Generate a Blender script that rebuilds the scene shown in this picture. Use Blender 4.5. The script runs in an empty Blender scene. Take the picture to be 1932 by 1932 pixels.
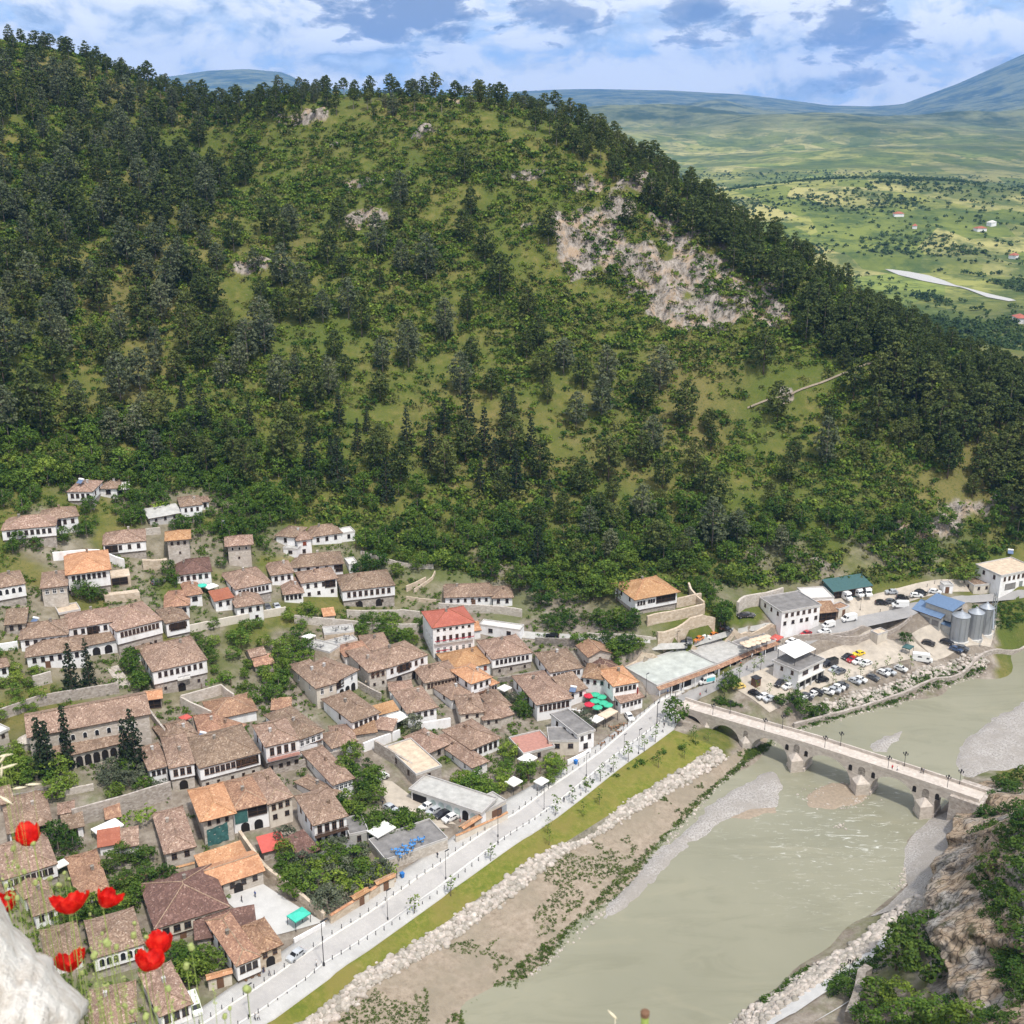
import bpy, bmesh, math, random
import numpy as np
from mathutils import Vector, Matrix
R = math.radians
rng = np.random.default_rng(7)
rnd = random.Random(11)
SC = bpy.context.scene
COL = SC.collection

# ------------------------------------------------------------------ camera model
H = 160.0; PITCH = R(19.0); FU = 2170.0          # camera height, tilt, focal length in 1932-px units
CP, SP = math.cos(PITCH), math.sin(PITCH)
cam = bpy.data.cameras.new('camera'); camo = bpy.data.objects.new('camera', cam); COL.objects.link(camo)
camo.location = (0, 0, H); camo.rotation_euler = (R(90) - PITCH, 0, 0)
cam.sensor_width = 36; cam.lens = FU / 1932 * 36; cam.clip_start = 0.05; cam.clip_end = 40000
cam.dof.use_dof = True; cam.dof.focus_distance = 330; cam.dof.aperture_fstop = 12.0
SC.camera = camo

REG = {'U': (0, 0, 3666 / 1932), 'A': (0, 1650, 900 / 1932), 'B': (900, 1750, 900 / 1932), 'C': (0, 2400, 700 / 1932),
       'D': (600, 2400, 700 / 1932), 'E': (1200, 2400, 700 / 1932), 'F': (0, 2966, 700 / 1932), 'G': (600, 2966, 700 / 1932),
       'H': (1700, 2200, 800 / 1932), 'I': (2100, 1950, 800 / 1932), 'J': (2866, 1900, 800 / 1932), 'K': (2466, 2400, 800 / 1932),
       'L': (2966, 2766, 700 / 1503), 'M': (1200, 2900, 800 / 1932), 'N': (1900, 2800, 1000 / 1932),
       'X': (0, 800, 1222 / 1932), 'Y': (1222, 800, 1222 / 1932), 'Z': (2444, 1000, 1222 / 1932)}

def uv(reg, x, y):
    ox, oy, s = REG[reg]
    k = 1932 / 3666
    return (ox + x * s) * k, (oy + y * s) * k

def ray(u, v):
    a, b = (u - 966) / FU, (966 - v) / FU
    return np.array([a, CP + SP * b, -SP + CP * b])      # depth along the view axis = t

def at_z(u, v, z):
    r = ray(u, v); t = (z - H) / r[2]
    return np.array([r[0] * t, r[1] * t, z])

def at_y(u, v, d):                                         # point at ground distance y = d
    r = ray(u, v); t = d / r[1]
    return np.array([r[0] * t, d, H + r[2] * t])

# ------------------------------------------------------------------ terrain: thin-plate spline through surveyed points
CPTS = []
def cz(z, *pts):
    for (u, v) in pts: CPTS.append(at_z(u, v, z))
def cd(*pts):
    for (u, v, d) in pts: CPTS.append(at_y(u, v, d))
L0 = [(330, 1945), (362, 1876 + 40), (557, 1779), (614, 1741), (746, 1651), (848, 1585), (936, 1519), (995, 1488), (1070, 1448), (1127, 1406), (1188, 1360), (1225, 1334), (1290, 1299)]
L1 = [(360, 1945), (391, 1928), (545, 1823), (632, 1764), (679, 1735), (785, 1659), (873, 1600), (973, 1535), (1036, 1487), (1134, 1419), (1223, 1341), (1290, 1304)]
L2 = [(430, 1945), (457, 1928), (591, 1834), (643, 1799), (720, 1748), (851, 1655), (979, 1563), (1084, 1487), (1236, 1369), (1262, 1349), (1310, 1318)]
L3 = [(485, 1945), (507, 1930), (632, 1838), (851, 1681), (1003, 1576), (1038, 1552), (1180, 1443), (1271, 1378)]
L4 = [(545, 1945), (564, 1930), (632, 1882), (790, 1775), (912, 1688), (1051, 1598), (1180, 1517), (1311, 1434), (1352, 1412)]
L5 = [(600, 1945), (632, 1923), (833, 1788), (993, 1672), (1093, 1592), (1223, 1520), (1330, 1458), (1372, 1432)]
L6 = [(872, 1945), (888, 1932), (1001, 1838), (1100, 1762), (1200, 1655), (1280, 1570), (1300, 1535), (1370, 1470), (1439, 1418), (1481, 1390), (1518, 1368), (1600, 1350), (1721, 1319), (1805, 1278), (1932, 1220), (2010, 1188)]
L7 = [(1380, 1945), (1391, 1928), (1480, 1858), (1563, 1782), (1640, 1728), (1674, 1708), (1712, 1668), (1691, 1620), (1715, 1580), (1740, 1549), (1796, 1525), (1850, 1490), (1800, 1440), (1822, 1394), (1870, 1356), (1932, 1326), (2010, 1290)]
cz(0.0, *L0[::2]); cz(0, *L1[::2]); cz(0, *L2[::3]); cz(-0.1, *L3[::2])
cz(-2.4, *L4[::2]); cz(-4.2, *L5[::2]); cz(-5.95, *L6[::2]); cz(-5.95, *[q for q in L7 if q[0] < 1745][::2]); cz(-7.2, *[(u + 13, v + 11) for u, v in L6[1:-1:2]]); cz(-7.0, (1455, 1850), (1540, 1775), (1620, 1715), (1670, 1630), (1710, 1560), (1780, 1500), (1785, 1440)); cz(-5.5, (1850, 1440), (1890, 1400), (1932, 1360), (1960, 1400), (1930, 1430), (1890, 1450), (1990, 1440)); cz(-6.4, (1860, 1400), (1910, 1380), (1925, 1400))
for (a, b) in zip(L6[::2], [(1300, 1932), (1380, 1780), (1480, 1680), (1560, 1560), (1640, 1480), (1700, 1400), (1850, 1320), (1932, 1270)]):
    cz(-8, b)
RD = at_z(1270, 1370, 0)[:2]; DIR = at_z(1270, 1370, 0)[:2] - at_z(370, 1932, 0)[:2]; DIR /= np.linalg.norm(DIR); NRM = np.array([-DIR[1], DIR[0]])
for s in (-240, -190, -140, -95, -50, -12):
    for p, z in ((22, .8), (50, 4), (90, 11), (125, 24), (165, 40)):
        q = RD + DIR * s + NRM * p
        if s > -60 and p > 110: continue
        CPTS.append(np.array([q[0], q[1], z]))
for (u, v, z) in [(1107, 1205, 9), (1240, 1222, 7.5), (1377, 1194, 7.0), (1450, 1180, 6.5), (1532, 1176, 5), (1200, 1140, 15), (1130, 1170, 11), (1205, 1158, 14),
                  (1400, 1130, 11), (1465, 1166, 6), (1600, 1150, 6.5), (1700, 1130, 7.5), (1850, 1100, 9.5), (1932, 1088, 9.5), (1500, 1103, 11), (1650, 1104, 10),
                  (1800, 1083, 12), (1932, 1046, 15), (1268, 1318, 0), (1347, 1283, 0), (1464, 1224, .6), (1563, 1192, 3.5), (1640, 1178, 5.2), (1720, 1158, 6.6), (1820, 1130, 8), (1932, 1122, 8.6),
                  (1430, 1300, -.3), (1560, 1285, -.8), (1610, 1215, 0), (1740, 1250, -.8), (1700, 1205, 0), (1820, 1232, -.4), (1760, 1215, -.2), (1932, 1185, -.2), (1640, 1200, .2), (1900, 1160, 3.2), (1932, 1152, 3.6),
                  (1050, 1090, 15), (900, 1075, 18), (830, 1055, 20), (960, 1140, 12), (1300, 1330, -4.5), (1360, 1350, -4.8), (1420, 1375, -5.2),
                  (1640, 1940, 2), (1560, 1900, -.5), (1480, 1920, -1.2), (1600, 1830, -2.5), (1500, 1850, -4), (1700, 1760, -1.5), (1660, 1750, -3), (1770, 1600, -4), (1890, 1488, -1)]:
    cz(z, (u, v))
cd((1760, 1932, 160), (1960, 1932, 138), (1960, 1720, 168), (1960, 1520, 198), (1860, 1900, 156), (2050, 1700, 160))
RIDGE = [(-150, 50, 640), (0, 90, 630), (130, 104, 625), (250, 155, 625), (400, 208, 622), (500, 214, 600), (600, 200, 595), (700, 190, 598), (830, 182, 600), (960, 194, 592), (1050, 232, 580),
         (1150, 285, 562), (1300, 382, 538), (1400, 442, 522), (1500, 500, 506), (1600, 570, 492), (1700, 622, 482), (1850, 680, 472), (1932, 706, 466), (2060, 760, 458)]
cd(*RIDGE)
for (u, v, d) in RIDGE[::2]:
    p = at_y(u, v, d)
    CPTS.append(np.array([p[0] * 1.2, p[1] * 1.2, p[2] - 62])); CPTS.append(np.array([p[0] * 1.45, p[1] * 1.45, p[2] * .3 - 12]))
cd((415, 330, 585), (300, 330, 545), (600, 300, 555), (1120, 440, 500), (1150, 520, 488))
for (x, y) in ((-300, 150), (-260, 60), (-120, 30), (60, 40), (260, 120)): CPTS.append(np.array([x, y, -2.0]))
CPTS = np.array(CPTS)
X0, X1, Y0, Y1, GS = -400.0, 430.0, -10.0, 900.0, 2.5
gx = np.arange(X0, X1 + .1, GS); gy = np.arange(Y0, Y1 + .1, GS)
def tps(P, q, lam=.02, sc=100.0):
    def ker(d2): return .5 * d2 * np.log(np.maximum(d2, 1e-12))
    p = P[:, :2] / sc; n = len(p)
    d2 = ((p[:, None] - p[None]) ** 2).sum(2)
    A = np.zeros((n + 3, n + 3)); A[:n, :n] = ker(d2) + lam * 1e-2 * np.eye(n); A[:n, n] = 1; A[:n, n + 1:] = p; A[n, :n] = 1; A[n + 1:, :n] = p.T
    w = np.linalg.solve(A, np.concatenate([P[:, 2], np.zeros(3)]))
    out = np.zeros(len(q))
    for i in range(0, len(q), 20000):
        c = q[i:i + 20000] / sc
        out[i:i + 20000] = ker(((c[:, None] - p[None]) ** 2).sum(2)) @ w[:n] + w[n] + c @ w[n + 1:]
    return out
def vnoise(x, y, scale, seed):                              # smooth value noise
    r = np.random.default_rng(seed); N = 64; t = r.random((N, N)) * 2 - 1
    fx, fy = x / scale, y / scale; ix, iy = np.floor(fx).astype(int), np.floor(fy).astype(int); fx, fy = fx - ix, fy - iy
    fx, fy = fx * fx * (3 - 2 * fx), fy * fy * (3 - 2 * fy)
    g = lambda a, b: t[(a % N), (b % N)]
    return (g(ix, iy) * (1 - fx) + g(ix + 1, iy) * fx) * (1 - fy) + (g(ix, iy + 1) * (1 - fx) + g(ix + 1, iy + 1) * fx) * fy
GX, GY = np.meshgrid(gx, gy)
ZT = tps(CPTS, np.stack([GX.ravel(), GY.ravel()], 1)).reshape(GX.shape)
# rock crags: (u, v, d guess, radius in px u, v)
def proj(x, y, z):
    d = y * CP - (z - H) * SP; up = y * SP + (z - H) * CP
    d = np.maximum(d, .1)
    return 966 + FU * x / d, 966 - FU * up / d
PU, PV = proj(GX, GY, ZT)
ROCKS = [(1120, 450, 95, 60), (1160, 395, 60, 30), (1200, 480, 70, 45), (1265, 525, 80, 60), (1330, 590, 70, 50), (1445, 595, 60, 60), (1395, 545, 60, 45), (1330, 490, 50, 40), (1290, 450, 60, 26), (1240, 415, 50, 20), (1100, 345, 40, 18), (560, 225, 70, 12), (690, 330, 50, 14), (480, 505, 70, 14), (1215, 360, 60, 20), (1850, 965, 90, 45), (1740, 1000, 60, 22), (1490, 738, 22, 7), (690, 395, 40, 18), (1000, 420, 26, 10), (900, 190, 60, 10), (470, 600, 50, 10), (1570, 1070, 50, 14), (1000, 330, 45, 9), (800, 250, 40, 8), (640, 262, 30, 9)]
RM = np.zeros_like(ZT)
wob = vnoise(GX, GY, 14, 3) * .9 + vnoise(GX, GY, 6.5, 13) * .8 + vnoise(GX, GY, 3.6, 4) * .55
for (u, v, a, b) in ROCKS:
    q = ((PU - u) / a) ** 2 + ((PV - v) / b) ** 2
    RM = np.maximum(RM, np.clip((1.3 if u > 1090 and v > 380 and u < 1500 else 1.0) - q + wob * .8, 0, 1))
RM[ZT < 4] = 0
HM = np.clip((ZT - 26) / 30, 0, 1)                          # hill mask
nz = vnoise(GX, GY, 70, 1) * 5 + vnoise(GX, GY, 30, 2) * 2.6 + vnoise(GX, GY, 12, 5) * .9
crag = np.abs(vnoise(GX + GY * .3, GY * .5, 14, 6)) * 9 - 3 + vnoise(GX, GY, 5.5, 8) * 2.4 + vnoise(GX, GY * .7, 3.4, 9) * 2.0
back = np.clip((GY - 640) / 60, 0, 1)
Z = ZT + HM * nz * (1 - back) * np.clip((PV - 205) / 40, 0.15, 1) + RM * crag * np.clip((ZT - 6) / 20, 0, 1)
hyp = np.hypot(GX, GY)
CAMHILL = np.where(hyp < 2.5, 157.3, 157.3 - 1.06 * (hyp - 2.5))
Z = np.where(hyp < 165, np.maximum(Z, CAMHILL), Z)
def flatten(pts, z):                                         # level platform cut into the slope (world polygon)
    global Z
    m_ = np.zeros(Z.shape, bool); n = len(pts); j = n - 1
    for i in range(n):
        (xa, ya), (xb, yb) = pts[i][:2], pts[j][:2]
        m_ ^= ((ya > GY) != (yb > GY)) & (GX < (xb - xa) * (GY - ya) / (yb - ya + 1e-9) + xa); j = i
    Z = np.where(m_, np.minimum(Z, z), Z)
_s = [at_z(*uv('I', x, y), 3.8) for (x, y) in ((590, 1232), (1120, 1040), (1400, 920), (1650, 830))]
_n = np.array([-(_s[3] - _s[0])[1], (_s[3] - _s[0])[0]]); _n /= np.linalg.norm(_n)
flatten([_s[0][:2], _s[1][:2], _s[1][:2] + _n * 14.5, _s[0][:2] + _n * 14.5], .1); flatten([_s[1][:2], _s[2][:2], _s[2][:2] + _n * 11.5, _s[1][:2] + _n * 11.5], .1); flatten([_s[2][:2], _s[3][:2], _s[3][:2] + _n * 7.5, _s[2][:2] + _n * 7.5], .3)
def ground(x, y):
    x = np.asarray(x, float); y = np.asarray(y, float)
    fx = np.clip((x - X0) / GS, 0, len(gx) - 1.001); fy = np.clip((y - Y0) / GS, 0, len(gy) - 1.001)
    ix, iy = fx.astype(int), fy.astype(int); fx, fy = fx - ix, fy - iy
    return (Z[iy, ix] * (1 - fx) + Z[iy, ix + 1] * fx) * (1 - fy) + (Z[iy + 1, ix] * (1 - fx) + Z[iy + 1, ix + 1] * fx) * fy
TT = np.arange(100, 760, .5)
def hit(u, v, h=0.0):                                        # where the sight line first meets the ground raised by h
    r = ray(u, v); x, y, z = r[0] * TT, r[1] * TT, H + r[2] * TT
    g = ground(x, y) + h - z
    i = int(np.argmax(g > 0))
    if not (g > 0).any(): return np.array([x[-1], y[-1], ground(x[-1], y[-1])])
    if i > 0:
        f = g[i] / (g[i] - g[i - 1]); t = TT[i] - f * .5
    else: t = TT[0]
    return np.array([r[0] * t, r[1] * t, H + r[2] * t])
def at(reg, x, y, h=0.0): return hit(*uv(reg, x, y), h)
def mpp(p): return (p[1] * CP + (H - p[2]) * SP) / FU * (1932 / 3666)     # metres per source pixel at p

# ------------------------------------------------------------------ materials
MATS = {}
def nodes(name):
    m = bpy.data.materials.new(name); m.use_nodes = True; nt = m.node_tree
    return m, nt, nt.nodes['Principled BSDF']
def mixc(nt, fac, a, b, typ='MIX'):
    n = nt.nodes.new('ShaderNodeMix'); n.data_type = 'RGBA'; n.blend_type = typ
    for sock, val in ((0, fac), (6, a), (7, b)):
        if isinstance(val, (int, float)): n.inputs[sock].default_value = val
        elif isinstance(val, (tuple, list)): n.inputs[sock].default_value = (*val[:3], 1)
        else: nt.links.new(val, n.inputs[sock])
    return n.outputs[2]
def ramp(nt, fac, stops, interp='LINEAR'):
    n = nt.nodes.new('ShaderNodeValToRGB'); n.color_ramp.interpolation = interp; e = n.color_ramp.elements
    while len(e) < len(stops): e.new(.5)
    for k, (p, c) in enumerate(stops):
        e[k].position = p; e[k].color = (*c, 1) if isinstance(c, (tuple, list)) else (c, c, c, 1)
    nt.links.new(fac, n.inputs[0]); return n.outputs[0]
def noise(nt, scale, detail=4, rough=.6, vec=None, dist=0):
    n = nt.nodes.new('ShaderNodeTexNoise'); n.inputs['Scale'].default_value = scale; n.inputs['Detail'].default_value = detail; n.inputs['Roughness'].default_value = rough; n.inputs['Distortion'].default_value = dist
    if vec is not None: nt.links.new(vec, n.inputs['Vector'])
    return n.outputs[0]
def voro(nt, scale, vec=None, out='Color', feat='F1'):
    n = nt.nodes.new('ShaderNodeTexVoronoi'); n.feature = feat; n.inputs['Scale'].default_value = scale
    if vec is not None: nt.links.new(vec, n.inputs['Vector'])
    return n.outputs[out]
def coord(nt, kind='Object', scale=None):
    n = nt.nodes.new('ShaderNodeTexCoord')
    if kind == 'World':
        g = nt.nodes.new('ShaderNodeNewGeometry'); o = g.outputs['Position']
    else: o = n.outputs[kind]
    if scale is not None:
        m = nt.nodes.new('ShaderNodeMapping'); m.inputs['Scale'].default_value = scale; nt.links.new(o, m.inputs['Vector']); o = m.outputs[0]
    return o
def gray(nt, col):
    n = nt.nodes.new('ShaderNodeRGBToBW'); nt.links.new(col, n.inputs[0]); return n.outputs[0]
def bump(nt, b, hgt, strength=.5, dist=.1):
    n = nt.nodes.new('ShaderNodeBump'); n.inputs['Strength'].default_value = strength; n.inputs['Distance'].default_value = dist
    nt.links.new(hgt, n.inputs['Height']); nt.links.new(n.outputs[0], b.inputs['Normal'])
def simple(name, col, rough=.7, metal=0, var=.12, scale=1.5, spec=.3, world=False):
    m, nt, b = nodes(name)
    vec = coord(nt, 'World' if world else 'Object')
    n = noise(nt, scale, 5, .65, vec)
    c = ramp(nt, n, [(.3, tuple(x * (1 - var) for x in col)), (.7, tuple(min(1, x * (1 + var)) for x in col))])
    nt.links.new(c, b.inputs['Base Color']); b.inputs['Roughness'].default_value = rough; b.inputs['Metallic'].default_value = metal; b.inputs['Specular IOR Level'].default_value = spec
    MATS[name] = m; return m
def rnd_hsv(nt, col, amt_v=.25, amt_h=.02, src='obj'):
    if src == 'obj':
        n = nt.nodes.new('ShaderNodeObjectInfo'); f = n.outputs['Random']
    else:
        n = nt.nodes.new('ShaderNodeNewGeometry'); f = n.outputs['Random Per Island']
    h = nt.nodes.new('ShaderNodeHueSaturation')
    mr = nt.nodes.new('ShaderNodeMapRange'); mr.inputs[3].default_value = 1 - amt_v; mr.inputs[4].default_value = 1 + amt_v; nt.links.new(f, mr.inputs[0]); nt.links.new(mr.outputs[0], h.inputs['Value'])
    mr2 = nt.nodes.new('ShaderNodeMapRange'); mr2.inputs[3].default_value = .5 + amt_h; mr2.inputs[4].default_value = .5 - amt_h; nt.links.new(f, mr2.inputs[0]); nt.links.new(mr2.outputs[0], h.inputs['Hue'])
    nt.links.new(col, h.inputs['Color']); return h.outputs[0]
def foliage(name, dark, light, clump=.35, obj_var=.25, hue=.02):
    m, nt, b = nodes(name)
    n = noise(nt, clump, 3, .6, coord(nt, 'World'))
    c = ramp(nt, n, [(.35, dark), (.65, light)])
    c = rnd_hsv(nt, c, .3, .015, 'isl'); c = rnd_hsv(nt, c, obj_var, hue, 'obj')
    nt.links.new(c, b.inputs['Base Color']); b.inputs['Roughness'].default_value = .75; b.inputs['Specular IOR Level'].default_value = .15
    tr = nt.nodes.new('ShaderNodeBsdfTranslucent'); nt.links.new(c, tr.inputs[0])
    ad = nt.nodes.new('ShaderNodeMixShader'); ad.inputs[0].default_value = .32
    nt.links.new(b.outputs[0], ad.inputs[1]); nt.links.new(tr.outputs[0], ad.inputs[2])
    nt.links.new(ad.outputs[0], nt.nodes['Material Output'].inputs[0])
    MATS[name] = m; return m
def tile(name, cols, sc=3.6):
    m, nt, b = nodes(name)
    vec = coord(nt, 'Object')
    v = gray(nt, voro(nt, sc, coord(nt, 'Object', (1, 1, .4))))
    n2 = noise(nt, .9, 5, .7, vec); n3 = noise(nt, .22, 3, .6, vec)
    c = ramp(nt, v, [(.0, cols[0]), (.3, cols[1]), (.6, cols[2]), (.85, cols[3]), (1, cols[4])])
    c = mixc(nt, ramp(nt, n2, [(.42, 0.0), (.62, .75)]), c, cols[1]); c = mixc(nt, ramp(nt, n3, [(.45, 0.0), (.65, .45)]), c, cols[0])
    c = mixc(nt, ramp(nt, noise(nt, 1.7, 4, .8, vec), [(.64, 0.0), (.74, .55)]), c, cols[4])
    c = rnd_hsv(nt, c, .16, .008)
    w = nt.nodes.new('ShaderNodeTexWave'); w.inputs['Scale'].default_value = .9; w.inputs['Distortion'].default_value = 1.5; w.inputs['Detail'].default_value = 2; nt.links.new(vec, w.inputs['Vector'])
    nt.links.new(c, b.inputs['Base Color']); b.inputs['Roughness'].default_value = .85; b.inputs['Specular IOR Level'].default_value = .2
    bump(nt, b, v, .6, .12); MATS[name] = m; return m
def stone(name, cols, sc=1.6, bstr=.5):
    m, nt, b = nodes(name)
    g = coord(nt, 'World', (1, 1, 1.7)); vec = coord(nt, 'World')
    v = gray(nt, voro(nt, sc, g)); n2 = noise(nt, .5, 6, .75, vec)
    c = ramp(nt, v, [(0, cols[0]), (.5, cols[1]), (1, cols[2])])
    c = mixc(nt, ramp(nt, n2, [(.42, 0.0), (.68, .7)]), c, cols[0]); c = mixc(nt, ramp(nt, noise(nt, 1.3, 5, .8, vec), [(.55, 0.0), (.75, .6)]), c, cols[2])
    nt.links.new(c, b.inputs['Base Color']); b.inputs['Roughness'].default_value = .9; b.inputs['Specular IOR Level'].default_value = .15
    bump(nt, b, v, bstr, .1); MATS[name] = m; return m
def plaster(name, col, stain):
    m, nt, b = nodes(name); vec = coord(nt, 'World')
    n = noise(nt, .35, 6, .7, coord(nt, 'World', (1, 1, .45))); n2 = noise(nt, 1.6, 4, .7, vec)
    c = mixc(nt, ramp(nt, n, [(.46, 0.0), (.72, .75)]), col, stain); c = mixc(nt, ramp(nt, n2, [(.55, 0.0), (.75, .35)]), c, stain)
    c = rnd_hsv(nt, c, .05, .004)
    nt.links.new(c, b.inputs['Base Color']); b.inputs['Roughness'].default_value = .85; b.inputs['Specular IOR Level'].default_value = .2; MATS[name] = m; return m
plaster('plaster_white', (.85, .84, .85), (.58, .54, .51)); plaster('plaster_cream', (.66, .60, .52), (.42, .36, .30)); plaster('plaster_grey', (.50, .48, .47), (.32, .29, .27))
stone('stone_wall', [(.27, .23, .20), (.42, .37, .33), (.55, .50, .46)]); stone('stone_pale', [(.40, .35, .30), (.52, .47, .42), (.63, .58, .53)]); stone('stone_dark', [(.16, .14, .12), (.27, .24, .21), (.38, .34, .31)])
stone('stone_tan', [(.42, .33, .24), (.56, .46, .36), (.66, .57, .47)], 1.2); stone('stone_bridge', [(.44, .385, .34), (.54, .48, .43), (.63, .575, .52)], 1.4, .3)
tile('tile_brown', [(.125, .083, .06), (.225, .15, .11), (.325, .225, .168), (.44, .33, .255), (.64, .55, .46)])
tile('tile_dark', [(.075, .045, .036), (.12, .07, .055), (.17, .10, .08), (.24, .15, .12), (.40, .31, .26)])
tile('tile_orange', [(.25, .125, .065), (.42, .22, .115), (.50, .285, .155), (.58, .36, .21), (.70, .52, .37)])
tile('tile_mixed', [(.15, .083, .055), (.26, .15, .10), (.38, .23, .145), (.48, .31, .20), (.62, .48, .36)])
tile('tile_red', [(.27, .085, .055), (.34, .115, .075), (.37, .13, .085), (.41, .155, .10), (.46, .20, .14)])
tile('ridge_pale', [(.24, .16, .11), (.33, .23, .16), (.40, .29, .21), (.46, .35, .26), (.55, .44, .34)])
for nm, c, kw in [('wood_dark', (.075, .045, .03), {}), ('wood_brown', (.16, .085, .05), {}), ('shutter_red', (.22, .06, .035), {}), ('glass_dark', (.02, .022, .028), dict(rough=.15, spec=.6)), ('opening_shade', (.018, .015, .014), {}),  # last entry: shade inside openings, put into a near-black colour
                  ('concrete', (.42, .41, .39), dict(var=.2, scale=.6)), ('concrete_pale', (.60, .58, .55), dict(var=.15)), ('concrete_dark', (.20, .19, .185), dict(var=.3, scale=.5)), ('flat_tan', (.55, .44, .33), dict(var=.25, scale=.7)), ('roof_grey_green', (.43, .45, .42), dict(var=.22, scale=.35)),
                  ('metal_blue', (.16, .24, .38), dict(rough=.4, metal=.3)), ('metal_galv', (.40, .42, .45), dict(rough=.4, metal=.6)), ('metal_dark', (.035, .035, .04), dict(rough=.5)), ('metal_green', (.05, .11, .11), {}), ('white_paint', (.80, .80, .80), dict(var=.04)),
                  ('canvas_white', (.82, .80, .77), dict(var=.05)), ('canvas_cream', (.62, .50, .38), {}), ('awning_red', (.50, .10, .08), {}), ('terrace_red', (.40, .20, .16), dict(var=.2)), ('tarp_green', (.05, .14, .135), dict(var=.3)), ('canopy_teal', (.06, .50, .38), {}),
                  ('parasol_green', (.05, .42, .25), {}), ('parasol_red', (.55, .03, .06), {}), ('furniture_blue', (.08, .25, .55), {}), ('furniture_wood', (.25, .14, .08), {}), ('flower_red', (.45, .03, .06), {}), ('tyre', (.02, .02, .02), {}), ('rim', (.35, .36, .38), dict(rough=.3, metal=.7)),
                  ('lamp_lens', (.75, .75, .70), dict(rough=.2)), ('tail_red', (.45, .02, .02), {}), ('bark', (.13, .095, .07), dict(var=.4, scale=3)), ('bark_grey', (.22, .18, .155), dict(var=.4, scale=3)), ('stem_green', (.20, .26, .06), {}), ('bud_green', (.30, .35, .12), {}),
                  ('oat_straw', (.70, .62, .45), {}), ('bin_blue', (.03, .17, .50), {}), ('sign_red', (.40, .05, .04), {}), ('skin', (.50, .32, .24), {}), ('hair', (.03, .02, .018), {}), ('cloth_dark', (.03, .032, .045), {}), ('cloth_blue', (.08, .12, .28), {}), ('cloth_white', (.75, .74, .74), {}),
                  ('cloth_red', (.55, .04, .05), {}), ('cloth_grey', (.25, .25, .27), {}), ('van_teal', (.15, .55, .62), {}), ('solar', (.12, .17, .28), dict(rough=.2)), ('dirt_yard', (.44, .385, .32), dict(var=.2, scale=.4)), ('paving_pale', (.50, .49, .48), dict(var=.1, scale=.4)), ('laundry_pink', (.65, .2, .3), {})]:
    simple(nm, c, **kw)
for nm, c in [('car_white', (.78, .78, .78)), ('car_black', (.015, .015, .018)), ('car_grey', (.10, .105, .115)), ('car_silver', (.46, .48, .51)), ('car_red', (.38, .012, .02)), ('car_yellow', (.80, .55, .02)), ('car_orange', (.60, .19, .04)), ('car_blue', (.05, .09, .18)), ('car_taxi', (.78, .58, .18))]:
    m = simple(nm, c, rough=.22, var=.02, spec=.5); m.node_tree.nodes['Principled BSDF'].inputs['Coat Weight'].default_value = .6
foliage('leaf_pine', (0.047, 0.070, 0.017), (0.123, 0.153, 0.044), .5); foliage('leaf_pine_grey', (0.071, 0.092, 0.044), (0.161, 0.184, 0.100), .5)
foliage('leaf_conifer', (0.020, 0.034, 0.017), (0.050, 0.073, 0.034), .6); foliage('leaf_broad', (0.063, 0.113, 0.016), (0.145, 0.226, 0.036), .5); foliage('leaf_light', (.10, .17, .02), (.19, .28, .05), .5)
foliage('leaf_dark', (0.037, 0.076, 0.012), (0.090, 0.154, 0.028), .5); foliage('leaf_olive', (.09, .11, .065), (.17, .19, .125), .5); foliage('leaf_bush', (0.064, 0.124, 0.014), (0.187, 0.259, 0.041), .12); foliage('leaf_vine', (.13, .22, .02), (.24, .36, .05), .5)
foliage('leaf_scrub', (0.125, 0.142, 0.037), (0.252, 0.244, 0.074), .12); foliage('leaf_far', (0.041, 0.077, 0.022), (0.088, 0.133, 0.036), .01); foliage('leaf_cliff', (0.022, 0.038, 0.010), (0.066, 0.096, 0.024), .3); foliage('leaf_reed', (.085, .13, .028), (.17, .225, .05), .4)

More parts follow.
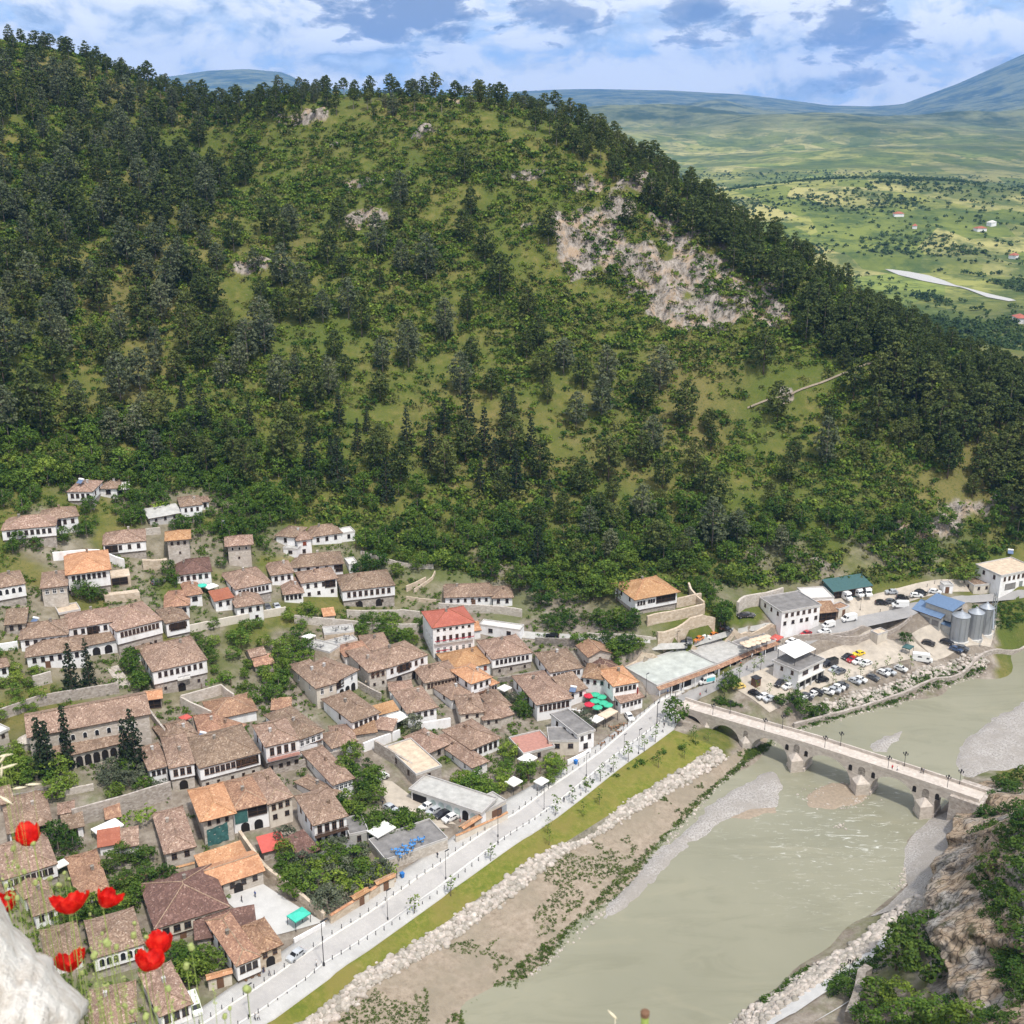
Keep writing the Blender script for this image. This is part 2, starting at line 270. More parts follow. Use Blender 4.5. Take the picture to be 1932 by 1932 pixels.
# ------------------------------------------------------------------ mesh helpers
class MB:
    def __init__(s): s.v = []; s.f = []; s.m = []
    def add(s, verts, faces, mi=0):
        o = len(s.v); s.v += [tuple(map(float, p)) for p in verts]; s.f += [tuple(i + o for i in f) for f in faces]; s.m += [mi] * len(faces); return s
    def box(s, x0, x1, y0, y1, z0, z1, mi=0):
        v = [(x0, y0, z0), (x1, y0, z0), (x1, y1, z0), (x0, y1, z0), (x0, y0, z1), (x1, y0, z1), (x1, y1, z1), (x0, y1, z1)]
        return s.add(v, [(0, 3, 2, 1), (4, 5, 6, 7), (0, 1, 5, 4), (1, 2, 6, 5), (2, 3, 7, 6), (3, 0, 4, 7)], mi)
    def prism(s, poly, z0, z1, mi=0):                       # poly counter-clockwise in xy
        n = len(poly); v = [(p[0], p[1], z0) for p in poly] + [(p[0], p[1], z1) for p in poly]
        return s.add(v, [tuple(range(n))[::-1], tuple(range(n, 2 * n))] + [(i, (i + 1) % n, n + (i + 1) % n, n + i) for i in range(n)], mi)
    def tube(s, pts, r, n=6, mi=0, cap=True):
        pts = [Vector(p) for p in pts]; rs = r if isinstance(r, (list, tuple)) else [r] * len(pts); rings = []
        o = len(s.v)
        for i, p in enumerate(pts):
            d = (pts[min(i + 1, len(pts) - 1)] - pts[max(i - 1, 0)]).normalized()
            a = d.orthogonal().normalized() if abs(d.z) > .9 else d.cross(Vector((0, 0, 1))).normalized(); b = d.cross(a)
            for k in range(n):
                t = 2 * math.pi * k / n; s.v.append(tuple(p + (a * math.cos(t) + b * math.sin(t)) * rs[i]))
        for i in range(len(pts) - 1):
            for k in range(n):
                s.f.append((o + i * n + k, o + i * n + (k + 1) % n, o + (i + 1) * n + (k + 1) % n, o + (i + 1) * n + k)); s.m.append(mi)
        if cap:
            s.f.append(tuple(o + k for k in range(n))[::-1]); s.f.append(tuple(o + (len(pts) - 1) * n + k for k in range(n))); s.m += [mi, mi]
        return s
    def lathe(s, prof, n=12, mi=0, cx=0, cy=0):              # prof: (r, z) from bottom to top
        o = len(s.v)
        for (r, z) in prof:
            for k in range(n): t = 2 * math.pi * k / n; s.v.append((cx + r * math.cos(t), cy + r * math.sin(t), z))
        for i in range(len(prof) - 1):
            for k in range(n): s.f.append((o + i * n + k, o + i * n + (k + 1) % n, o + (i + 1) * n + (k + 1) % n, o + (i + 1) * n + k)); s.m.append(mi)
        s.f.append(tuple(o + k for k in range(n))[::-1]); s.f.append(tuple(o + (len(prof) - 1) * n + k for k in range(n))); s.m += [mi, mi]
        return s
    def mesh(s, name, mats, smooth=False):
        me = bpy.data.meshes.new(name); me.from_pydata(s.v, [], s.f); me.update()
        for m in (mats if isinstance(mats, (list, tuple)) else [mats]): me.materials.append(MATS[m] if isinstance(m, str) else m)
        if any(s.m): me.polygons.foreach_set('material_index', s.m)
        if smooth: me.polygons.foreach_set('use_smooth', [True] * len(me.polygons))
        return me
def npmesh(name, V, F, mats, attr=None, smooth=False):       # V (n,3), F (m,3|4) numpy
    me = bpy.data.meshes.new(name); k = F.shape[1]
    me.vertices.add(len(V)); me.vertices.foreach_set('co', np.ascontiguousarray(V, np.float32).ravel())
    me.loops.add(F.size); me.loops.foreach_set('vertex_index', np.ascontiguousarray(F, np.int32).ravel())
    me.polygons.add(len(F)); me.polygons.foreach_set('loop_start', np.arange(0, F.size, k, dtype=np.int32))
    me.update(calc_edges=True)
    if smooth: me.polygons.foreach_set('use_smooth', np.ones(len(F), bool))
    if attr is not None:
        for an, av in attr.items():
            a = me.attributes.new(an, 'FLOAT', 'POINT'); a.data.foreach_set('value', np.ascontiguousarray(av, np.float32).ravel())
    for m in (mats if isinstance(mats, (list, tuple)) else [mats]): me.materials.append(MATS[m] if isinstance(m, str) else m)
    return me
def obj(name, me, parent=None, loc=None, rz=None):
    o = bpy.data.objects.new(name, me); COL.objects.link(o)
    if parent is not None: o.parent = parent
    if loc is not None: o.location = tuple(float(c) for c in loc)
    if rz is not None: o.rotation_euler = (0, 0, rz)
    return o
def tag(o, label, cat, group=None, kind=None):
    if label: o['label'] = label
    if cat: o['category'] = cat
    if group: o['group'] = group
    if kind: o['kind'] = kind
    return o
def struct(o): o['kind'] = 'structure'; return o
def thing(name, label, cat, loc=(0, 0, 0), rz=0, group=None):
    return tag(obj(name, None, None, loc, rz), label, cat, group)
def copy_tree(o, loc, rz, label=None, group=None, scale=None):
    c = o.copy(); COL.objects.link(c); c.location = tuple(float(k) for k in loc); c.rotation_euler = (0, 0, rz)
    if label: c['label'] = label
    if group: c['group'] = group
    if scale is not None: c.scale = scale if isinstance(scale, (tuple, list)) else (scale,) * 3
    for ch in o.children:
        d = ch.copy(); COL.objects.link(d); d.parent = c
        for g in ch.children:
            e = g.copy(); COL.objects.link(e); e.parent = d
    return c
# ------------------------------------------------------------------ terrain sheet
def grid_faces(nx, ny):
    i = np.arange(nx - 1)[None] + np.arange(ny - 1)[:, None] * nx
    return np.stack([i, i + 1, i + nx + 1, i + nx], -1).reshape(-1, 4)
m, nt, b = nodes('hillside'); W = coord(nt, 'World')
n1 = noise(nt, .035, 6, .65, W); n2 = noise(nt, .25, 6, .75, W); n3 = noise(nt, .012, 4, .6, W)
c = ramp(nt, n2, [(.30, (.062, .078, .018)), (.46, (.118, .128, .030)), (.60, (.19, .165, .054)), (.74, (.27, .215, .11))])
c = mixc(nt, ramp(nt, n1, [(.40, 0.0), (.6, .8)]), c, (.085, .115, .024)); c = mixc(nt, ramp(nt, n3, [(.5, 0.0), (.62, .5)]), c, (.21, .16, .07))
c = mixc(nt, ramp(nt, noise(nt, 1.0, 5, .8, W), [(.50, 0.0), (.62, .7)]), c, (.055, .082, .018)); c = mixc(nt, ramp(nt, noise(nt, .6, 4, .8, W), [(.60, 0.0), (.70, .6)]), c, (.24, .19, .095))
at_n = nt.nodes.new('ShaderNodeAttribute'); at_n.attribute_name = 'rock'
n4 = noise(nt, .5, 8, .8, coord(nt, 'World', (1, 1, .35))); n5 = noise(nt, .12, 5, .7, W)
rk = ramp(nt, n4, [(.38, (.045, .042, .03)), (.46, (.18, .155, .13)), (.57, (.34, .30, .265)), (.72, (.46, .42, .385))]); rk = mixc(nt, ramp(nt, n5, [(.5, 0.0), (.62, .6)]), rk, (.44, .31, .20))
mm = nt.nodes.new('ShaderNodeMath'); mm.operation = 'MULTIPLY_ADD'; nt.links.new(at_n.outputs['Fac'], mm.inputs[0]); mm.inputs[1].default_value = 1.5; 
m2 = nt.nodes.new('ShaderNodeMath'); m2.operation = 'SUBTRACT'; nt.links.new(n2, m2.inputs[0]); m2.inputs[1].default_value = .95; nt.links.new(m2.outputs[0], mm.inputs[2])
c = mixc(nt, ramp(nt, mm.outputs[0], [(.15, 0.0), (.45, 1.0)]), c, rk)
vi = nt.nodes.new('ShaderNodeAttribute'); vi.attribute_name = 'yard'
yd = ramp(nt, n2, [(.3, (.13, .105, .08)), (.5, (.23, .195, .16)), (.7, (.36, .32, .275))]); yd = mixc(nt, ramp(nt, n1, [(.5, 0.0), (.62, .7)]), yd, (.10, .125, .035))
c = mixc(nt, vi.outputs['Fac'], c, yd)
nt.links.new(c, b.inputs['Base Color']); b.inputs['Roughness'].default_value = .95; b.inputs['Specular IOR Level'].default_value = .1
bump(nt, b, n2, .6, .6); MATS['hillside'] = m
perp = (GX - RD[0]) * NRM[0] + (GY - RD[1]) * NRM[1]; along = (GX - RD[0]) * DIR[0] + (GY - RD[1]) * DIR[1]
YARD = np.clip((ZT < 30) * (1 - np.clip((ZT - 20) / 12, 0, 1)) * np.clip((105 - perp) / 20, 0, 1) * (perp > -4) * np.clip((35 - along) / 15, 0, 1), 0, 1)
YARD = np.maximum(YARD, .7 * np.clip(.35 + 2 * vnoise(GX, GY, 12, 67), 0, 1) * (PU > 1330) * (PV > 1015) * (PV < 1140) * (ZT > 5) * (ZT < 40))
YARD = np.maximum(YARD, .75 * np.clip(.4 + 2.2 * vnoise(GX, GY, 11, 66), 0, 1) * (PV > 915) * (PU < 830) * (ZT > 3) * (ZT < 60) * np.clip((PV - np.interp(PU, [0, 400, 560, 830], [905, 905, 960, 1050])) / 30, 0, 1))
lot = ((PU > 1380) & (PV > 1110) & (ZT < 7.5) & (PU < 1880)); YARD = np.maximum(YARD, lot * 1.0)
tv = np.stack([GX.ravel(), GY.ravel(), Z.ravel()], 1)
ter = struct(obj('terrain', npmesh('terrain', tv, grid_faces(len(gx), len(gy)), 'hillside', {'rock': np.maximum(RM, ((PU > 1752) & (PV > 1478) & (GY > 120) & (GY < 262) & (GX > 40) & (ZT > -4)) * .8), 'yard': YARD}, True)))

# ------------------------------------------------------------------ far country: plain, foothills, mountains (one polar sheet)
th = np.linspace(-.75, .75, 240); rr = np.concatenate([np.linspace(560, 2600, 90), np.geomspace(2640, 18600, 150)])
TH, RR = np.meshgrid(th, rr); FX, FY = RR * np.sin(TH), RR * np.cos(TH)
def bumpz(u, d, hgt, wu, wd, k=1.0):                          # hill centred on direction of image column u
    a = math.atan((u - 966) / FU * CP); return hgt * np.exp(-np.abs((TH - a) / wu) ** 2 - np.abs((RR - d) / wd) ** 2)
FZ = -7 + vnoise(FX, FY, 420, 21) * 8 * np.clip((RR - 1300) / 1500, 0, 1)
FZ += 95 * np.clip((RR - 2700) / 3300, 0, 1) * np.clip(.75 + 1.1 * vnoise(FX, FY, 1500, 27), 0, 1.7) + 22 * np.clip((RR - 2700) / 900, 0, 1) * (vnoise(FX, FY, 520, 28) + .5)
FZ += 40 * np.clip((RR - 1500) / 1500, 0, 1) * np.clip(.5 + vnoise(FX, FY, 900, 22), 0, 1)
FZ += bumpz(1500, 1900, 52, .16, 360) + bumpz(1800, 2100, 48, .14, 400) + bumpz(1250, 7000, 110, .09, 1200) + bumpz(1560, 6000, 128, .10, 1000) + bumpz(1900, 6400, 75, .08, 1100) + bumpz(1700, 9000, 120, .10, 1500) + bumpz(1350, 10000, 110, .08, 1600)
rid = np.interp((np.tan(TH) / CP * FU + 966), [300, 400, 470, 540, 600, 900, 1050, 1130, 1260, 1400, 1500, 1560, 1640, 1700, 1800, 1932, 2050], [150, 134, 130, 136, 165, 175, 168, 167, 170, 178, 190, 198, 200, 196, 160, 103, 80])
rtop = 160 + np.tan(np.arctan((966 - rid) / FU) - PITCH) * RR
rd_ = 15000 + vnoise(FX * 0 + TH * 3000, FX * 0, 500, 26) * 500
FZ = np.maximum(FZ, (rtop - 8) * np.exp(-((RR - rd_) / 5000) ** 2))
FZ += (28 - 95 * np.abs(vnoise(FX + FY * .3, FY * .8, 1500, 29)) - 40 * np.abs(vnoise(FX, FY * .9, 620, 30))) * np.clip((RR - 3600) / 2500, 0, 1) * np.clip((13800 - RR) / 2500, 0, 1)
FZ += 0 * RR
amp = np.clip((FZ - 20) / 150, 0, 1) * np.clip((13500 - RR) / 4500, .10, 1)
FZ += amp * (vnoise(FX, FY, 900, 23) * 46 + vnoise(FX, FY, 380, 24) * 22 + np.abs(vnoise(FX, FY, 220, 25)) * -16)
FZ = np.where(RR < 900, np.minimum(FZ, -9), FZ); FZ = np.where((RR < 1420) & (TH > .2), np.minimum(FZ, -7.2), FZ)
m, nt, b = nodes('far_fields'); W = coord(nt, 'World')
v = voro(nt, .012, coord(nt, 'World', (1, .55, 1))); f1 = noise(nt, .004, 6, .7, W); f2 = noise(nt, .02, 6, .75, W)
c = ramp(nt, gray(nt, v), [(.2, (.17, .20, .05)), (.4, (.28, .28, .085)), (.6, (.36, .33, .13)), (.8, (.21, .25, .065))], 'CONSTANT')
c = mixc(nt, ramp(nt, f1, [(.46, 0.0), (.58, .8)]), c, (.075, .105, .032)); c = mixc(nt, ramp(nt, f2, [(.48, 0.0), (.60, .8)]), c, (.05, .085, .03))
sp = nt.nodes.new('ShaderNodeSeparateXYZ'); nt.links.new(W, sp.inputs[0])
c = mixc(nt, ramp(nt, noise(nt, .0011, 3, .5, W), [(.50, 0.0), (.58, .45)]), c, (.045, .065, .025))  # broad cloud shadows painted into the ground colour
mr = nt.nodes.new('ShaderNodeMapRange'); mr.inputs[1].default_value = 50; mr.inputs[2].default_value = 150; nt.links.new(sp.outputs[2], mr.inputs[0])
c = mixc(nt, mr.outputs[0], c, mixc(nt, ramp(nt, noise(nt, .0035, 6, .7, W), [(.42, 0.0), (.58, 1.0)]), (.17, .18, .08), (.04, .06, .028)))
nt.links.new(c, b.inputs['Base Color']); b.inputs['Roughness'].default_value = 1; b.inputs['Specular IOR Level'].default_value = .05; MATS['far_fields'] = m
struct(obj('far_hills', npmesh('far_hills', np.stack([FX.ravel(), FY.ravel(), FZ.ravel()], 1), grid_faces(len(th), len(rr)), 'far_fields', None, True)))
# ground under everything, out to the horizon
g = MB(); g.box(-14000, 14000, -50, 18800, -60, -30); struct(obj('ground', g.mesh('ground', simple('ground_far', (.12, .15, .06)))))
fr = MB()
cl = [(1680, 512, 30), (1715, 519, 46), (1745, 524, 52), (1780, 530, 46), (1805, 538, 40), (1830, 548, 44), (1860, 555, 34), (1885, 561, 24), (1912, 565, 6)]
pl = [at_z(u, v, -6.6) for (u, v, w) in cl]
for k in range(len(pl) - 1):
    a, bb = pl[k], pl[k + 1]; wa, wb = cl[k][2], cl[k + 1][2]
    fr.add([a + [0, -wa, 0], bb + [0, -wb, 0], bb + [0, wb, 0], a + [0, wa, 0]], [(0, 1, 2, 3)])
o = struct(obj('gravel_river_bed', fr.mesh('gravel_river_bed', 'concrete')))

FGRID = (th, rr, FZ)
# ------------------------------------------------------------------ sheets draped between two image lines
def poly_at(L, n, z=None):                                    # resample an image polyline into n ground points
    P = np.array([hit(u, v) if z is None else at_z(u, v, z) for (u, v) in L]); d = np.r_[0, np.cumsum(np.linalg.norm(np.diff(P[:, :2], axis=0), axis=1))]
    t = np.linspace(0, d[-1], n); return np.stack([np.interp(t, d, P[:, k]) for k in range(3)], 1)
def strip(name, La, Lb, mat, lift=.1, n=160, m_=8, z0=None, thick=0, attr=False):
    A, B = poly_at(La, n, z0), poly_at(Lb, n, z0); t = np.linspace(0, 1, m_)[:, None, None]
    P = A[None] * (1 - t) + B[None] * t
    P[..., 2] = np.maximum(ground(P[..., 0], P[..., 1]), P[..., 2] - .3) + lift if z0 is None else z0 + lift
    if thick:
        lo = P[[0, -1]].copy(); lo[..., 2] -= thick; P = np.concatenate([lo[:1], P, lo[1:]], 0); m_ += 2
    return struct(obj(name, npmesh(name, P.reshape(-1, 3), grid_faces(n, m_), mat, None, False)))
def pave(name, cols, sc, joint):
    m, nt, b = nodes(name); W = coord(nt, 'World'); n = noise(nt, .15, 6, .7, W); n2 = noise(nt, 2.0, 4, .7, W)
    br = nt.nodes.new('ShaderNodeTexBrick'); br.inputs['Scale'].default_value = sc; br.inputs['Mortar Size'].default_value = .012
    mp = nt.nodes.new('ShaderNodeMapping'); mp.inputs['Rotation'].default_value = (0, 0, math.atan2(DIR[1], DIR[0])); nt.links.new(W, mp.inputs[0]); nt.links.new(mp.outputs[0], br.inputs[0])
    br.inputs['Color1'].default_value = (*cols[0], 1); br.inputs['Color2'].default_value = (*cols[1], 1); br.inputs['Mortar'].default_value = (*joint, 1)
    c = mixc(nt, ramp(nt, n, [(.42, 0.0), (.66, .85)]), br.outputs[0], cols[2]); c = mixc(nt, ramp(nt, n2, [(.5, 0.0), (.75, .3)]), c, cols[2])
    nt.links.new(c, b.inputs['Base Color']); b.inputs['Roughness'].default_value = .85; b.inputs['Specular IOR Level'].default_value = .2; MATS[name] = m
pave('paving_road', [(.42, .40, .39), (.46, .44, .42), (.35, .335, .325)], .9, (.36, .34, .33)); pave('paving_walk', [(.46, .45, .44), (.50, .49, .475), (.38, .37, .355)], .6, (.45, .44, .43)); pave('paving_side', [(.44, .43, .42), (.49, .48, .465), (.36, .35, .34)], .8, (.33, .32, .31))
simple('asphalt', (.30, .29, .285), .9, var=.12, scale=.3)
def soil(name, stops, s1=.4, s2=.06, tint=None, bs=.4):
    m, nt, b = nodes(name); W = coord(nt, 'World'); n = noise(nt, s1, 7, .75, W); c = ramp(nt, n, stops)
    if tint: c = mixc(nt, ramp(nt, noise(nt, s2, 5, .65, W), [(.42, 0.0), (.62, .85)]), c, tint)
    nt.links.new(c, b.inputs['Base Color']); b.inputs['Roughness'].default_value = .95; b.inputs['Specular IOR Level'].default_value = .1; bump(nt, b, n, bs, .25); MATS[name] = m
soil('grass_dry', [(.3, (.085, .125, .018)), (.5, (.15, .165, .03)), (.65, (.22, .20, .055)), (.8, (.32, .27, .14))], .6, .09, (.20, .17, .05))
soil('sand', [(.3, (.19, .15, .11)), (.5, (.30, .245, .19)), (.75, (.40, .335, .27))], .7, .08, (.24, .205, .155), .4)
soil('gravel', [(.34, (.17, .155, .14)), (.5, (.36, .335, .315)), (.68, (.54, .515, .495))], 2.2, .12, (.30, .275, .25), .8)
soil('earth', [(.3, (.20, .15, .10)), (.55, (.31, .25, .19)), (.8, (.42, .36, .29))], .5, .1, (.16, .17, .05))
soil('riprap_bed', [(.3, (.09, .085, .06)), (.55, (.22, .20, .16)), (.8, (.36, .33, .28))], .9)
# pavement by the houses, carriageway, riverside promenade with real kerb steps
def ext(L, dv=85): (a, b), (c, d) = L[0], L[2]; k = dv / (b - d); return [(a + (a - c) * k, b + (b - d) * k)] + L
L0_, L1_, L2_, L3_, L4_, L5_ = [ext(L) for L in (L0, L1, L2, L3, L4, L5)]; L6_ = ext(L6)
strip('pavement', L0_, L1_, 'paving_side', .26, 200, 5, None, .3)
strip('road', L1_, L2_, 'paving_road', .12, 200, 6)
strip('promenade', L2_, L3_, 'paving_walk', .26, 200, 6, None, .35)
kb = lambda L, du, dv: [(u + du, v + dv) for (u, v) in L]
strip('kerb', kb(L1_, -2.2, -1.6), kb(L1_, 1.2, .9), 'concrete_pale', .275, 200, 3, None, .3)
strip('kerb', kb(L2_, -1.2, -.8), kb(L2_, 1.6, 1.2), 'concrete_pale', .275, 200, 3, None, .3)
strip('grass_bank', L3_, L4_, 'grass_dry', .10, 200, 12)
strip('riverside_sand', L5_ + [(1425, 1402), (1462, 1378)], L6_[:11], 'sand', .12, 220, 16)
strip('riprap_bed_ground', L4_, L5_, 'riprap_bed', .10, 200, 8)
# road beyond the bridge head, climbing past the shops
RU = [(1262, 1322), (1300, 1303), (1347, 1282), (1400, 1257), (1464, 1222), (1512, 1201), (1540, 1181), (1600, 1166), (1685, 1149), (1760, 1135), (1816, 1124), (1932, 1114), (2000, 1110)]
RL = [(1262, 1352), (1320, 1318), (1360, 1299), (1410, 1275), (1440, 1263), (1500, 1231), (1563, 1200), (1620, 1185), (1720, 1163), (1780, 1148), (1827, 1137), (1932, 1129), (2000, 1126)]
strip('road', RU, RL, 'asphalt', .16, 160, 7)
UU = [(960, 1188), (1060, 1196), (1107, 1199), (1175, 1206), (1240, 1213), (1300, 1211), (1377, 1188), (1440, 1176), (1500, 1170), (1545, 1172)]
UL = [(960, 1201), (1060, 1209), (1107, 1212), (1175, 1220), (1228, 1226), (1300, 1222), (1377, 1199), (1440, 1186), (1500, 1181), (1550, 1181)]
strip('road', UU, UL, 'concrete', .14, 100, 4)
# car parks and yards
def sheet(name, pts, mat, lift=.12, n=26, reg='U'):           # a quad of ground (4 image points) draped
    q = [at(reg, *p) for p in pts]; s, t = np.meshgrid(np.linspace(0, 1, n), np.linspace(0, 1, n)); s, t = s[..., None], t[..., None]
    P = (q[0] * (1 - s) + q[1] * s) * (1 - t) + (q[3] * (1 - s) + q[2] * s) * t
    P[..., 2] = ground(P[..., 0], P[..., 1]) + lift
    return struct(obj(name, npmesh(name, P.reshape(-1, 3), grid_faces(n, n), mat)))
sheet('car_park', [(1372, 1290), (1452, 1345), (1655, 1262), (1612, 1206)], 'dirt_yard', .14); sheet('car_park', [(1609, 1207), (1650, 1264), (1770, 1247), (1716, 1202)], 'dirt_yard', .15)
sheet('car_park', [(1720, 1196), (1768, 1245), (1868, 1222), (1880, 1180)], 'dirt_yard', .13); sheet('car_park', [(1555, 1130), (1600, 1160), (1700, 1143), (1690, 1110)], 'dirt_yard', .1); sheet('car_park', [(1690, 1111), (1700, 1143), (1830, 1117), (1825, 1096)], 'dirt_yard', .12)
sheet('car_park', [(300, 1060), (440, 1130), (1130, 1560), (1010, 1560)], 'dirt_yard', .14, 26, 'E'); sheet('car_park', [(380, 1080), (560, 1100), (830, 1300), (520, 1330)], 'dirt_yard', .16, 20, 'E'); sheet('car_park', [(470, 1260), (830, 1250), (1200, 1530), (850, 1500)], 'dirt_yard', .18, 20, 'E')
sheet('courtyard', [(510, 660), (940, 550), (1540, 930), (990, 1080)], 'paving_pale', .16, 26, 'G'); sheet('courtyard', [(330, 1040), (700, 1110), (760, 1000), (420, 960)], 'earth', .1, 16, 'F')
# trodden path across the hill
PT = [(1410, 772), (1440, 760), (1500, 742), (1550, 724), (1600, 704), (1640, 688), (1662, 684)]
strip('path', [(u, v - 1.8) for u, v in PT], [(u, v + 1.8) for u, v in PT], 'sand', .6, 90, 3)
# ------------------------------------------------------------------ river
m, nt, b = nodes('river_water'); W = coord(nt, 'World')
mp = nt.nodes.new('ShaderNodeMapping'); mp.inputs['Rotation'].default_value = (0, 0, -math.atan2(DIR[1], DIR[0])); mp.inputs['Scale'].default_value = (.38, 1.5, 1); nt.links.new(W, mp.inputs[0])
n = noise(nt, .8, 5, .65, mp.outputs[0], .6); n2 = noise(nt, .02, 4, .55, W); n3 = noise(nt, .10, 6, .75, mp.outputs[0], .8)
c = ramp(nt, n2, [(.35, (.225, .22, .160)), (.65, (.27, .26, .19))])
c = mixc(nt, ramp(nt, n3, [(.50, 0.0), (.64, .45)]), c, (.19, .185, .13)); c = mixc(nt, ramp(nt, noise(nt, .06, 5, .65, mp.outputs[0], 1.0), [(.55, 0.0), (.68, .4)]), c, (.30, .28, .20))
# riffle: broken white water in the shallow reach below the bridge
rf = at_z(1620, 1590, -6); dn = nt.nodes.new('ShaderNodeVectorMath'); dn.operation = 'DISTANCE'; nt.links.new(W, dn.inputs[0]); dn.inputs[1].default_value = tuple(rf)
fall = ramp(nt, dn.outputs['Value'], [(0, 1.0), (1, 0.0)]); 
mr = nt.nodes.new('ShaderNodeMapRange'); mr.inputs[1].default_value = 8; mr.inputs[2].default_value = 42; mr.inputs[3].default_value = 1; mr.inputs[4].default_value = 0; nt.links.new(dn.outputs['Value'], mr.inputs[0])
fo = nt.nodes.new('ShaderNodeMath'); fo.operation = 'MULTIPLY'; nt.links.new(ramp(nt, noise(nt, .55, 6, .75, mp.outputs[0], 1.2), [(.57, 0.0), (.68, .8)]), fo.inputs[0]); nt.links.new(mr.outputs[0], fo.inputs[1])
c = mixc(nt, fo.outputs[0], c, (.66, .66, .62))
nt.links.new(c, b.inputs['Base Color']); b.inputs['Roughness'].default_value = .22; b.inputs['IOR'].default_value = 1.33; b.inputs['Specular IOR Level'].default_value = .35
bump(nt, b, n, .12, .12); MATS['river_water'] = m
wp = [at_z(u, v, -6) for (u, v) in [(560, 2090), (1420, 2090), (1760, 1750), (2000, 1600), (2150, 1400), (2150, 1160), (1932, 1200), (1700, 1310), (1480, 1370), (1290, 1520), (1000, 1800)]]
g = MB(); g.add(wp, [tuple(range(len(wp)))]); struct(obj('river', g.mesh('river', 'river_water')))
def island(name, pts, top=.5, mat='gravel', reg='U'):         # a low gravel bar rising out of the water
    P = np.array([at_z(*uv(reg, *p), -6)[:2] for p in pts]); st = .7; lo, hi = P.min(0) - 1, P.max(0) + 1
    X_, Y_ = np.meshgrid(np.arange(lo[0], hi[0], st), np.arange(lo[1], hi[1], st)); ins = np.zeros(X_.shape, bool); dist_ = np.full(X_.shape, 1e9); n = len(P)
    for k in range(n):
        a_, b_ = P[k], P[(k + 1) % n]; ins ^= ((a_[1] > Y_) != (b_[1] > Y_)) & (X_ < (b_[0] - a_[0]) * (Y_ - a_[1]) / (b_[1] - a_[1] + 1e-9) + a_[0])
        e_ = b_ - a_; t_ = np.clip(((X_ - a_[0]) * e_[0] + (Y_ - a_[1]) * e_[1]) / (e_ @ e_ + 1e-9), 0, 1); dist_ = np.minimum(dist_, np.hypot(X_ - a_[0] - t_ * e_[0], Y_ - a_[1] - t_ * e_[1]))
    sd_ = np.where(ins, dist_, -dist_) + vnoise(X_, Y_, 3, 301) * .7 + vnoise(X_, Y_, 1.4, 302) * .4
    zz = -6 + np.clip(sd_ * .3, -.5, top) + np.clip(sd_ * .05, 0, .25) + np.where(sd_ > 0, vnoise(X_, Y_, 2.2, 303) * .08, 0)
    F_ = grid_faces(X_.shape[1], X_.shape[0]); keep_ = (sd_.ravel()[F_] > -1.2).any(1); F_ = F_[keep_]; used, inv = np.unique(F_, return_inverse=True)
    V_ = np.stack([X_.ravel(), Y_.ravel(), zz.ravel()], 1)[used]; return struct(obj(name, npmesh(name, V_, inv.reshape(F_.shape), mat, None, True)))
island('gravel_bar', [(1460, 1453), (1476, 1485), (1468, 1522), (1405, 1532), (1352, 1560), (1292, 1598), (1244, 1648), (1192, 1700), (1130, 1748), (1140, 1716), (1188, 1660), (1238, 1610), (1288, 1570), (1330, 1528), (1390, 1484)], .45)
island('gravel_bar', [(1590, 640), (1700, 570), (1875, 505), (1800, 610), (1690, 700), (1600, 690)], .45, 'gravel', 'K')
simple('shoal', (.30, .24, .18), .6, var=.2, scale=1.2)
for P_ in ([(1000, 1110), (1150, 1000), (1250, 975), (1500, 1010), (1560, 1080), (1450, 1160), (1200, 1200), (1080, 1190)], ):
    island('stony_shoal', P_, .12, 'shoal', 'K')
island('stony_shoal', [(1350, 130), (1420, 190), (1690, 120), (1690, 200), (1500, 250), (1360, 270)], .04, 'shoal', 'N')
for P_ in ([(1822, 1396), (1870, 1358), (1932, 1326), (2060, 1270), (2060, 1500), (1830, 1480), (1800, 1442)], ):
    island('gravel_bar', P_, .5, 'gravel', 'U')
strip('gravel_beach', [(1640, 1730), (1674, 1710), (1714, 1670), (1695, 1622), (1718, 1582), (1743, 1551), (1800, 1526)], [(1730, 1700), (1752, 1690), (1768, 1655), (1776, 1622), (1796, 1585), (1806, 1556), (1816, 1532)], 'gravel', .12, 60, 8)

# ------------------------------------------------------------------ sky, sun, air
SUN_AZ, SUN_EL = R(150), R(62)                                # azimuth from +Y towards +X
w = bpy.data.worlds.new('World'); SC.world = w; w.use_nodes = True; nt = w.node_tree; nt.nodes.clear()
out = nt.nodes.new('ShaderNodeOutputWorld'); sky = nt.nodes.new('ShaderNodeTexSky'); sky.sky_type = 'NISHITA'; sky.sun_disc = False; sky.sun_elevation = SUN_EL; sky.sun_rotation = SUN_AZ; sky.dust_density = 2
bg = nt.nodes.new('ShaderNodeBackground'); bg.inputs[1].default_value = .11; nt.links.new(sky.outputs[0], bg.inputs[0])
tc = nt.nodes.new('ShaderNodeTexCoord'); D_ = tc.outputs['Generated']
sx = nt.nodes.new('ShaderNodeSeparateXYZ'); nt.links.new(D_, sx.inputs[0])
mp = nt.nodes.new('ShaderNodeMapping'); mp.inputs['Scale'].default_value = (1, 1, 2.6); mp.inputs['Location'].default_value = (.37, .1, .02); nt.links.new(D_, mp.inputs[0]); V = mp.outputs[0]
big = noise(nt, 15, 7, .6, V, .25); fine = noise(nt, 26, 7, .6, V, .3); puff = voro(nt, 22, V, 'Distance', 'SMOOTH_F1')
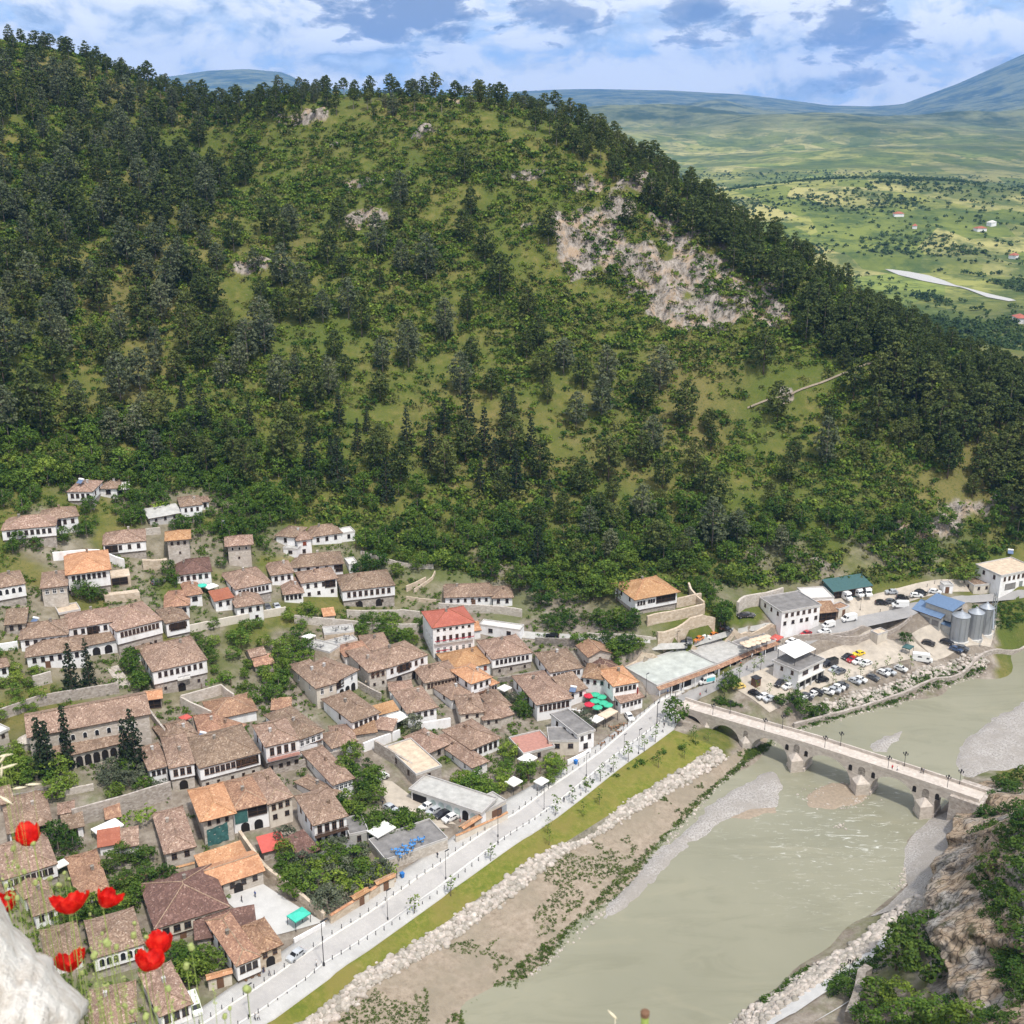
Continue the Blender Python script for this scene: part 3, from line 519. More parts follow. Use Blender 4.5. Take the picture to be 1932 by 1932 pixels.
# cumulus: lit heads and shaded blue-grey bases put into the colour
def cn(dz):
    mp2 = nt.nodes.new('ShaderNodeMapping'); mp2.inputs['Scale'].default_value = (1, 1, 1.9); mp2.inputs['Location'].default_value = (.37, .1, .02 + dz); nt.links.new(D_, mp2.inputs[0]); return noise(nt, 13, 9, .56, mp2.outputs[0], .35)
n0, n1_ = cn(0), cn(.035)
df = nt.nodes.new('ShaderNodeMath'); df.operation = 'SUBTRACT'; nt.links.new(n0, df.inputs[0]); nt.links.new(n1_, df.inputs[1])
lt = nt.nodes.new('ShaderNodeMath'); lt.operation = 'MULTIPLY_ADD'; nt.links.new(df.outputs[0], lt.inputs[0]); lt.inputs[1].default_value = 2.6; lt.inputs[2].default_value = .56
tone = ramp(nt, lt.outputs[0], [(.18, (.42, .52, .69)), (.36, (.74, .81, .92)), (.50, (.98, .99, 1.0)), (.70, (1.08, 1.08, 1.08))])
cl_ = mixc(nt, ramp(nt, n0, [(.37, 0.0), (.45, 1.0)]), ramp(nt, fine, [(.40, (.50, .68, .96)), (.60, (.74, .85, 1.0))]), tone)
def half(s):
    h_ = nt.nodes.new('ShaderNodeMath'); h_.operation = 'MULTIPLY'; nt.links.new(s, h_.inputs[0]); h_.inputs[1].default_value = .5; return h_.outputs[0]
def blob(u, v, su, sv):                                       # a dark cloud base in a direction of the sky
    r = ray(u, v); r = r / np.linalg.norm(r)
    sb = nt.nodes.new('ShaderNodeVectorMath'); sb.operation = 'SUBTRACT'; nt.links.new(D_, sb.inputs[0]); sb.inputs[1].default_value = tuple(r)
    ml = nt.nodes.new('ShaderNodeVectorMath'); ml.operation = 'MULTIPLY'; nt.links.new(sb.outputs[0], ml.inputs[0]); ml.inputs[1].default_value = (FU / su, 0, FU / sv)
    ln = nt.nodes.new('ShaderNodeVectorMath'); ln.operation = 'LENGTH'; nt.links.new(ml.outputs[0], ln.inputs[0])
    sc_ = nt.nodes.new('ShaderNodeMath'); sc_.operation = 'MULTIPLY'; nt.links.new(ln.outputs['Value'], sc_.inputs[0]); sc_.inputs[1].default_value = .5
    ad = nt.nodes.new('ShaderNodeMath'); ad.operation = 'MULTIPLY_ADD'; nt.links.new(fine, ad.inputs[0]); ad.inputs[1].default_value = 1.5; nt.links.new(sc_.outputs[0], ad.inputs[2])
    return ramp(nt, half(ad.outputs[0]), [(.44, 1.0), (.50, .7), (.55, .0)])
for (u, v, a, bb, k) in [(760, 20, 190, 75, .85), (1060, 30, 120, 50, .7), (1320, 30, 120, 60, .75), (1610, 60, 150, 75, .8), (1640, 150, 130, 30, .6), (500, 150, 60, 16, .5), (1900, 130, 60, 30, .4)]:
    f = nt.nodes.new('ShaderNodeMath'); f.operation = 'MULTIPLY'; nt.links.new(blob(u, v, a, bb), f.inputs[0]); f.inputs[1].default_value = k
    cl_ = mixc(nt, f.outputs[0], cl_, (.10, .17, .36))
bg2 = nt.nodes.new('ShaderNodeBackground'); nt.links.new(cl_, bg2.inputs[0]); bg2.inputs[1].default_value = 1.14
mx = nt.nodes.new('ShaderNodeMixShader'); mx.inputs[0].default_value = .84; nt.links.new(bg.outputs[0], mx.inputs[1]); nt.links.new(bg2.outputs[0], mx.inputs[2]); nt.links.new(mx.outputs[0], out.inputs[0])
sl = bpy.data.lights.new('sun', 'SUN'); sl.energy = 3.7; sl.angle = R(5); sl.color = (1, .95, .87); so = obj('sun', sl)
dv = Vector((math.sin(SUN_AZ) * math.cos(SUN_EL), math.cos(SUN_AZ) * math.cos(SUN_EL), math.sin(SUN_EL))); so.rotation_euler = dv.to_track_quat('Z', 'Y').to_euler()
SC.view_settings.view_transform = 'Standard'; SC.view_settings.look = 'None'; SC.view_settings.exposure = 0.12; SC.view_settings.gamma = 1.0
cy = SC.cycles; SC.render.engine = 'CYCLES'; cy.max_bounces = 5; cy.diffuse_bounces = 3; cy.glossy_bounces = 2; cy.transmission_bounces = 2; cy.volume_bounces = 1; cy.transparent_max_bounces = 8; cy.use_denoising = True; cy.use_adaptive_sampling = True; cy.adaptive_threshold = .02; cy.caustics_reflective = False; cy.caustics_refractive = False
HAZE = True
if HAZE:
    hz = MB(); hz.box(-14200, 14200, -60, 19000, -62, 1100)
    m = bpy.data.materials.new('air'); m.use_nodes = True; nt = m.node_tree; nt.nodes.clear(); o_ = nt.nodes.new('ShaderNodeOutputMaterial'); pv = nt.nodes.new('ShaderNodeVolumePrincipled')
    pv.inputs['Color'].default_value = (.18, .43, 1.0, 1); pv.inputs['Density'].default_value = 5.0e-5; pv.inputs['Anisotropy'].default_value = .1; nt.links.new(pv.outputs[0], o_.inputs['Volume'])
    ho = obj('haze', hz.mesh('haze', m)); ho['kind'] = 'stuff'; ho['label'] = 'thin blue air between the valley and the far mountains'
# ------------------------------------------------------------------ plants
def leaf_quads(C, Nn, size, r, asp=1.0):                      # quads at C facing Nn (noisy)
    n = len(C); Nn = Nn + r.normal(0, .55, (n, 3)); Nn /= np.linalg.norm(Nn, axis=1)[:, None] + 1e-9
    A = np.cross(Nn, r.normal(0, 1, (n, 3))); A /= np.linalg.norm(A, axis=1)[:, None] + 1e-9; B = np.cross(Nn, A)
    s = (size * r.uniform(.6, 1.25, n))[:, None] if np.isscalar(size) else (size * r.uniform(.6, 1.25, n))[:, None]
    A, B = A * s, B * s * asp
    k = r.uniform(.55, 1, (n, 4, 1))
    V = np.stack([C - A * k[:, 0], C - B * k[:, 1], C + A * k[:, 2], C + B * k[:, 3]], 1).reshape(-1, 3)
    return V, np.arange(4 * n).reshape(n, 4)
def clumps(cent, rad, per, size, r, flat=.8, asp=1.0):
    V, F = [], []; o = 0
    for c, R_ in zip(cent, rad):
        n = max(4, int(per)); d = r.normal(0, 1, (n, 3)); d /= np.linalg.norm(d, axis=1)[:, None]; d[:, 2] = np.where(d[:, 2] < -.35, -d[:, 2], d[:, 2])
        P = np.asarray(c) + d * R_ * r.uniform(.65, 1.08, n)[:, None] * np.array([1, 1, flat])
        v, f = leaf_quads(P, d + np.array([0, 0, .25]), size, r, asp); V.append(v); F.append(f + o); o += len(v)
    return np.concatenate(V), np.concatenate(F)
def pine_crown(seed, h=14, sparse=False):
    r = np.random.default_rng(seed); C, Rr = [], []
    z0 = h * (.5 if sparse else r.uniform(.16, .26)); nl = 8 if sparse else 12
    for i in range(nl):
        t = i / (nl - 1); z = z0 + (h - z0) * t * .96; R_ = h * (.24 if not sparse else .20) * (math.sin(math.pi * min(1, .16 + t * .80)) ** .75) * r.uniform(.8, 1.15) + .25
        k = max(2, int(1.5 + R_ * 2.1)); a0 = r.uniform(0, 6.28)
        for j in range(k):
            if r.random() < .13: continue
            a = a0 + 6.283 * j / k + r.uniform(-.35, .35); q = R_ * r.uniform(.5, 1.05)
            C.append((q * math.cos(a), q * math.sin(a), z + r.uniform(-.5, .5))); Rr.append(h * r.uniform(.052, .088))
    C.append((0, 0, h * .97)); Rr.append(h * .055)
    return clumps(C, Rr, 19, h * .031, r, .75)
def conifer_crown(seed, h=15, wid=.2):                        # dense, pointed
    r = np.random.default_rng(seed); C, Rr = [], []
    nl = 17
    for i in range(nl):
        t = i / (nl - 1); z = h * (.08 + .9 * t); R_ = h * wid * (1 - t) ** .8 * r.uniform(.85, 1.15) + .12
        k = max(2, int(2 + R_ * 2.6)); a0 = r.uniform(0, 6.28)
        for j in range(k):
            a = a0 + 6.283 * j / k + r.uniform(-.3, .3); q = R_ * r.uniform(.45, 1.0)
            C.append((q * math.cos(a), q * math.sin(a), z + r.uniform(-.3, .3) - q * .25)); Rr.append(h * r.uniform(.032, .052))
    return clumps(C, Rr, 10, h * .026, r, .6)
def broad_crown(seed, h=7, wid=.47, per=22, z0=.12):
    r = np.random.default_rng(seed); C, Rr = [], []
    n = 34
    for i in range(n):
        u = r.normal(0, 1, 3); u /= np.linalg.norm(u); q = r.uniform(.45, 1) ** .5
        zc = h * (z0 + (1 - z0) * .5); C.append((u[0] * q * h * wid * .82, u[1] * q * h * wid * .82, zc + u[2] * q * h * (1 - z0) * .42)); Rr.append(h * r.uniform(.10, .17))
    return clumps(C, Rr, per, h * .045, r, .8)
def bush_mesh(seed, h=1.6):
    r = np.random.default_rng(seed); C, Rr = [], []
    for i in range(4): C.append((r.uniform(-.8, .8) * h * .75, r.uniform(-.8, .8) * h * .75, h * r.uniform(.25, .6))); Rr.append(h * r.uniform(.3, .5))
    return clumps(C, Rr, 8, h * .22, r, .85)
def trunk_mesh(seed, h, r0, lean=.03, limbs=5, bare=.5):
    r = random.Random(seed); g = MB(); pts = [(r.uniform(-lean, lean) * h * t * t, r.uniform(-lean, lean) * h * t * t, -.8 + (h * .9 + .8) * t) for t in (0, .2, .45, .7, 1)]
    g.tube(pts, [r0 * 1.25, r0, r0 * .8, r0 * .55, r0 * .2], 6)
    for k in range(limbs):
        z = h * (bare + (.85 - bare) * k / max(1, limbs - 1)); a = r.uniform(0, 6.28); l = h * .16
        g.tube([(0, 0, z), (math.cos(a) * l * .5, math.sin(a) * l * .5, z + l * .25), (math.cos(a) * l, math.sin(a) * l, z + l * .45)], [r0 * .4, r0 * .28, r0 * .1], 4, 0, False)
    return g
KIND = {}
def kind(nm, gen, mat, trunk, hs, bark='bark'):
    out = []
    for i, h in enumerate(hs):
        V, F = gen(i); out.append((V, F, npmesh(nm + '_crown', V, F, mat), trunk(i).mesh(nm + '_trunk', bark, True), h))
    KIND[nm] = out
kind('pine', lambda i: pine_crown(100 + i), 'leaf_pine', lambda i: trunk_mesh(i, 14, .22), [14] * 7)
kind('grey_pine', lambda i: pine_crown(140 + i), 'leaf_pine_grey', lambda i: trunk_mesh(20 + i, 14, .22), [14] * 4, 'bark_grey')
kind('tall_pine', lambda i: pine_crown(180 + i, 15, True), 'leaf_pine', lambda i: trunk_mesh(40 + i, 15, .22, .12, 4, .55), [15] * 4, 'bark_grey')
kind('conifer', lambda i: conifer_crown(200 + i), 'leaf_conifer', lambda i: trunk_mesh(60 + i, 15, .25, .01, 0), [15] * 4)
kind('broadleaf_tree', lambda i: broad_crown(300 + i), 'leaf_broad', lambda i: trunk_mesh(80 + i, 5, .16, .05, 4, .4), [7] * 6)
kind('light_tree', lambda i: broad_crown(330 + i), 'leaf_light', lambda i: trunk_mesh(90 + i, 5, .16, .05, 4, .4), [7] * 4)
kind('dark_tree', lambda i: broad_crown(360 + i), 'leaf_dark', lambda i: trunk_mesh(95 + i, 5, .16, .05, 4, .4), [7] * 4)
kind('olive_tree', lambda i: broad_crown(390 + i, 6, .5), 'leaf_olive', lambda i: trunk_mesh(99 + i, 4, .2, .08, 4, .35), [6] * 3, 'bark_grey')
kind('cypress', lambda i: conifer_crown(420 + i, 15, .085), 'leaf_conifer', lambda i: trunk_mesh(120 + i, 15, .2, .0, 0), [15] * 2)
kind('young_tree', lambda i: (lambda r: clumps([(r.uniform(-.35, .35), r.uniform(-.35, .35), z) for z in np.linspace(1.7, 4.2, 7)], [.42, .5, .5, .48, .42, .33, .22], 9, .16, r))(np.random.default_rng(440 + i)), 'leaf_broad', lambda i: trunk_mesh(130 + i, 4.0, .05, .01, 0), [4.4] * 3)
TN = {'pine': 'pine_tree', 'grey_pine': 'pine_tree', 'tall_pine': 'pine_tree', 'conifer': 'conifer_tree', 'cypress': 'cypress_tree', 'olive_tree': 'olive_tree', 'young_tree': 'young_tree'}
CATN = {'pine_tree': 'pine', 'conifer_tree': 'conifer', 'cypress_tree': 'cypress', 'olive_tree': 'olive tree'}
def tree(kd, p, h, label, group=None, squash=1.0, sink=.3):
    V, F, cm, tm, h0 = KIND[kd][rnd.randrange(len(KIND[kd]))]; nm = TN.get(kd, 'tree'); s = h / h0
    t = thing(nm, label, CATN.get(nm, 'tree'), (p[0], p[1], p[2] - sink * .5), rnd.uniform(0, 6.28), group); t.scale = (s * squash, s * squash, s)
    obj('crown', cm, t); obj('trunk', tm, t); return t
def scatter_mesh(items, protos, name, mats):                  # items: (x,y,z,scale,variant) -> one merged mesh
    V, F = [], []; o = 0
    for (x, y, z, s, k) in items:
        v, f = protos[k % len(protos)]; a = rnd.uniform(0, 6.28); ca, sa = math.cos(a), math.sin(a)
        w_ = np.empty_like(v); w_[:, 0] = (v[:, 0] * ca - v[:, 1] * sa) * s + x; w_[:, 1] = (v[:, 0] * sa + v[:, 1] * ca) * s + y; w_[:, 2] = v[:, 2] * s + z
        V.append(w_); F.append(f + o); o += len(v)
    return npmesh(name, np.concatenate(V), np.concatenate(F), mats)
def stuff(name, me, label): o = obj(name, me); o['kind'] = 'stuff'; o['label'] = label; return o

# candidates spread over the hill
def candidates(n, x0, x1, y0, y1, seed):
    r = np.random.default_rng(seed); x, y = r.uniform(x0, x1, n), r.uniform(y0, y1, n); z = ground(x, y); u, v = proj(x, y, z); return x, y, z, u, v, r
def rockat(x, y):
    ix = np.clip(((x - X0) / GS).astype(int), 0, len(gx) - 1); iy = np.clip(((y - Y0) / GS).astype(int), 0, len(gy) - 1); return RM[iy, ix]
ru, rv = np.array([r_[0] for r_ in RIDGE]), np.array([r_[1] for r_ in RIDGE])
def el(u, v, cu, cv, a, b, p=2): return np.clip(1.3 - (np.abs((u - cu) / a) ** p + np.abs((v - cv) / b) ** p), 0, 1)
def box(u, v, u0, u1, v0, v1, f=40): return np.clip((u - u0) / f, 0, 1) * np.clip((u1 - u) / f, 0, 1) * np.clip((v - v0) / f, 0, 1) * np.clip((v1 - v) / f, 0, 1)
def toe(u): return np.interp(u, [-100, 0, 170, 400, 560, 700, 830, 1000, 1160, 1320, 1500, 1650, 1800, 1932, 2050], [905, 905, 890, 905, 960, 985, 1050, 1100, 1095, 1100, 1080, 1085, 1060, 1010, 1000])
def pine_density(u, v):
    rg = np.interp(u, ru, rv); below = v - rg; d = np.zeros_like(u)
    d = np.maximum(d, .24 * box(u, v, -140, 440, 60, 900, 90))
    d = np.maximum(d, np.where((below < 34) & (u < 1180), np.where((u > 745) & (u < 900), .06, np.where(u > 620, .5, .9)), 0)); d = np.maximum(d, np.where((below < np.interp(u, [900, 1250, 1500, 1650, 1932], [30, 68, 85, 210, 300])) & (u > 1000), 1.15, 0))
    d = np.maximum(d, .9 * box(u, v, 1590, 2050, 600, 880, 40)); d = np.maximum(d, .22 * box(u, v, 330, 1040, 790, 960, 35)); d = np.maximum(d, .06 * box(u, v, 420, 800, 420, 800, 60))
    d = np.maximum(d, .034 * box(u, v, 800, 1250, 480, 800, 60)); d = np.maximum(d, .06 * box(u, v, 950, 1520, 850, 1090, 40)); d = np.maximum(d, .009 * box(u, v, 400, 1600, 250, 1000, 60)); d = np.maximum(d, .12 * el(u, v, 640, 490, 60, 60)); d = np.maximum(d, .2 * el(u, v, 1330, 830, 60, 40))
    d *= np.where(box(u, v, 420, 1000, 225, 400, 30) > .3, .25, 1); d *= np.where(el(u, v, 190, 690, 90, 60) > 0, .25, 1); d *= np.where(el(u, v, 60, 120, 90, 60) > 0, .5, 1)
    d = np.where((u > 1020) & (u < 1520) & (v > 330) & (v < 690) & (below > np.interp(u, [900, 1250, 1500, 1650, 1932], [30, 68, 85, 210, 300])), .004, d); d = np.where((u > 1240) & (u < 1670) & (np.abs(v - np.interp(u, [p_[0] for p_ in PT], [p_[1] for p_ in PT]) - 12) < 22), 0, d); d = np.where(v > toe(u) + 8, 0, d); return d
x, y, z, u, v, r = candidates(60000, -360, 420, 300, 720, 31)
ok = (z > 14) & (r.random(len(x)) < pine_density(u, v) * (1 - .9 * rockat(x, y))) & (u > -150) & (u < 2080) & (v < 1120)
idx = np.where(ok)[0]; cell = {}; keep = []
rg_ = np.interp(u, ru, rv)
for i in idx:                                                 # minimum spacing
    sp_ = 5.2 if pine_density(u[i:i + 1], v[i:i + 1])[0] > .85 else 7.4
    a, bq = int(x[i] // 8), int(y[i] // 8)
    if all((x[i] - x[j]) ** 2 + (y[i] - y[j]) ** 2 > sp_ * sp_ for da in (-1, 0, 1) for db in (-1, 0, 1) for j in cell.get((a + da, bq + db), ())):
        cell.setdefault((a, bq), []).append(i); keep.append(i)
print('pines', len(keep))
def ptype(i):
    uu, vv = u[i], v[i]; q = r.random()
    if vv > 760 and 330 < uu < 1050 and q < .55: return 'conifer'
    if vv - rg_[i] < 34 and uu < 1180 and q < .3: return 'tall_pine'
    if uu > 1000 and vv - rg_[i] < 300: return 'pine'
    return 'grey_pine' if q < (.5 if uu < 1000 else .3) else 'pine'
def pzone(i):
    uu, vv = u[i], v[i]; b_ = vv - rg_[i]
    if b_ < 40 and uu < 400: return 'on the high left ridge against the sky', 'ridge pines'
    if b_ < 40 and uu < 1180: return 'on the summit ridge of the hill against the sky', 'summit pines'
    if uu >= 1180 and b_ < 110: return 'in the dark belt along the falling right ridge', 'right ridge pines'
    if uu > 1560: return 'in the thick wood above the mill and road', 'pines above the mill'
    if vv > 760 and uu < 1060: return 'in the dark band just above the village gardens', 'pines above the village'
    if vv > 830: return 'on the lower slope above the row of shops', 'lower slope pines'
    if uu < 470: return 'in the woods covering the left of the hillside', 'left slope pines'
    return 'scattered among scrub on the middle of the hillside', 'middle slope pines'
TYPEW = {'pine': 'dark green round-topped pine', 'grey_pine': 'grey-green pine', 'tall_pine': 'tall bare-trunked pine', 'conifer': 'blackish pointed conifer'}
dist = np.array([x[i] ** 2 + y[i] ** 2 for i in keep]); order = np.argsort(dist)
vis = [keep[k] for k in order if -20 < u[keep[k]] < 1950]
# individuals: the nearest, plus the ones that stand out on the skyline
sky_ = [i for i in vis if v[i] - rg_[i] < 30 and u[i] < 1250][:90]; ind = set(sky_); typ = {}
for i in vis:
    if len(ind) >= 295: break
    ind.add(i)
rest = {k: [] for k in TYPEW}
for i in keep:
    kd = ptype(i); h = r.uniform(8.5, 18.5) * (1.12 if kd in ('conifer', 'tall_pine') else 1)
    if v[i] - rg_[i] < 45: h *= .62
    if i in ind:
        zt, gp = pzone(i); tree(kd, (x[i], y[i], z[i]), h, TYPEW[kd] + ' ' + zt, gp + ', ' + TYPEW[kd].split(' pine')[0], r.uniform(.9, 1.2))
    else: rest[kd].append((x[i], y[i], z[i] - .3, h / KIND[kd][0][4], r.integers(0, 9)))
allrest = []
for kd, its in rest.items():
    if its: allrest.append((kd, its))
def merge_kinds(lst, name, label):                            # crowns of several kinds in one object, one material each
    Vs, Fs, Ms, o = [], [], [], 0; mats = []
    for mi, (kd, its) in enumerate(lst):
        me_mat = KIND[kd][0][2].materials[0]; mats.append(me_mat); pr = [(k[0], k[1]) for k in KIND[kd]]
        for (a, b_, c_, s, k) in its:
            vv, ff = pr[k % len(pr)]; t = rnd.uniform(0, 6.28); ca, sa = math.cos(t), math.sin(t); w_ = np.empty_like(vv); q = s * rnd.uniform(.92, 1.2)
            w_[:, 0] = (vv[:, 0] * ca - vv[:, 1] * sa) * q + a; w_[:, 1] = (vv[:, 0] * sa + vv[:, 1] * ca) * q + b_; w_[:, 2] = vv[:, 2] * s + c_
            Vs.append(w_); Fs.append(ff + o); Ms.append(np.full(len(ff), mi)); o += len(vv)
            hh = KIND[kd][0][4] * s; q = .16
            tv_ = np.array([(-q, -q, -.6), (q, -q, -.6), (q, q, -.6), (-q, q, -.6), (-.05, -.05, hh * .9), (.05, -.05, hh * .9), (.05, .05, hh * .9), (-.05, .05, hh * .9)]) + [a, b_, c_]
            Vs.append(tv_); Fs.append(np.array([(0, 1, 5, 4), (1, 2, 6, 5), (2, 3, 7, 6), (3, 0, 4, 7)]) + o); Ms.append(np.full(4, len(lst))); o += 8
    me = npmesh(name, np.concatenate(Vs), np.concatenate(Fs), mats + ['bark_grey']); me.polygons.foreach_set('material_index', np.concatenate(Ms).astype(np.int32)); return stuff(name, me, label)
merge_kinds(allrest, 'pine_woods', 'far dark pines massed over the upper hillside')
# belt of leafy trees along the foot of the hill
x, y, z, u, v, r = candidates(26000, -300, 330, 280, 480, 41)
tb = v - toe(u)
dn_ = np.where((tb > -95) & (tb < 25), .75, 0.0); dn_ = np.maximum(dn_, .55 * box(u, v, 640, 1500, 960, 1100, 30)); dn_ = np.maximum(dn_, .8 * box(u, v, 1000, 1330, 1010, 1150, 30)); dn_ *= np.where((u > 1330) & (v > 1040), .12, 1); dn_ *= np.where(u > 1500, .35, 1)
dn_ = np.where((el(u, v, 640, 975, 110, 40) > 0), dn_ * .15, dn_); dn_ = np.where((u > 1165) & (u < 1340) & (v > 1085), 0, dn_); dn_ = np.where((u > 480) & (u < 680) & (v > 975), 0, dn_); dn_ = np.where((u > 820) & (u < 980) & (v > 1075), 0, dn_)
cell = {}; keepb = []
for i in np.where((r.random(len(x)) < dn_ * .8) & (u > -60) & (u < 1990))[0]:
    a, bq = int(x[i] // 6), int(y[i] // 6)
    if all((x[i] - x[j]) ** 2 + (y[i] - y[j]) ** 2 > 20 for da in (-1, 0, 1) for db in (-1, 0, 1) for j in cell.get((a + da, bq + db), ())):
        cell.setdefault((a, bq), []).append(i); keepb.append(i)
print('belt trees', len(keepb))
BELT = []
keepb.sort(key=lambda i: y[i])
for n_, i in enumerate(keepb):
    q = r.random(); kd = 'light_tree' if q < (.28 if u[i] < 260 else .12) else 'dark_tree' if q < .42 else 'broadleaf_tree'; h = r.uniform(5, 9.5)
    if n_ < 45:
        side = 'above the highest white houses' if u[i] < 480 else 'below the pines behind the terraced gardens' if u[i] < 820 else 'at the foot of the hill behind the small white cottages' if u[i] < 1160 else 'on the bank behind the shops and car park'
        w_ = {'light_tree': 'yellow-green bushy tree', 'dark_tree': 'deep green bushy tree', 'broadleaf_tree': 'mid green leafy tree'}[kd]
        tree(kd, (x[i], y[i], z[i]), h, w_ + ' ' + side, 'hill foot trees, ' + w_[:9] + ' ' + side[:24], r.uniform(.95, 1.3))
    else: BELT.append((kd, (x[i], y[i], z[i] - .3, h / 7, int(r.integers(0, 9)))))
if BELT: merge_kinds([(k, [b_[1] for b_ in BELT if b_[0] == k]) for k in ('light_tree', 'dark_tree', 'broadleaf_tree') if any(b_[0] == k for b_ in BELT)], 'leafy_thicket', 'dense leafy thicket climbing the hill foot under the pines')
# scrub
x, y, z, u, v, r = candidates(165000, -360, 420, 270, 700, 51)
db = vnoise(x, y, 22, 52) * .7 + vnoise(x, y, 8, 53) * .5
dn_ = np.clip(.62 + db * 1.0, .10, 1) * (1 - .42 * rockat(x, y)); dn_ = np.where(z < 10.5, 0, dn_); dn_ = np.where(v > toe(u) + 20, 0, dn_); dn_ = np.where((v - np.interp(u, ru, rv) < 60) & (u > 560) & (u < 1150), dn_ * .45, dn_)
pk = np.array(PT); dn_ = np.where((np.abs(v - np.interp(u, pk[:, 0], pk[:, 1]) - 2) < 8) & (u > 1250) & (u < 1660), 0, dn_)
sel = np.where((r.random(len(x)) < dn_) & (u > -150) & (u < 2080))[0]; print('scrub', len(sel))
bp = [bush_mesh(500 + k) for k in range(6)]
for nm_, mt_, lb_, md in (('hillside_scrub', 'leaf_bush', 'low green scrub dotted all over the hillside', (0, 1)), ('dark_scrub', 'leaf_dark', 'darker evergreen scrub mixed through the hillside', (2,)), ('olive_scrub', 'leaf_scrub', 'pale olive scrub mixed through the hillside', (3,))):
    hs_ = ((x * 7.3 + y * 3.1).astype(int) + (vnoise(x, y, 18, 57) * 3).astype(int)) % 4
    stuff(nm_, scatter_mesh([(x[i], y[i], z[i] - .15, (.65 + 1.5 * r.random() ** 1.5), int(r.integers(0, 9))) for i in sel if hs_[i] in md], bp, nm_, mt_), lb_)
# groves over the far plain
r = np.random.default_rng(61); n_ = 24000; tt = r.uniform(.12, .5, n_); rr_ = 900 * np.exp(r.random(n_) * 1.25); fx, fy = rr_ * np.sin(tt), rr_ * np.cos(tt); nz = vnoise(fx, fy, 130, 62) + .6 * vnoise(fx, fy, 45, 63); ok = (nz > .12) | (r.random(n_) < .12); th_, rg, fz = FGRID
ti = np.clip(np.interp(tt, th_, np.arange(len(th_))), 0, len(th_) - 1).astype(int); ri = np.clip(np.interp(rr_, rg, np.arange(len(rg))), 0, len(rg) - 1).astype(int); zz = fz[ri, ti]
rb = np.array([p[:2] for p in pl]); ok &= np.array([np.min(np.hypot(rb[:, 0] - a, rb[:, 1] - b_)) > 45 for a, b_ in zip(fx, fy)])
def blob_tree(seed):
    r2 = np.random.default_rng(seed); return clumps([(0, 0, 2.2), (1.2, .6, 1.8), (-1, .8, 1.7)], [1.9, 1.5, 1.4], 6, 1.3, r2, .8)
stuff('valley_groves', scatter_mesh([(fx[i], fy[i], zz[i] - .3, r.uniform(.5, 1.5), int(r.integers(0, 9))) for i in np.where(ok)[0]], [blob_tree(650 + k) for k in range(4)], 'valley_groves', 'leaf_far'), 'dark groves and olive orchards over the far valley floor')

for k, (u_, v_, h_, lx) in enumerate([(783, 172, 21, .10), (806, 174, 19, .14), (818, 176, 19, .12), (838, 176, 18, .02), (852, 176, 18, -.04), (870, 178, 17, .05), (884, 178, 15, 0)]):
    p = hit(u_, v_ + 8); t = tree('tall_pine', p, h_, 'bare-trunked umbrella pine in the leaning summit group against the sky', 'umbrella pines on the summit', 1.15); t.rotation_euler = (0, lx, 0)
# ------------------------------------------------------------------ houses
WCACHE = {}
def arch_poly(w, h, n=8):                                     # flat bottom, round head, origin bottom centre, in x,z
    r = w / 2; return [(-r, 0), (r, 0)] + [(r * math.cos(t), h - r + r * math.sin(t)) for t in np.linspace(0, math.pi, n)]
def panel(poly, y0, y1, g=None, mi=0):                        # extrude an x,z polygon from y0 (outer) to y1
    g = g or MB(); n = len(poly); v = [(p[0], y0, p[1]) for p in poly] + [(p[0], y1, p[1]) for p in poly]
    return g.add(v, [tuple(range(n)), tuple(range(n, 2 * n))[::-1]] + [(i, i + n, (i + 1) % n + n, (i + 1) % n) for i in range(n)], mi)
def window_meshes(w, h, style):
    k = (round(w, 2), round(h, 2), style)
    if k in WCACHE: return WCACHE[k]
    fm = {'dark': 'wood_dark', 'white': 'white_paint', 'brown': 'wood_brown', 'shutter': 'shutter_red'}[style.split('_')[0]]
    g = MB(); p = MB()
    if style.endswith('arch'):
        o_, i_ = arch_poly(w + .2, h + .1), arch_poly(w, h); n = len(o_)
        g.add([(a, -.09, b) for a, b in o_] + [(a, -.09, b) for a, b in i_] + [(a, .03, b) for a, b in o_] + [(a, .03, b) for a, b in i_],
              [(i, (i + 1) % n, n + (i + 1) % n, n + i) for i in range(n)] + [(i, 2 * n + i, 2 * n + (i + 1) % n, (i + 1) % n) for i in range(n)] + [(n + i, n + (i + 1) % n, 3 * n + (i + 1) % n, 3 * n + i) for i in range(n)])
        panel(arch_poly(w, h), -.03, .02, p)
    else:
        t = .09
        g.box(-w / 2 - t, -w / 2, -.09, .03, 0, h).box(w / 2, w / 2 + t, -.09, .03, 0, h).box(-w / 2 - t, w / 2 + t, -.09, .03, h, h + t).box(-w / 2 - t - .06, w / 2 + t + .06, -.16, .03, -t, 0)
        g.box(-.03, .03, -.07, .0, 0, h).box(-w / 2, w / 2, -.065, .0, h * .62, h * .62 + .05)
        p.box(-w / 2, w / 2, -.035, .02, .0, h)
        if style.startswith('shutter'): g.box(-w / 2, -.04, -.11, -.05, .05, h - .05).box(.04, w / 2, -.11, -.05, .05, h - .05)
    WCACHE[k] = (g.mesh('window', fm), p.mesh('pane', 'glass_dark')); return WCACHE[k]
def add_window(par, x, y, z, w, h, style='dark', rz=0):
    a, b = window_meshes(w, h, style); o = obj('window', a, par, (x, y, z), rz); obj('pane', b, o); return o
def jit(seed, p, a=.05): q = math.sin(p[0] * 12.9 + p[1] * 78.2 + seed) * 43758.5; return (q - math.floor(q) - .5) * 2 * a
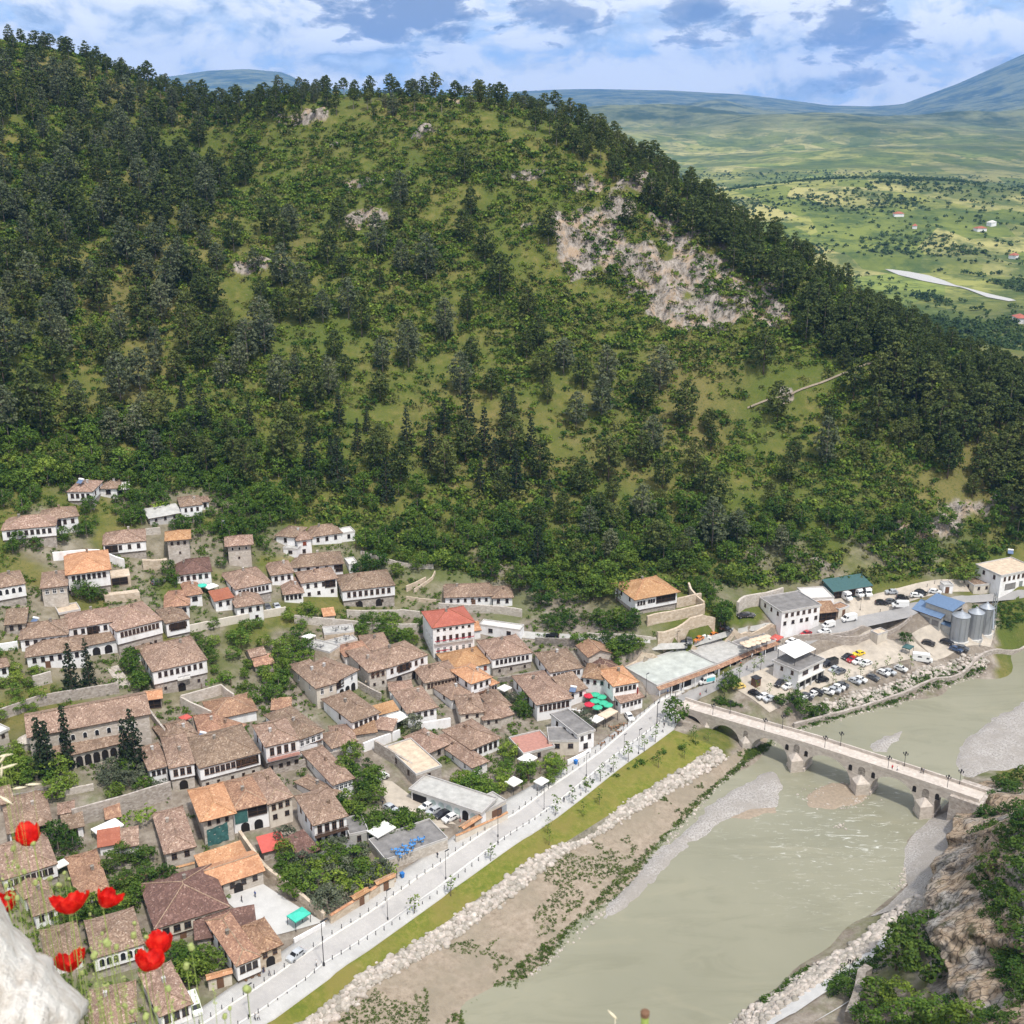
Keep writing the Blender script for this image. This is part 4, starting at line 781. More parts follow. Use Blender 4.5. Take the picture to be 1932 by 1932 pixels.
def roof_mesh(W, D, h, kind, tile_m, over=.6, seed=0):
    x0, x1, y0, y1 = -over, W + over, -over, D + over; sx, sy = x1 - x0, y1 - y0; slope = .40
    e0, e1 = h + .02, h + .22
    if kind == 'hip':
        half = min(sx, sy) / 2; rise = slope * half
        def top(x, y): return e1 + slope * min(x - x0, x1 - x, y - y0, y1 - y)
    elif kind == 'gable': top = lambda x, y: e1 + slope * min(y - y0, y1 - y)
    elif kind == 'cross': top = lambda x, y: e1 + slope * min(x - x0, x1 - x)
    elif kind == 'shed': top = lambda x, y: e1 + .26 * (y - y0)
    elif kind == 'flat': top = lambda x, y: e1
    g = MB(); nx, ny = max(4, int(sx / 1.1)) // 2 * 2, max(4, int(sy / 1.1)) // 2 * 2
    if kind == 'hip':                                         # lines through the hips keep creases sharp
        pass
    xs, ys = np.linspace(x0, x1, nx + 1), np.linspace(y0, y1, ny + 1)
    if kind == 'hip':
        half = min(sx, sy) / 2; xs = np.unique(np.round(np.concatenate([x0 + np.linspace(0, half, 7), np.linspace(x0 + half, x1 - half, max(2, nx // 2)), x1 - np.linspace(0, half, 7)]), 4)); ys = np.unique(np.round(np.concatenate([y0 + np.linspace(0, half, 7), np.linspace(y0 + half, y1 - half, max(2, ny // 2)), y1 - np.linspace(0, half, 7)]), 4))
    v = []; nX, nY = len(xs), len(ys)
    for b in ys:
        for a in xs: v.append((a, b, top(a, b) + (jit(seed, (a, b)) if kind != 'flat' else 0)))
    f = []
    for j in range(nY - 1):
        for i in range(nX - 1):
            a = j * nX + i; q = (a, a + 1, a + nX + 1, a + nX)
            if kind == 'hip':
                cx_, cy_ = (xs[i] + xs[i + 1]) / 2, (ys[j] + ys[j + 1]) / 2
                lx, ly = (cx_ < (x0 + x1) / 2), (cy_ < (y0 + y1) / 2)
                f += [(q[0], q[1], q[2]), (q[0], q[2], q[3])] if lx == ly else [(q[0], q[1], q[3]), (q[1], q[2], q[3])]
            else: f.append(q)
    g.add(v, f, 0)
    ring = [(a, y0) for a in xs] + [(x1, b) for b in ys[1:]] + [(a, y1) for a in xs[::-1][1:]] + [(x0, b) for b in ys[::-1][1:-1]]
    n = len(ring); lowz = (lambda p: e0) if kind in ('hip', 'flat') else (lambda p: top(*p) - .2)
    g.add([(p[0], p[1], top(*p) + (jit(seed, p) if kind != 'flat' else 0)) for p in ring] + [(p[0], p[1], lowz(p)) for p in ring], [(i, i + n, (i + 1) % n + n, (i + 1) % n) for i in range(n)], 1)
    if kind in ('hip', 'flat'): g.add([(x0, y0, e0), (x1, y0, e0), (x1, y1, e0), (x0, y1, e0)], [(0, 3, 2, 1)], 1)
    else:
        o = len(g.v); g.add([(a, b, top(a, b) - .2) for b in ys for a in xs], [(j * nX + i, j * nX + nX + i, j * nX + nX + i + 1, j * nX + i + 1) for j in range(nY - 1) for i in range(nX - 1)], 1)
    rid = MB()
    if kind == 'hip':
        half = min(sx, sy) / 2; zt = e1 + slope * half + .05; r_ = .11
        if sx >= sy: A, B = (x0 + half, (y0 + y1) / 2, zt), (x1 - half, (y0 + y1) / 2, zt)
        else: A, B = ((x0 + x1) / 2, y0 + half, zt), ((x0 + x1) / 2, y1 - half, zt)
        if abs(sx - sy) > .3: rid.tube([A, B], r_, 5)
        for c_, e in (((x0, y0), A), ((x0, y1), A if sx >= sy else B), ((x1, y0), B if sx >= sy else A), ((x1, y1), B)): rid.tube([(c_[0], c_[1], e1 + .06), e], r_, 5)
    elif kind == 'gable': rid.tube([(x0, (y0 + y1) / 2, e1 + slope * sy / 2 + .06), (x1, (y0 + y1) / 2, e1 + slope * sy / 2 + .06)], .15, 5)
    elif kind == 'cross': rid.tube([((x0 + x1) / 2, y0, e1 + slope * sx / 2 + .06), ((x0 + x1) / 2, y1, e1 + slope * sx / 2 + .06)], .15, 5)
    return g.mesh('roof', [tile_m, 'wood_dark' if kind != 'flat' else 'concrete_pale']), (rid if rid.v else None), top
HS = []
def house(reg, x1, y1, x2, y2, h, D, label, roof='hip', tl='tile_brown', wall='plaster_white', base=0.0, bm='stone_wall', n=4, ww=.8, wh=1.3, low=0, ls=.55, style='dark', side=2, door=0, arches=0, chim=1, over=.5, name='house', cat='house', group=None, zoff=None, lowarch=False, glz=None, parts=None):
    m_ = hit(*uv(reg, (x1 + x2) / 2, (y1 + y2) / 2), h); zg = float(ground(m_[0], m_[1])) if zoff is None else zoff; ze = zg + h
    P1, P2 = at_z(*uv(reg, x1, y1), ze), at_z(*uv(reg, x2, y2), ze); W = float(np.linalg.norm((P2 - P1)[:2])); D = D * (1.28 if roof in ('hip', 'gable') and name == 'house' and D > 5 else 1.0); a = math.atan2(P2[1] - P1[1], P2[0] - P1[0])
    t = thing(name, label, cat, (P1[0], P1[1], zg), a, group); sd = len(HS); HS.append((t, W, D, h)); r = random.Random(sd)
    hb = h * base; g = MB(); dp = 4.5
    if base > 0:
        obj('stone_base', MB().box(0, W, 0, D, -dp, hb).mesh('stone_base', bm), t); b_ = .22
        g.box(-b_, W + b_, -b_, D, hb + .003, h)
    else: g.box(0, W, 0, D, -dp, h)
    obj('wall', g.mesh('wall', wall), t); fy = -.22 if base > 0 else 0.0; fx0, fx1 = (-.22, W + .22) if base > 0 else (0, W)
    if base > 0: obj('floor_beam', MB().box(fx0 - .03, fx1 + .03, fy - .05, fy + .1, hb - .12, hb + .06).mesh('floor_beam', 'wood_dark'), t)
    if roof:
        rm, rid, top = roof_mesh(W, D, h, roof, tl, over, sd); ro = obj('roof', rm, t)
        if rid: obj('ridge_tiles', rid.mesh('ridge_tiles', 'ridge_pale' if r.random() < .3 or 'pale ridge' in label else tl), ro)
        if roof == 'flat':
            q = MB(); o_ = over; q.box(-o_, W + o_, -o_, -o_ + .2, h + .22, h + .6).box(-o_, W + o_, D + o_ - .2, D + o_, h + .22, h + .6).box(-o_, -o_ + .2, -o_ + .2, D + o_ - .2, h + .22, h + .6).box(W + o_ - .2, W + o_, -o_ + .2, D + o_ - .2, h + .22, h + .6)
            obj('parapet', q.mesh('parapet', 'plaster_grey'), ro)
        elif chim:
            for _ in range(chim):
                cx_, cy_ = W * r.uniform(.25, .75), D * r.uniform(.35, .65); zt = top(cx_, cy_)
                obj('chimney', MB().box(cx_ - .3, cx_ + .3, cy_ - .3, cy_ + .3, zt - .5, zt + .9).box(cx_ - .37, cx_ + .37, cy_ - .37, cy_ + .37, zt + .9, zt + 1.0).mesh('chimney', r.choice(['stone_wall', 'stone_dark', 'plaster_grey', 'tile_brown'])), ro)
        elif roof in ('gable', 'cross'): pass
        if roof in ('gable', 'cross', 'shed'):                # gable ends
            q = MB(); zz = lambda x, y: top(x, y) - .2
            if roof == 'gable':
                for X in (0.0, W - .2): q.prism([(0, 0)], 0, 0) if False else q.add([(X, 0, h), (X, D, h), (X, D / 2, zz(X, D / 2)), (X + .2, 0, h), (X + .2, D, h), (X + .2, D / 2, zz(X, D / 2))], [(0, 2, 1), (3, 4, 5), (0, 3, 5, 2), (1, 2, 5, 4), (0, 1, 4, 3)])
            elif roof == 'cross':
                for Y in (0.0, D - .2): q.add([(0, Y, h), (W, Y, h), (W / 2, Y, zz(W / 2, Y)), (0, Y + .2, h), (W, Y + .2, h), (W / 2, Y + .2, zz(W / 2, Y))], [(0, 1, 2), (3, 5, 4), (0, 2, 5, 3), (1, 4, 5, 2), (0, 3, 4, 1)])
            else:
                for X in (0.0, W - .2): q.add([(X, 0, h), (X, D, h), (X, D, zz(X, D)), (X + .2, 0, h), (X + .2, D, h), (X + .2, D, zz(X, D))], [(0, 2, 1), (3, 4, 5), (0, 3, 5, 2), (1, 2, 5, 4), (0, 1, 4, 3)])
                q.box(.2, W - .2, D - .2, D, h, zz(0, D - .1))
            obj('gable_wall', q.mesh('gable_wall', wall), t)
    if n:
        zc = h - wh - (.55 if h > 3 else .4)
        for i in range(n):
            xx = W * (i + .5) / n * .9 + W * .05; add_window(t, xx, fy, zc, min(ww, W / n * .62), wh, style)
    if low:
        for i in range(low): add_window(t, W * (i + .5) / low + r.uniform(-.4, .4), 0, max(.5, hb * .45 if base else h - 4.4), ls, ls * 1.25, 'dark' if not lowarch else 'dark_arch')
    if side:
        for X, rz, fx in ((fx0, -math.pi / 2, 1), (fx1, math.pi / 2, 1)):
            for i in range(side): add_window(t, X, D * (i + .6) / (side + .4), h - wh - .5, min(ww, .75), wh, style, rz)
    if door: obj('door', MB().box(-.55, .55, -.08, .03, 0, 2.1).box(-.65, -.55, -.11, .03, 0, 2.2).box(.55, .65, -.11, .03, 0, 2.2).box(-.65, .65, -.11, .03, 2.1, 2.25).mesh('door', 'wood_brown'), t, (W * door, 0 if base else fy, 0.05))
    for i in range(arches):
        aw = min(2.0, W / (arches + 1) * .8); g2 = panel(arch_poly(aw, 2.5), -.05, .02); o_ = obj('arched_door', g2.mesh('arched_door', 'opening_shade'), t, (W * (i + .8) / (arches + .6), 0, 0.0))  # near-black panel puts the doorway's shade into colour
    if glz:                                                   # upper-floor gallery, its shade painted as a near-black panel: (from, to) fractions
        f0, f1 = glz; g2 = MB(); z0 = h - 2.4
        g2.box(W * f0, W * f1, fy - .04, fy + .02, z0, h - .25); obj('gallery', g2.mesh('gallery', 'opening_shade'), t)
        g3 = MB(); k = max(2, int((f1 - f0) * W / 1.6)); 
        for i in range(k + 1): q = W * f0 + (W * (f1 - f0)) * i / k; g3.box(q - .07, q + .07, fy - .15, fy - .045, z0, h - .25)
        g3.box(W * f0, W * f1, fy - .18, fy - .15, z0 + .85, z0 + .97).box(W * f0 - .1, W * f1 + .1, fy - .2, fy - .045, z0 - .12, z0 - .003)
        obj('gallery_railing', g3.mesh('gallery_railing', 'wood_dark'), t)
    t['_w'] = 0; del t['_w']
    return t, W
def balcony(t, x0, x1, z, dep=1.0, flowers=None, y=0.0, mat='metal_dark', slab='concrete_pale'):
    b = obj('balcony', MB().box(x0, x1, y - dep, y - .002, z - .16, z).mesh('balcony', slab), t); g = MB()
    for k in range(int((x1 - x0) / .35) + 1):
        q = x0 + .06 + k * .35
        if q < x1 - .03: g.box(q - .02, q + .02, y - dep + .02, y - dep + .06, z + .002, z + .95)
    g.box(x0, x1, y - dep, y - dep + .08, z + .95, z + 1.03); obj('railing', g.mesh('railing', mat), b)
    if flowers:
        V, F = clumps([(q, y - dep - .08, z + .9) for q in np.arange(x0 + .2, x1, .45)], [.3] * len(np.arange(x0 + .2, x1, .45)), 14, .14, rng); obj('flower_box', npmesh('flower_box', V, F, 'flower_red'), b)
hs = house
# upper left of the village
hs('A', 525, 240, 705, 238, 4.8, 8, 'highest white house, four windows over a stone base below the thicket', base=.4, n=4, side=2)
hs('A', 765, 217, 895, 213, 3.0, 6.5, 'small white block with one window at the right end of the highest house', n=1, ww=1.3, side=0, chim=1)
hs('A', 905, 228, 985, 222, 2.2, 4, 'open stone lean-to beside the highest white house', 'shed', 'concrete_pale', 'stone_wall', n=0, side=0, chim=0, name='shed', cat='shed', glz=(.1, .6))
hs('A', 330, 462, 598, 425, 4.4, 7, 'long-roofed white house with a recessed porch, second up at the left edge', n=4, side=1, glz=(.1, .5))
hs('A', 20, 537, 420, 500, 5.2, 8, 'wide white house with low brown roof below the porch house at left', base=.42, n=8, side=1, door=.55)
hs('A', 800, 648, 1112, 616, 4.6, 8, 'white and stone house with hipped roof left of the orange-capped tower', base=.35, n=4, side=1, glz=(.02, .32))
hs('A', 1285, 615, 1450, 600, 8.0, 7, 'square stone tower house under a pale orange pyramid roof', 'hip', 'tile_orange', 'stone_pale', n=3, ww=.6, wh=.9, low=1, ls=.4, side=1, chim=0, name='tower_house', cat='tower house', over=.8)
hs('A', 1750, 655, 1925, 640, 7.2, 7, 'square stone tower house with brown roof and three arched windows', 'hip', 'tile_brown', 'stone_pale', n=3, ww=.6, wh=1.0, low=1, ls=.4, style='white_arch', side=1, chim=0, name='tower_house', cat='tower house', over=1.0)
hs('A', 1395, 355, 1545, 338, 5.8, 7, 'tall white house with three small windows high by the trees, above the orange tower', base=.4, n=3, ww=.6, wh=1.1, low=1, side=1)
hs('A', 1547, 320, 1602, 314, 2.6, 5, 'little white annex on the right of the tall hillside house', n=1, side=0, chim=0)
hs('A', 1150, 445, 1385, 402, 2.8, 5, 'low ruined white outbuilding left of the tall hillside house', 'shed', 'concrete', 'plaster_grey', n=3, ww=.6, wh=.8, side=0, chim=0, name='outbuilding', cat='outbuilding')
hs('A', 525, 875, 832, 835, 7.4, 12, 'big white mansion with pale orange roof and a row of seven dark windows', 'hip', 'tile_orange', base=.35, n=7, ww=.75, wh=1.4, arches=1, side=3, over=.9)
hs('A', 850, 900, 1000, 880, 3.0, 6, 'half-ruined stone building with open dark bay beside the orange-roofed mansion', None, wall='stone_tan', n=0, side=0, name='ruin', cat='ruin', glz=(.05, .85))
hs('A', 320, 982, 510, 960, 6.0, 9, 'pale stone house with three white-framed windows left of the orange-roofed mansion', wall='stone_pale', n=3, ww=.9, wh=1.2, style='white', side=2)
hs('A', -40, 985, 185, 945, 6.0, 8, 'white house with bluish arched windows at the left edge', base=.4, n=4, ww=.9, wh=1.5, style='white_arch', side=1)
hs('A', 1360, 880, 1620, 850, 3.6, 9, 'low white house with very dark brown roof below the two towers', 'hip', 'tile_dark', n=5, side=1)
hs('A', 1270, 1128, 1450, 1110, 3.4, 9, 'white cottage with mottled orange hip roof and three windows', 'hip', 'tile_mixed', n=3, ww=1.0, side=2)
hs('A', 1440, 1040, 1550, 1022, 3.6, 8, 'rear wing with orange-brown roof behind the mottled-roof cottage', 'hip', 'tile_mixed', n=1, ww=1.4, side=0)
hs('A', 1655, 1080, 1785, 1052, 3.6, 4.5, 'small white house with bright red sheet roof and terrace', 'shed', 'tile_red', n=2, side=0, chim=0)
hs('A', 155, 1375, 512, 1335, 4.6, 8, 'long white house with five square windows above the terrace pines', n=5, ww=.85, wh=1.2, side=1)
hs('A', 530, 1292, 850, 1240, 5.4, 8, 'white house with dark corner bay and stair, left of the many-windowed house', base=.3, n=5, side=1, arches=1, glz=(.42, .68))
hs('A', 900, 1310, 1235, 1225, 8.2, 12, 'large house with eleven windows in its white upper storey and two arched gates', base=.52, n=10, ww=.7, wh=1.4, style='brown', low=3, arches=2, side=3)
hs('A', 1280, 1250, 1445, 1215, 5.0, 8, 'white house with a white awning over its balcony', base=.2, n=4, side=1, glz=(.15, .85))
hs('A', 205, 1510, 640, 1450, 4.2, 7, 'long low white house behind the two dark firs', n=6, side=1, door=.35)
hs('A', 660, 1425, 900, 1375, 3.4, 4, 'white gatehouse with large arched windows under the many-windowed house', n=0, arches=2, side=0, roof='shed', chim=0)
hs('A', 1180, 1620, 1580, 1530, 7.6, 13, 'big square white house with red balcony doors, standing alone above the church', base=.5, n=8, ww=.7, wh=1.35, style='dark', low=3, arches=1, side=4)
balcony(HS[-1][0], HS[-1][1] * .42, HS[-1][1] * .66, 4.0, 1.1, None, -.22)
hs('A', -60, 1605, 60, 1580, 3.0, 5, 'small low house at the left edge over the light trees', n=2, side=0)
hs('A', 45, 1262, 190, 1248, 3.0, 6, 'little grey stone shed with flat brown roof at left', 'shed', 'tile_brown', 'stone_wall', n=2, side=0, chim=0, name='shed', cat='shed')
hs('A', 1120, 1842, 1238, 1826, 2.6, 5, 'open shed with orange tiles just right of the church', 'gable', 'tile_orange', 'stone_wall', n=0, side=0, chim=0, glz=(.05, .95), name='shed', cat='shed')
# upper middle
hs('B', 355, 402, 460, 386, 4.8, 8, 'white gabled house with two red shutters, highest in the middle', n=1, ww=1.0, wh=1.2, style='shutter', low=1, ls=.9, side=1)
hs('B', 190, 362, 330, 375, 3.2, 7, 'white wing with one window left of the red-shuttered house', n=1, side=1, chim=0)
hs('B', 245, 462, 352, 472, 2.2, 5, 'flat-roofed white box below the red-shuttered house', 'flat', 'concrete', n=1, ww=1.2, wh=.9, side=0, chim=0, over=.1, name='outbuilding', cat='outbuilding')
hs('B', 465, 372, 690, 340, 3.2, 7, 'brown-roofed white wing right of the red-shuttered house', n=3, side=1)
hs('B', 620, 362, 795, 335, 2.8, 5, 'low white terrace house at the right end of the highest middle row', 'flat', 'concrete_pale', n=2, side=0, over=.1)
hs('B', 310, 610, 700, 576, 3.0, 8, 'long half beige half white house with a red-railed porch', n=5, ww=.8, wh=1.0, side=1, glz=(.86, 1.0))
hs('B', 750, 592, 820, 582, 2.8, 6, 'small white cube with one window on the end of the long beige house', 'flat', 'concrete_pale', n=1, ww=.5, wh=.6, side=0, over=.05)
hs('B', 155, 667, 320, 645, 3.8, 8, 'white house with three windows under a steep brown hip roof', n=3, side=2)
hs('B', -112, 915, 88, 882, 5.0, 8, 'white house with tall windows beside the two grey parked cars', n=3, low=2, ls=.8, side=1)
hs('B', -120, 775, 145, 722, 5.6, 11, 'broad house with five windows in white over stone and an arched door', base=.48, n=8, ww=.7, arches=1, side=2)
hs('B', 390, 727, 655, 690, 5.4, 7, 'white two-storey house with a dark glazed loggia at its right', base=0, n=4, low=3, ls=.8, side=1, glz=(.66, .95))
hs('B', 252, 815, 395, 800, 3.0, 10, 'white cottage with glass porch right of the parked grey cars', n=4, side=1, ww=.7)
hs('B', 705, 787, 1095, 742, 6.4, 10, 'grand white house with projecting middle bay over twin arches', base=.48, n=8, ww=.85, wh=1.6, style='brown', low=2, arches=2, side=2)
hs('B', 1490, 837, 1850, 826, 3.2, 8, 'long single-storey white house with a brown door and six windows under the wood', n=6, ww=.65, wh=1.0, door=.6, side=1)
hs('B', 1857, 842, 2005, 836, 2.8, 7, 'small white house with two windows next to the long single-storey one', n=2, side=1)
t, W = hs('B', 1395, 1072, 1712, 1028, 10.2, 9.5, 'tall four-storey white house with the bright red tiled roof', 'hip', 'tile_red', n=6, ww=.6, wh=.6, side=0, chim=2, over=.4)
for z_, hh, st in ((5.6, 1.6, 'brown'), (2.0, 1.5, 'white')):
    for i in range(6): add_window(t, W * (i + .5) / 6 * .92 + W * .04, 0, z_, .75, hh, st)
for z_ in (2.2, 5.6):
    for i in range(3): add_window(t, 0, 2 + 2.6 * i, z_, .6, 1.2, 'white', -math.pi / 2)
balcony(t, W * .03, W * .97, 5.2, .8, True); balcony(t, W * .05, W * .38, 2.0, .8, True)
hs('H', 40, 97, 390, 146, 3.2, 4, 'plain white flat-topped building with a wrought window right of the red roof', 'flat', 'concrete_pale', n=2, ww=1.2, wh=1.2, side=0, over=.05)
hs('H', 155, 387, 485, 330, 5.6, 10, 'eight-window house, white over grey stone, right of the red-roofed tower block', base=.48, n=8, ww=.7, wh=1.2, low=3, side=1)
t, W = hs('B', 500, 1535, 650, 1490, 6.4, 13, 'tall cream corner house with broad brown roof and arched side windows', wall='plaster_cream', n=2, ww=.8, wh=1.6, style='white', side=2)
hs('B', 652, 1480, 812, 1396, 5.6, 10, 'white wing with dark recess and three arches beside the tall cream corner house', n=2, ww=.7, wh=1.5, style='white', arches=3, side=0, glz=(0, .33))
t, W = hs('B', 905, 1412, 1036, 1378, 6.4, 12, 'stone restaurant house with dark lettering under its eaves', wall='stone_pale', n=3, ww=.7, wh=1.4, style='brown', low=2, side=1)
for k, (s_, z_) in enumerate((('TRADITA', 6.0), ('E BERATIT', 5.35))):
    c_ = bpy.data.curves.new('lettering', 'FONT'); c_.body = s_; c_.size = .75; c_.extrude = .03; c_.materials.append(MATS['wood_brown']); q_ = bpy.data.objects.new('tmp', c_); COL.objects.link(q_); me_ = bpy.data.meshes.new_from_object(q_.evaluated_get(bpy.context.evaluated_depsgraph_get())); bpy.data.objects.remove(q_); o_ = obj('lettering', me_, t, (W * .08, -.06, z_ - .3)); o_.rotation_euler = (R(90), 0, 0)
hs('B', 1036, 1382, 1345, 1278, 6.2, 9, 'white house with dark wooden gallery beside the lettered restaurant', base=.45, n=6, ww=.75, wh=1.4, style='brown', arches=2, side=1, glz=(.28, .56))
hs('B', 880, 1246, 1060, 1222, 3.0, 8, 'brown roof of a back house above the lettered restaurant', n=2, side=0)
hs('B', 722, 1292, 905, 1256, 3.0, 6, 'back house with patched pale orange roof behind the lettered restaurant', 'hip', 'tile_mixed', n=2, side=0)
hs('B', 1545, 1400, 1845, 1338, 3.8, 9, 'white house with pale orange roof and red shutters below the red-roofed tower block', 'hip', 'tile_orange', n=4, style='shutter', side=1)
hs('B', 1335, 1492, 1602, 1440, 4.2, 8, 'cream house with a ribbon of nine brown windows', wall='plaster_cream', n=9, ww=.65, wh=1.4, style='brown', side=2)
t, W = hs('B', 1690, 1500, 1840, 1450, 6.6, 8, 'tall white house with orange roof and a wooden balcony', 'hip', 'tile_orange', n=3, ww=.7, wh=1.3, low=2, ls=.7, side=2)
balcony(t, W * .3, W * .9, 3.3, .9, None, 0, 'wood_brown', 'wood_brown')
hs('B', 1842, 1512, 1890, 1494, 4.4, 5, 'narrow white wing with orange roof on the balcony house', 'hip', 'tile_orange', n=2, ww=.6, side=0, chim=0)
hs('B', 1540, 1622, 1690, 1570, 3.2, 7, 'low white house with small windows in front of the wooden balcony house', n=4, ww=.55, wh=.8, side=1)
# centre
hs('E', 170, 512, 430, 420, 5.4, 12, 'white house with five dark windows under the biggest brown roof', n=5, ww=.75, wh=1.4, side=1, low=1)
hs('E', 720, 425, 1000, 366, 4.6, 10, 'white house behind the white roof terrace with a broad brown roof', n=4, side=1)
hs('E', 1240, 432, 1465, 410, 4.4, 8, 'cream cube house with two tiny windows and brown hip roof', wall='plaster_cream', n=2, ww=.6, wh=.8, low=2, ls=.45, side=1)
hs('E', 1468, 492, 1640, 470, 3.2, 7, 'stone annex on the right of the cream cube house', wall='stone_pale', n=2, ww=.5, wh=.7, side=0, chim=0)
hs('E', 1562, 387, 1730, 348, 3.2, 9, 'open-fronted brown-roofed pavilion with dark porch', n=0, side=1, glz=(.05, .85))
hs('E', 1345, 782, 1620, 670, 3.4, 9.5, 'square brown-roofed house with dark doorways left of the red terrace', n=5, ww=.8, wh=1.6, side=1)
hs('E', 930, 815, 1120, 728, 2.8, 8, 'low brown stone house with a white dish on its roof', wall='stone_wall', n=1, side=1)
hs('E', 1355, 962, 1500, 902, 3.0, 14, 'long low house with a white shuttered window above the vine garden', n=1, ww=1.4, wh=1.2, style='white', side=3)
hs('E', 800, 1040, 1050, 955, 4.0, 16, 'long old stone ruin with an earth-covered roof above the white car', 'flat', 'flat_tan', 'stone_wall', n=1, side=2, over=.1, name='ruin', cat='ruin')
t, W = hs('E', 752, 1182, 1440, 1412, 3.4, 6.5, 'long flat-roofed garage with pale green arched doors facing the parked cars', 'flat', 'concrete', n=0, side=0, over=.5, wall='plaster_white', name='garage', cat='garage')
for i in range(6):
    xx = W * (.32 + .115 * i); g2 = panel(arch_poly(1.7, 2.7), -.05, .02); obj('arched_door', g2.mesh('arched_door', 'opening_shade' if i == 4 else simple('door_green', (.52, .60, .58), var=.06) if i == 0 else MATS['door_green']), t, (xx, 0, 0))  # the near-black arch paints the shade of an open doorway
obj('carport_bay_shade', MB().box(W * .02, W * .22, -.06, .02, .05, 2.7).mesh('carport_bay_shade', 'opening_shade'), t)  # flat dark panel in place of the shade inside the bay
hs('E', 1446, 1424, 1690, 1300, 2.8, 5, 'low walled garage with brown roller gates along the pavement', 'flat', 'concrete', 'plaster_cream', n=0, side=0, over=.1, name='garage', cat='garage')
W = HS[-1][1]
for f_ in (.62, .9): obj('gate', MB().box(-1.6 if f_ < .8 else -.9, 1.6 if f_ < .8 else .9, -.07, .02, .1, 2.2).mesh('gate', 'wood_brown' if f_ < .8 else 'metal_galv'), HS[-1][0], (W * f_, 0, 0))
t, W = hs('D', 975, 757, 1285, 683, 8.2, 9, 'house with four tall doors opening on a long red-tiled balcony', base=.45, n=4, ww=.9, wh=2.0, style='brown', low=4, ls=.75, side=2)
balcony(t, -.1, W + .1, 4.9, 1.3, None, -.22, 'wood_dark', 'terrace_red')
hs('D', 325, 967, 900, 815, 6.6, 12, 'longest house of the lower village, seven windows and a glazed gallery', base=.5, bm='stone_pale', n=10, ww=.95, wh=1.5, style='brown', low=5, side=2, glz=(.60, .98))
hs('D', 30, 967, 250, 922, 6.4, 12, 'house with three brown windows joined to the left of the longest house', base=.5, bm='stone_pale', n=3, ww=.9, wh=1.7, style='brown', arches=1, side=1)
hs('C', 1480, 987, 1650, 945, 4.4, 9, 'white house with three dark windows nearest the churchyard', n=3, ww=.7, wh=1.2, side=1)
hs('D', 440, 490, 875, 398, 2.6, 8, 'low mottled orange roof below the walled ruin', 'hip', 'tile_mixed', n=0, side=0, chim=0)
hs('D', 330, 640, 590, 590, 3.0, 8, 'patched orange and brown hip roof above the longest house', 'hip', 'tile_mixed', n=2, side=1)
hs('D', 590, 655, 760, 545, 3.2, 7, 'small brown roof carrying a solar panel', 'hip', 'tile_mixed', n=1, side=0)
hs('D', 10, 735, 300, 645, 3.0, 8, 'plain brown roof with coloured washing under its eave', n=2, side=0)
hs('D', 1285, 692, 1530, 600, 5.2, 13, 'deep brown roof with a glazed white bay facing the lane', n=4, ww=.9, wh=1.5, style='white', side=1)
t, W = hs('D', 350, 1482, 640, 1410, 7.0, 10, 'stone house with bright orange roof and dark green netting on its wall', 'hip', 'tile_orange', 'stone_pale', n=3, ww=.6, wh=1.1, side=2, chim=0, over=.9)
V, F = [], []
xs_, zs_ = np.linspace(W * .08, W * .8, 9), np.linspace(-.5, 4.2, 8); g = MB()
vv = [(a, -.18 - .15 * math.sin(a * 3 + b * 2) - .1 * math.sin(b * 5), b + (a / W) * 1.2) for b in zs_ for a in xs_]; g.add(vv, [tuple(int(i) for i in q) for q in grid_faces(9, 8)]); obj('netting', g.mesh('netting', 'tarp_green', True), t)
hs('D', 645, 1392, 990, 1310, 6.2, 10, 'half orange, half brown roofed house with a dark gallery over arches', 'hip', 'tile_mixed', n=0, arches=2, side=0, glz=(.42, .95))
g = MB(); g.box(.3, HS[-1][1] * .4, -.12, -.05, 2.6, 5.9); obj('netting', g.mesh('netting', 'tarp_green'), HS[-1][0])
hs('D', 1000, 1322, 1225, 1250, 6.6, 11, 'cream house with three upper and two lower windows by the gallery house', wall='plaster_cream', n=3, ww=.85, wh=1.4, style='brown', low=2, ls=.9, side=1)
hs('D', 1640, 1132, 1830, 1068, 4.6, 14, 'wide brown-roofed house with four shuttered windows by the small car park', n=4, ww=.8, wh=1.2, style='white', side=2)
hs('D', 1590, 1272, 1700, 1208, 3.2, 9, 'brown roof in front of the wide house by the small car park', n=2, side=0)
t, W = hs('D', 1448, 1530, 1765, 1440, 7.4, 10, 'narrow house with two long dark-railed balconies over a black awning', n=4, ww=.9, wh=1.9, style='brown', low=0, side=3, wall='plaster_white')
for i in range(4): add_window(t, W * (i + .5) / 4, 0, 1.9, .9, 1.8, 'brown')
balcony(t, -.1, W + .1, 4.6, 1.1, None, 0, 'wood_dark', 'wood_dark'); balcony(t, -.1, W + .1, 1.7, 1.1, None, 0, 'wood_dark', 'wood_dark')
hs('D', 1320, 1850, 1482, 1772, 2.6, 6, 'low brown sheet-roofed shed left of the black awning', 'shed', 'tile_dark', 'plaster_grey', n=0, arches=1, side=0, chim=0, name='shed', cat='shed')
hs('D', 950, 1800, 1150, 1745, 2.4, 4, 'small shed with faded red tin roof in the garden', 'shed', 'awning_red', 'stone_wall', n=0, arches=0, side=0, chim=0, name='shed', cat='shed')
hs('G', 340, 405, 765, 262, 2.8, 3.5, 'long open shed with orange tiles on posts, uppermost beside the paved yard', 'shed', 'tile_orange', 'stone_pale', n=0, side=0, chim=0, glz=(.02, .98), name='shed', cat='shed')
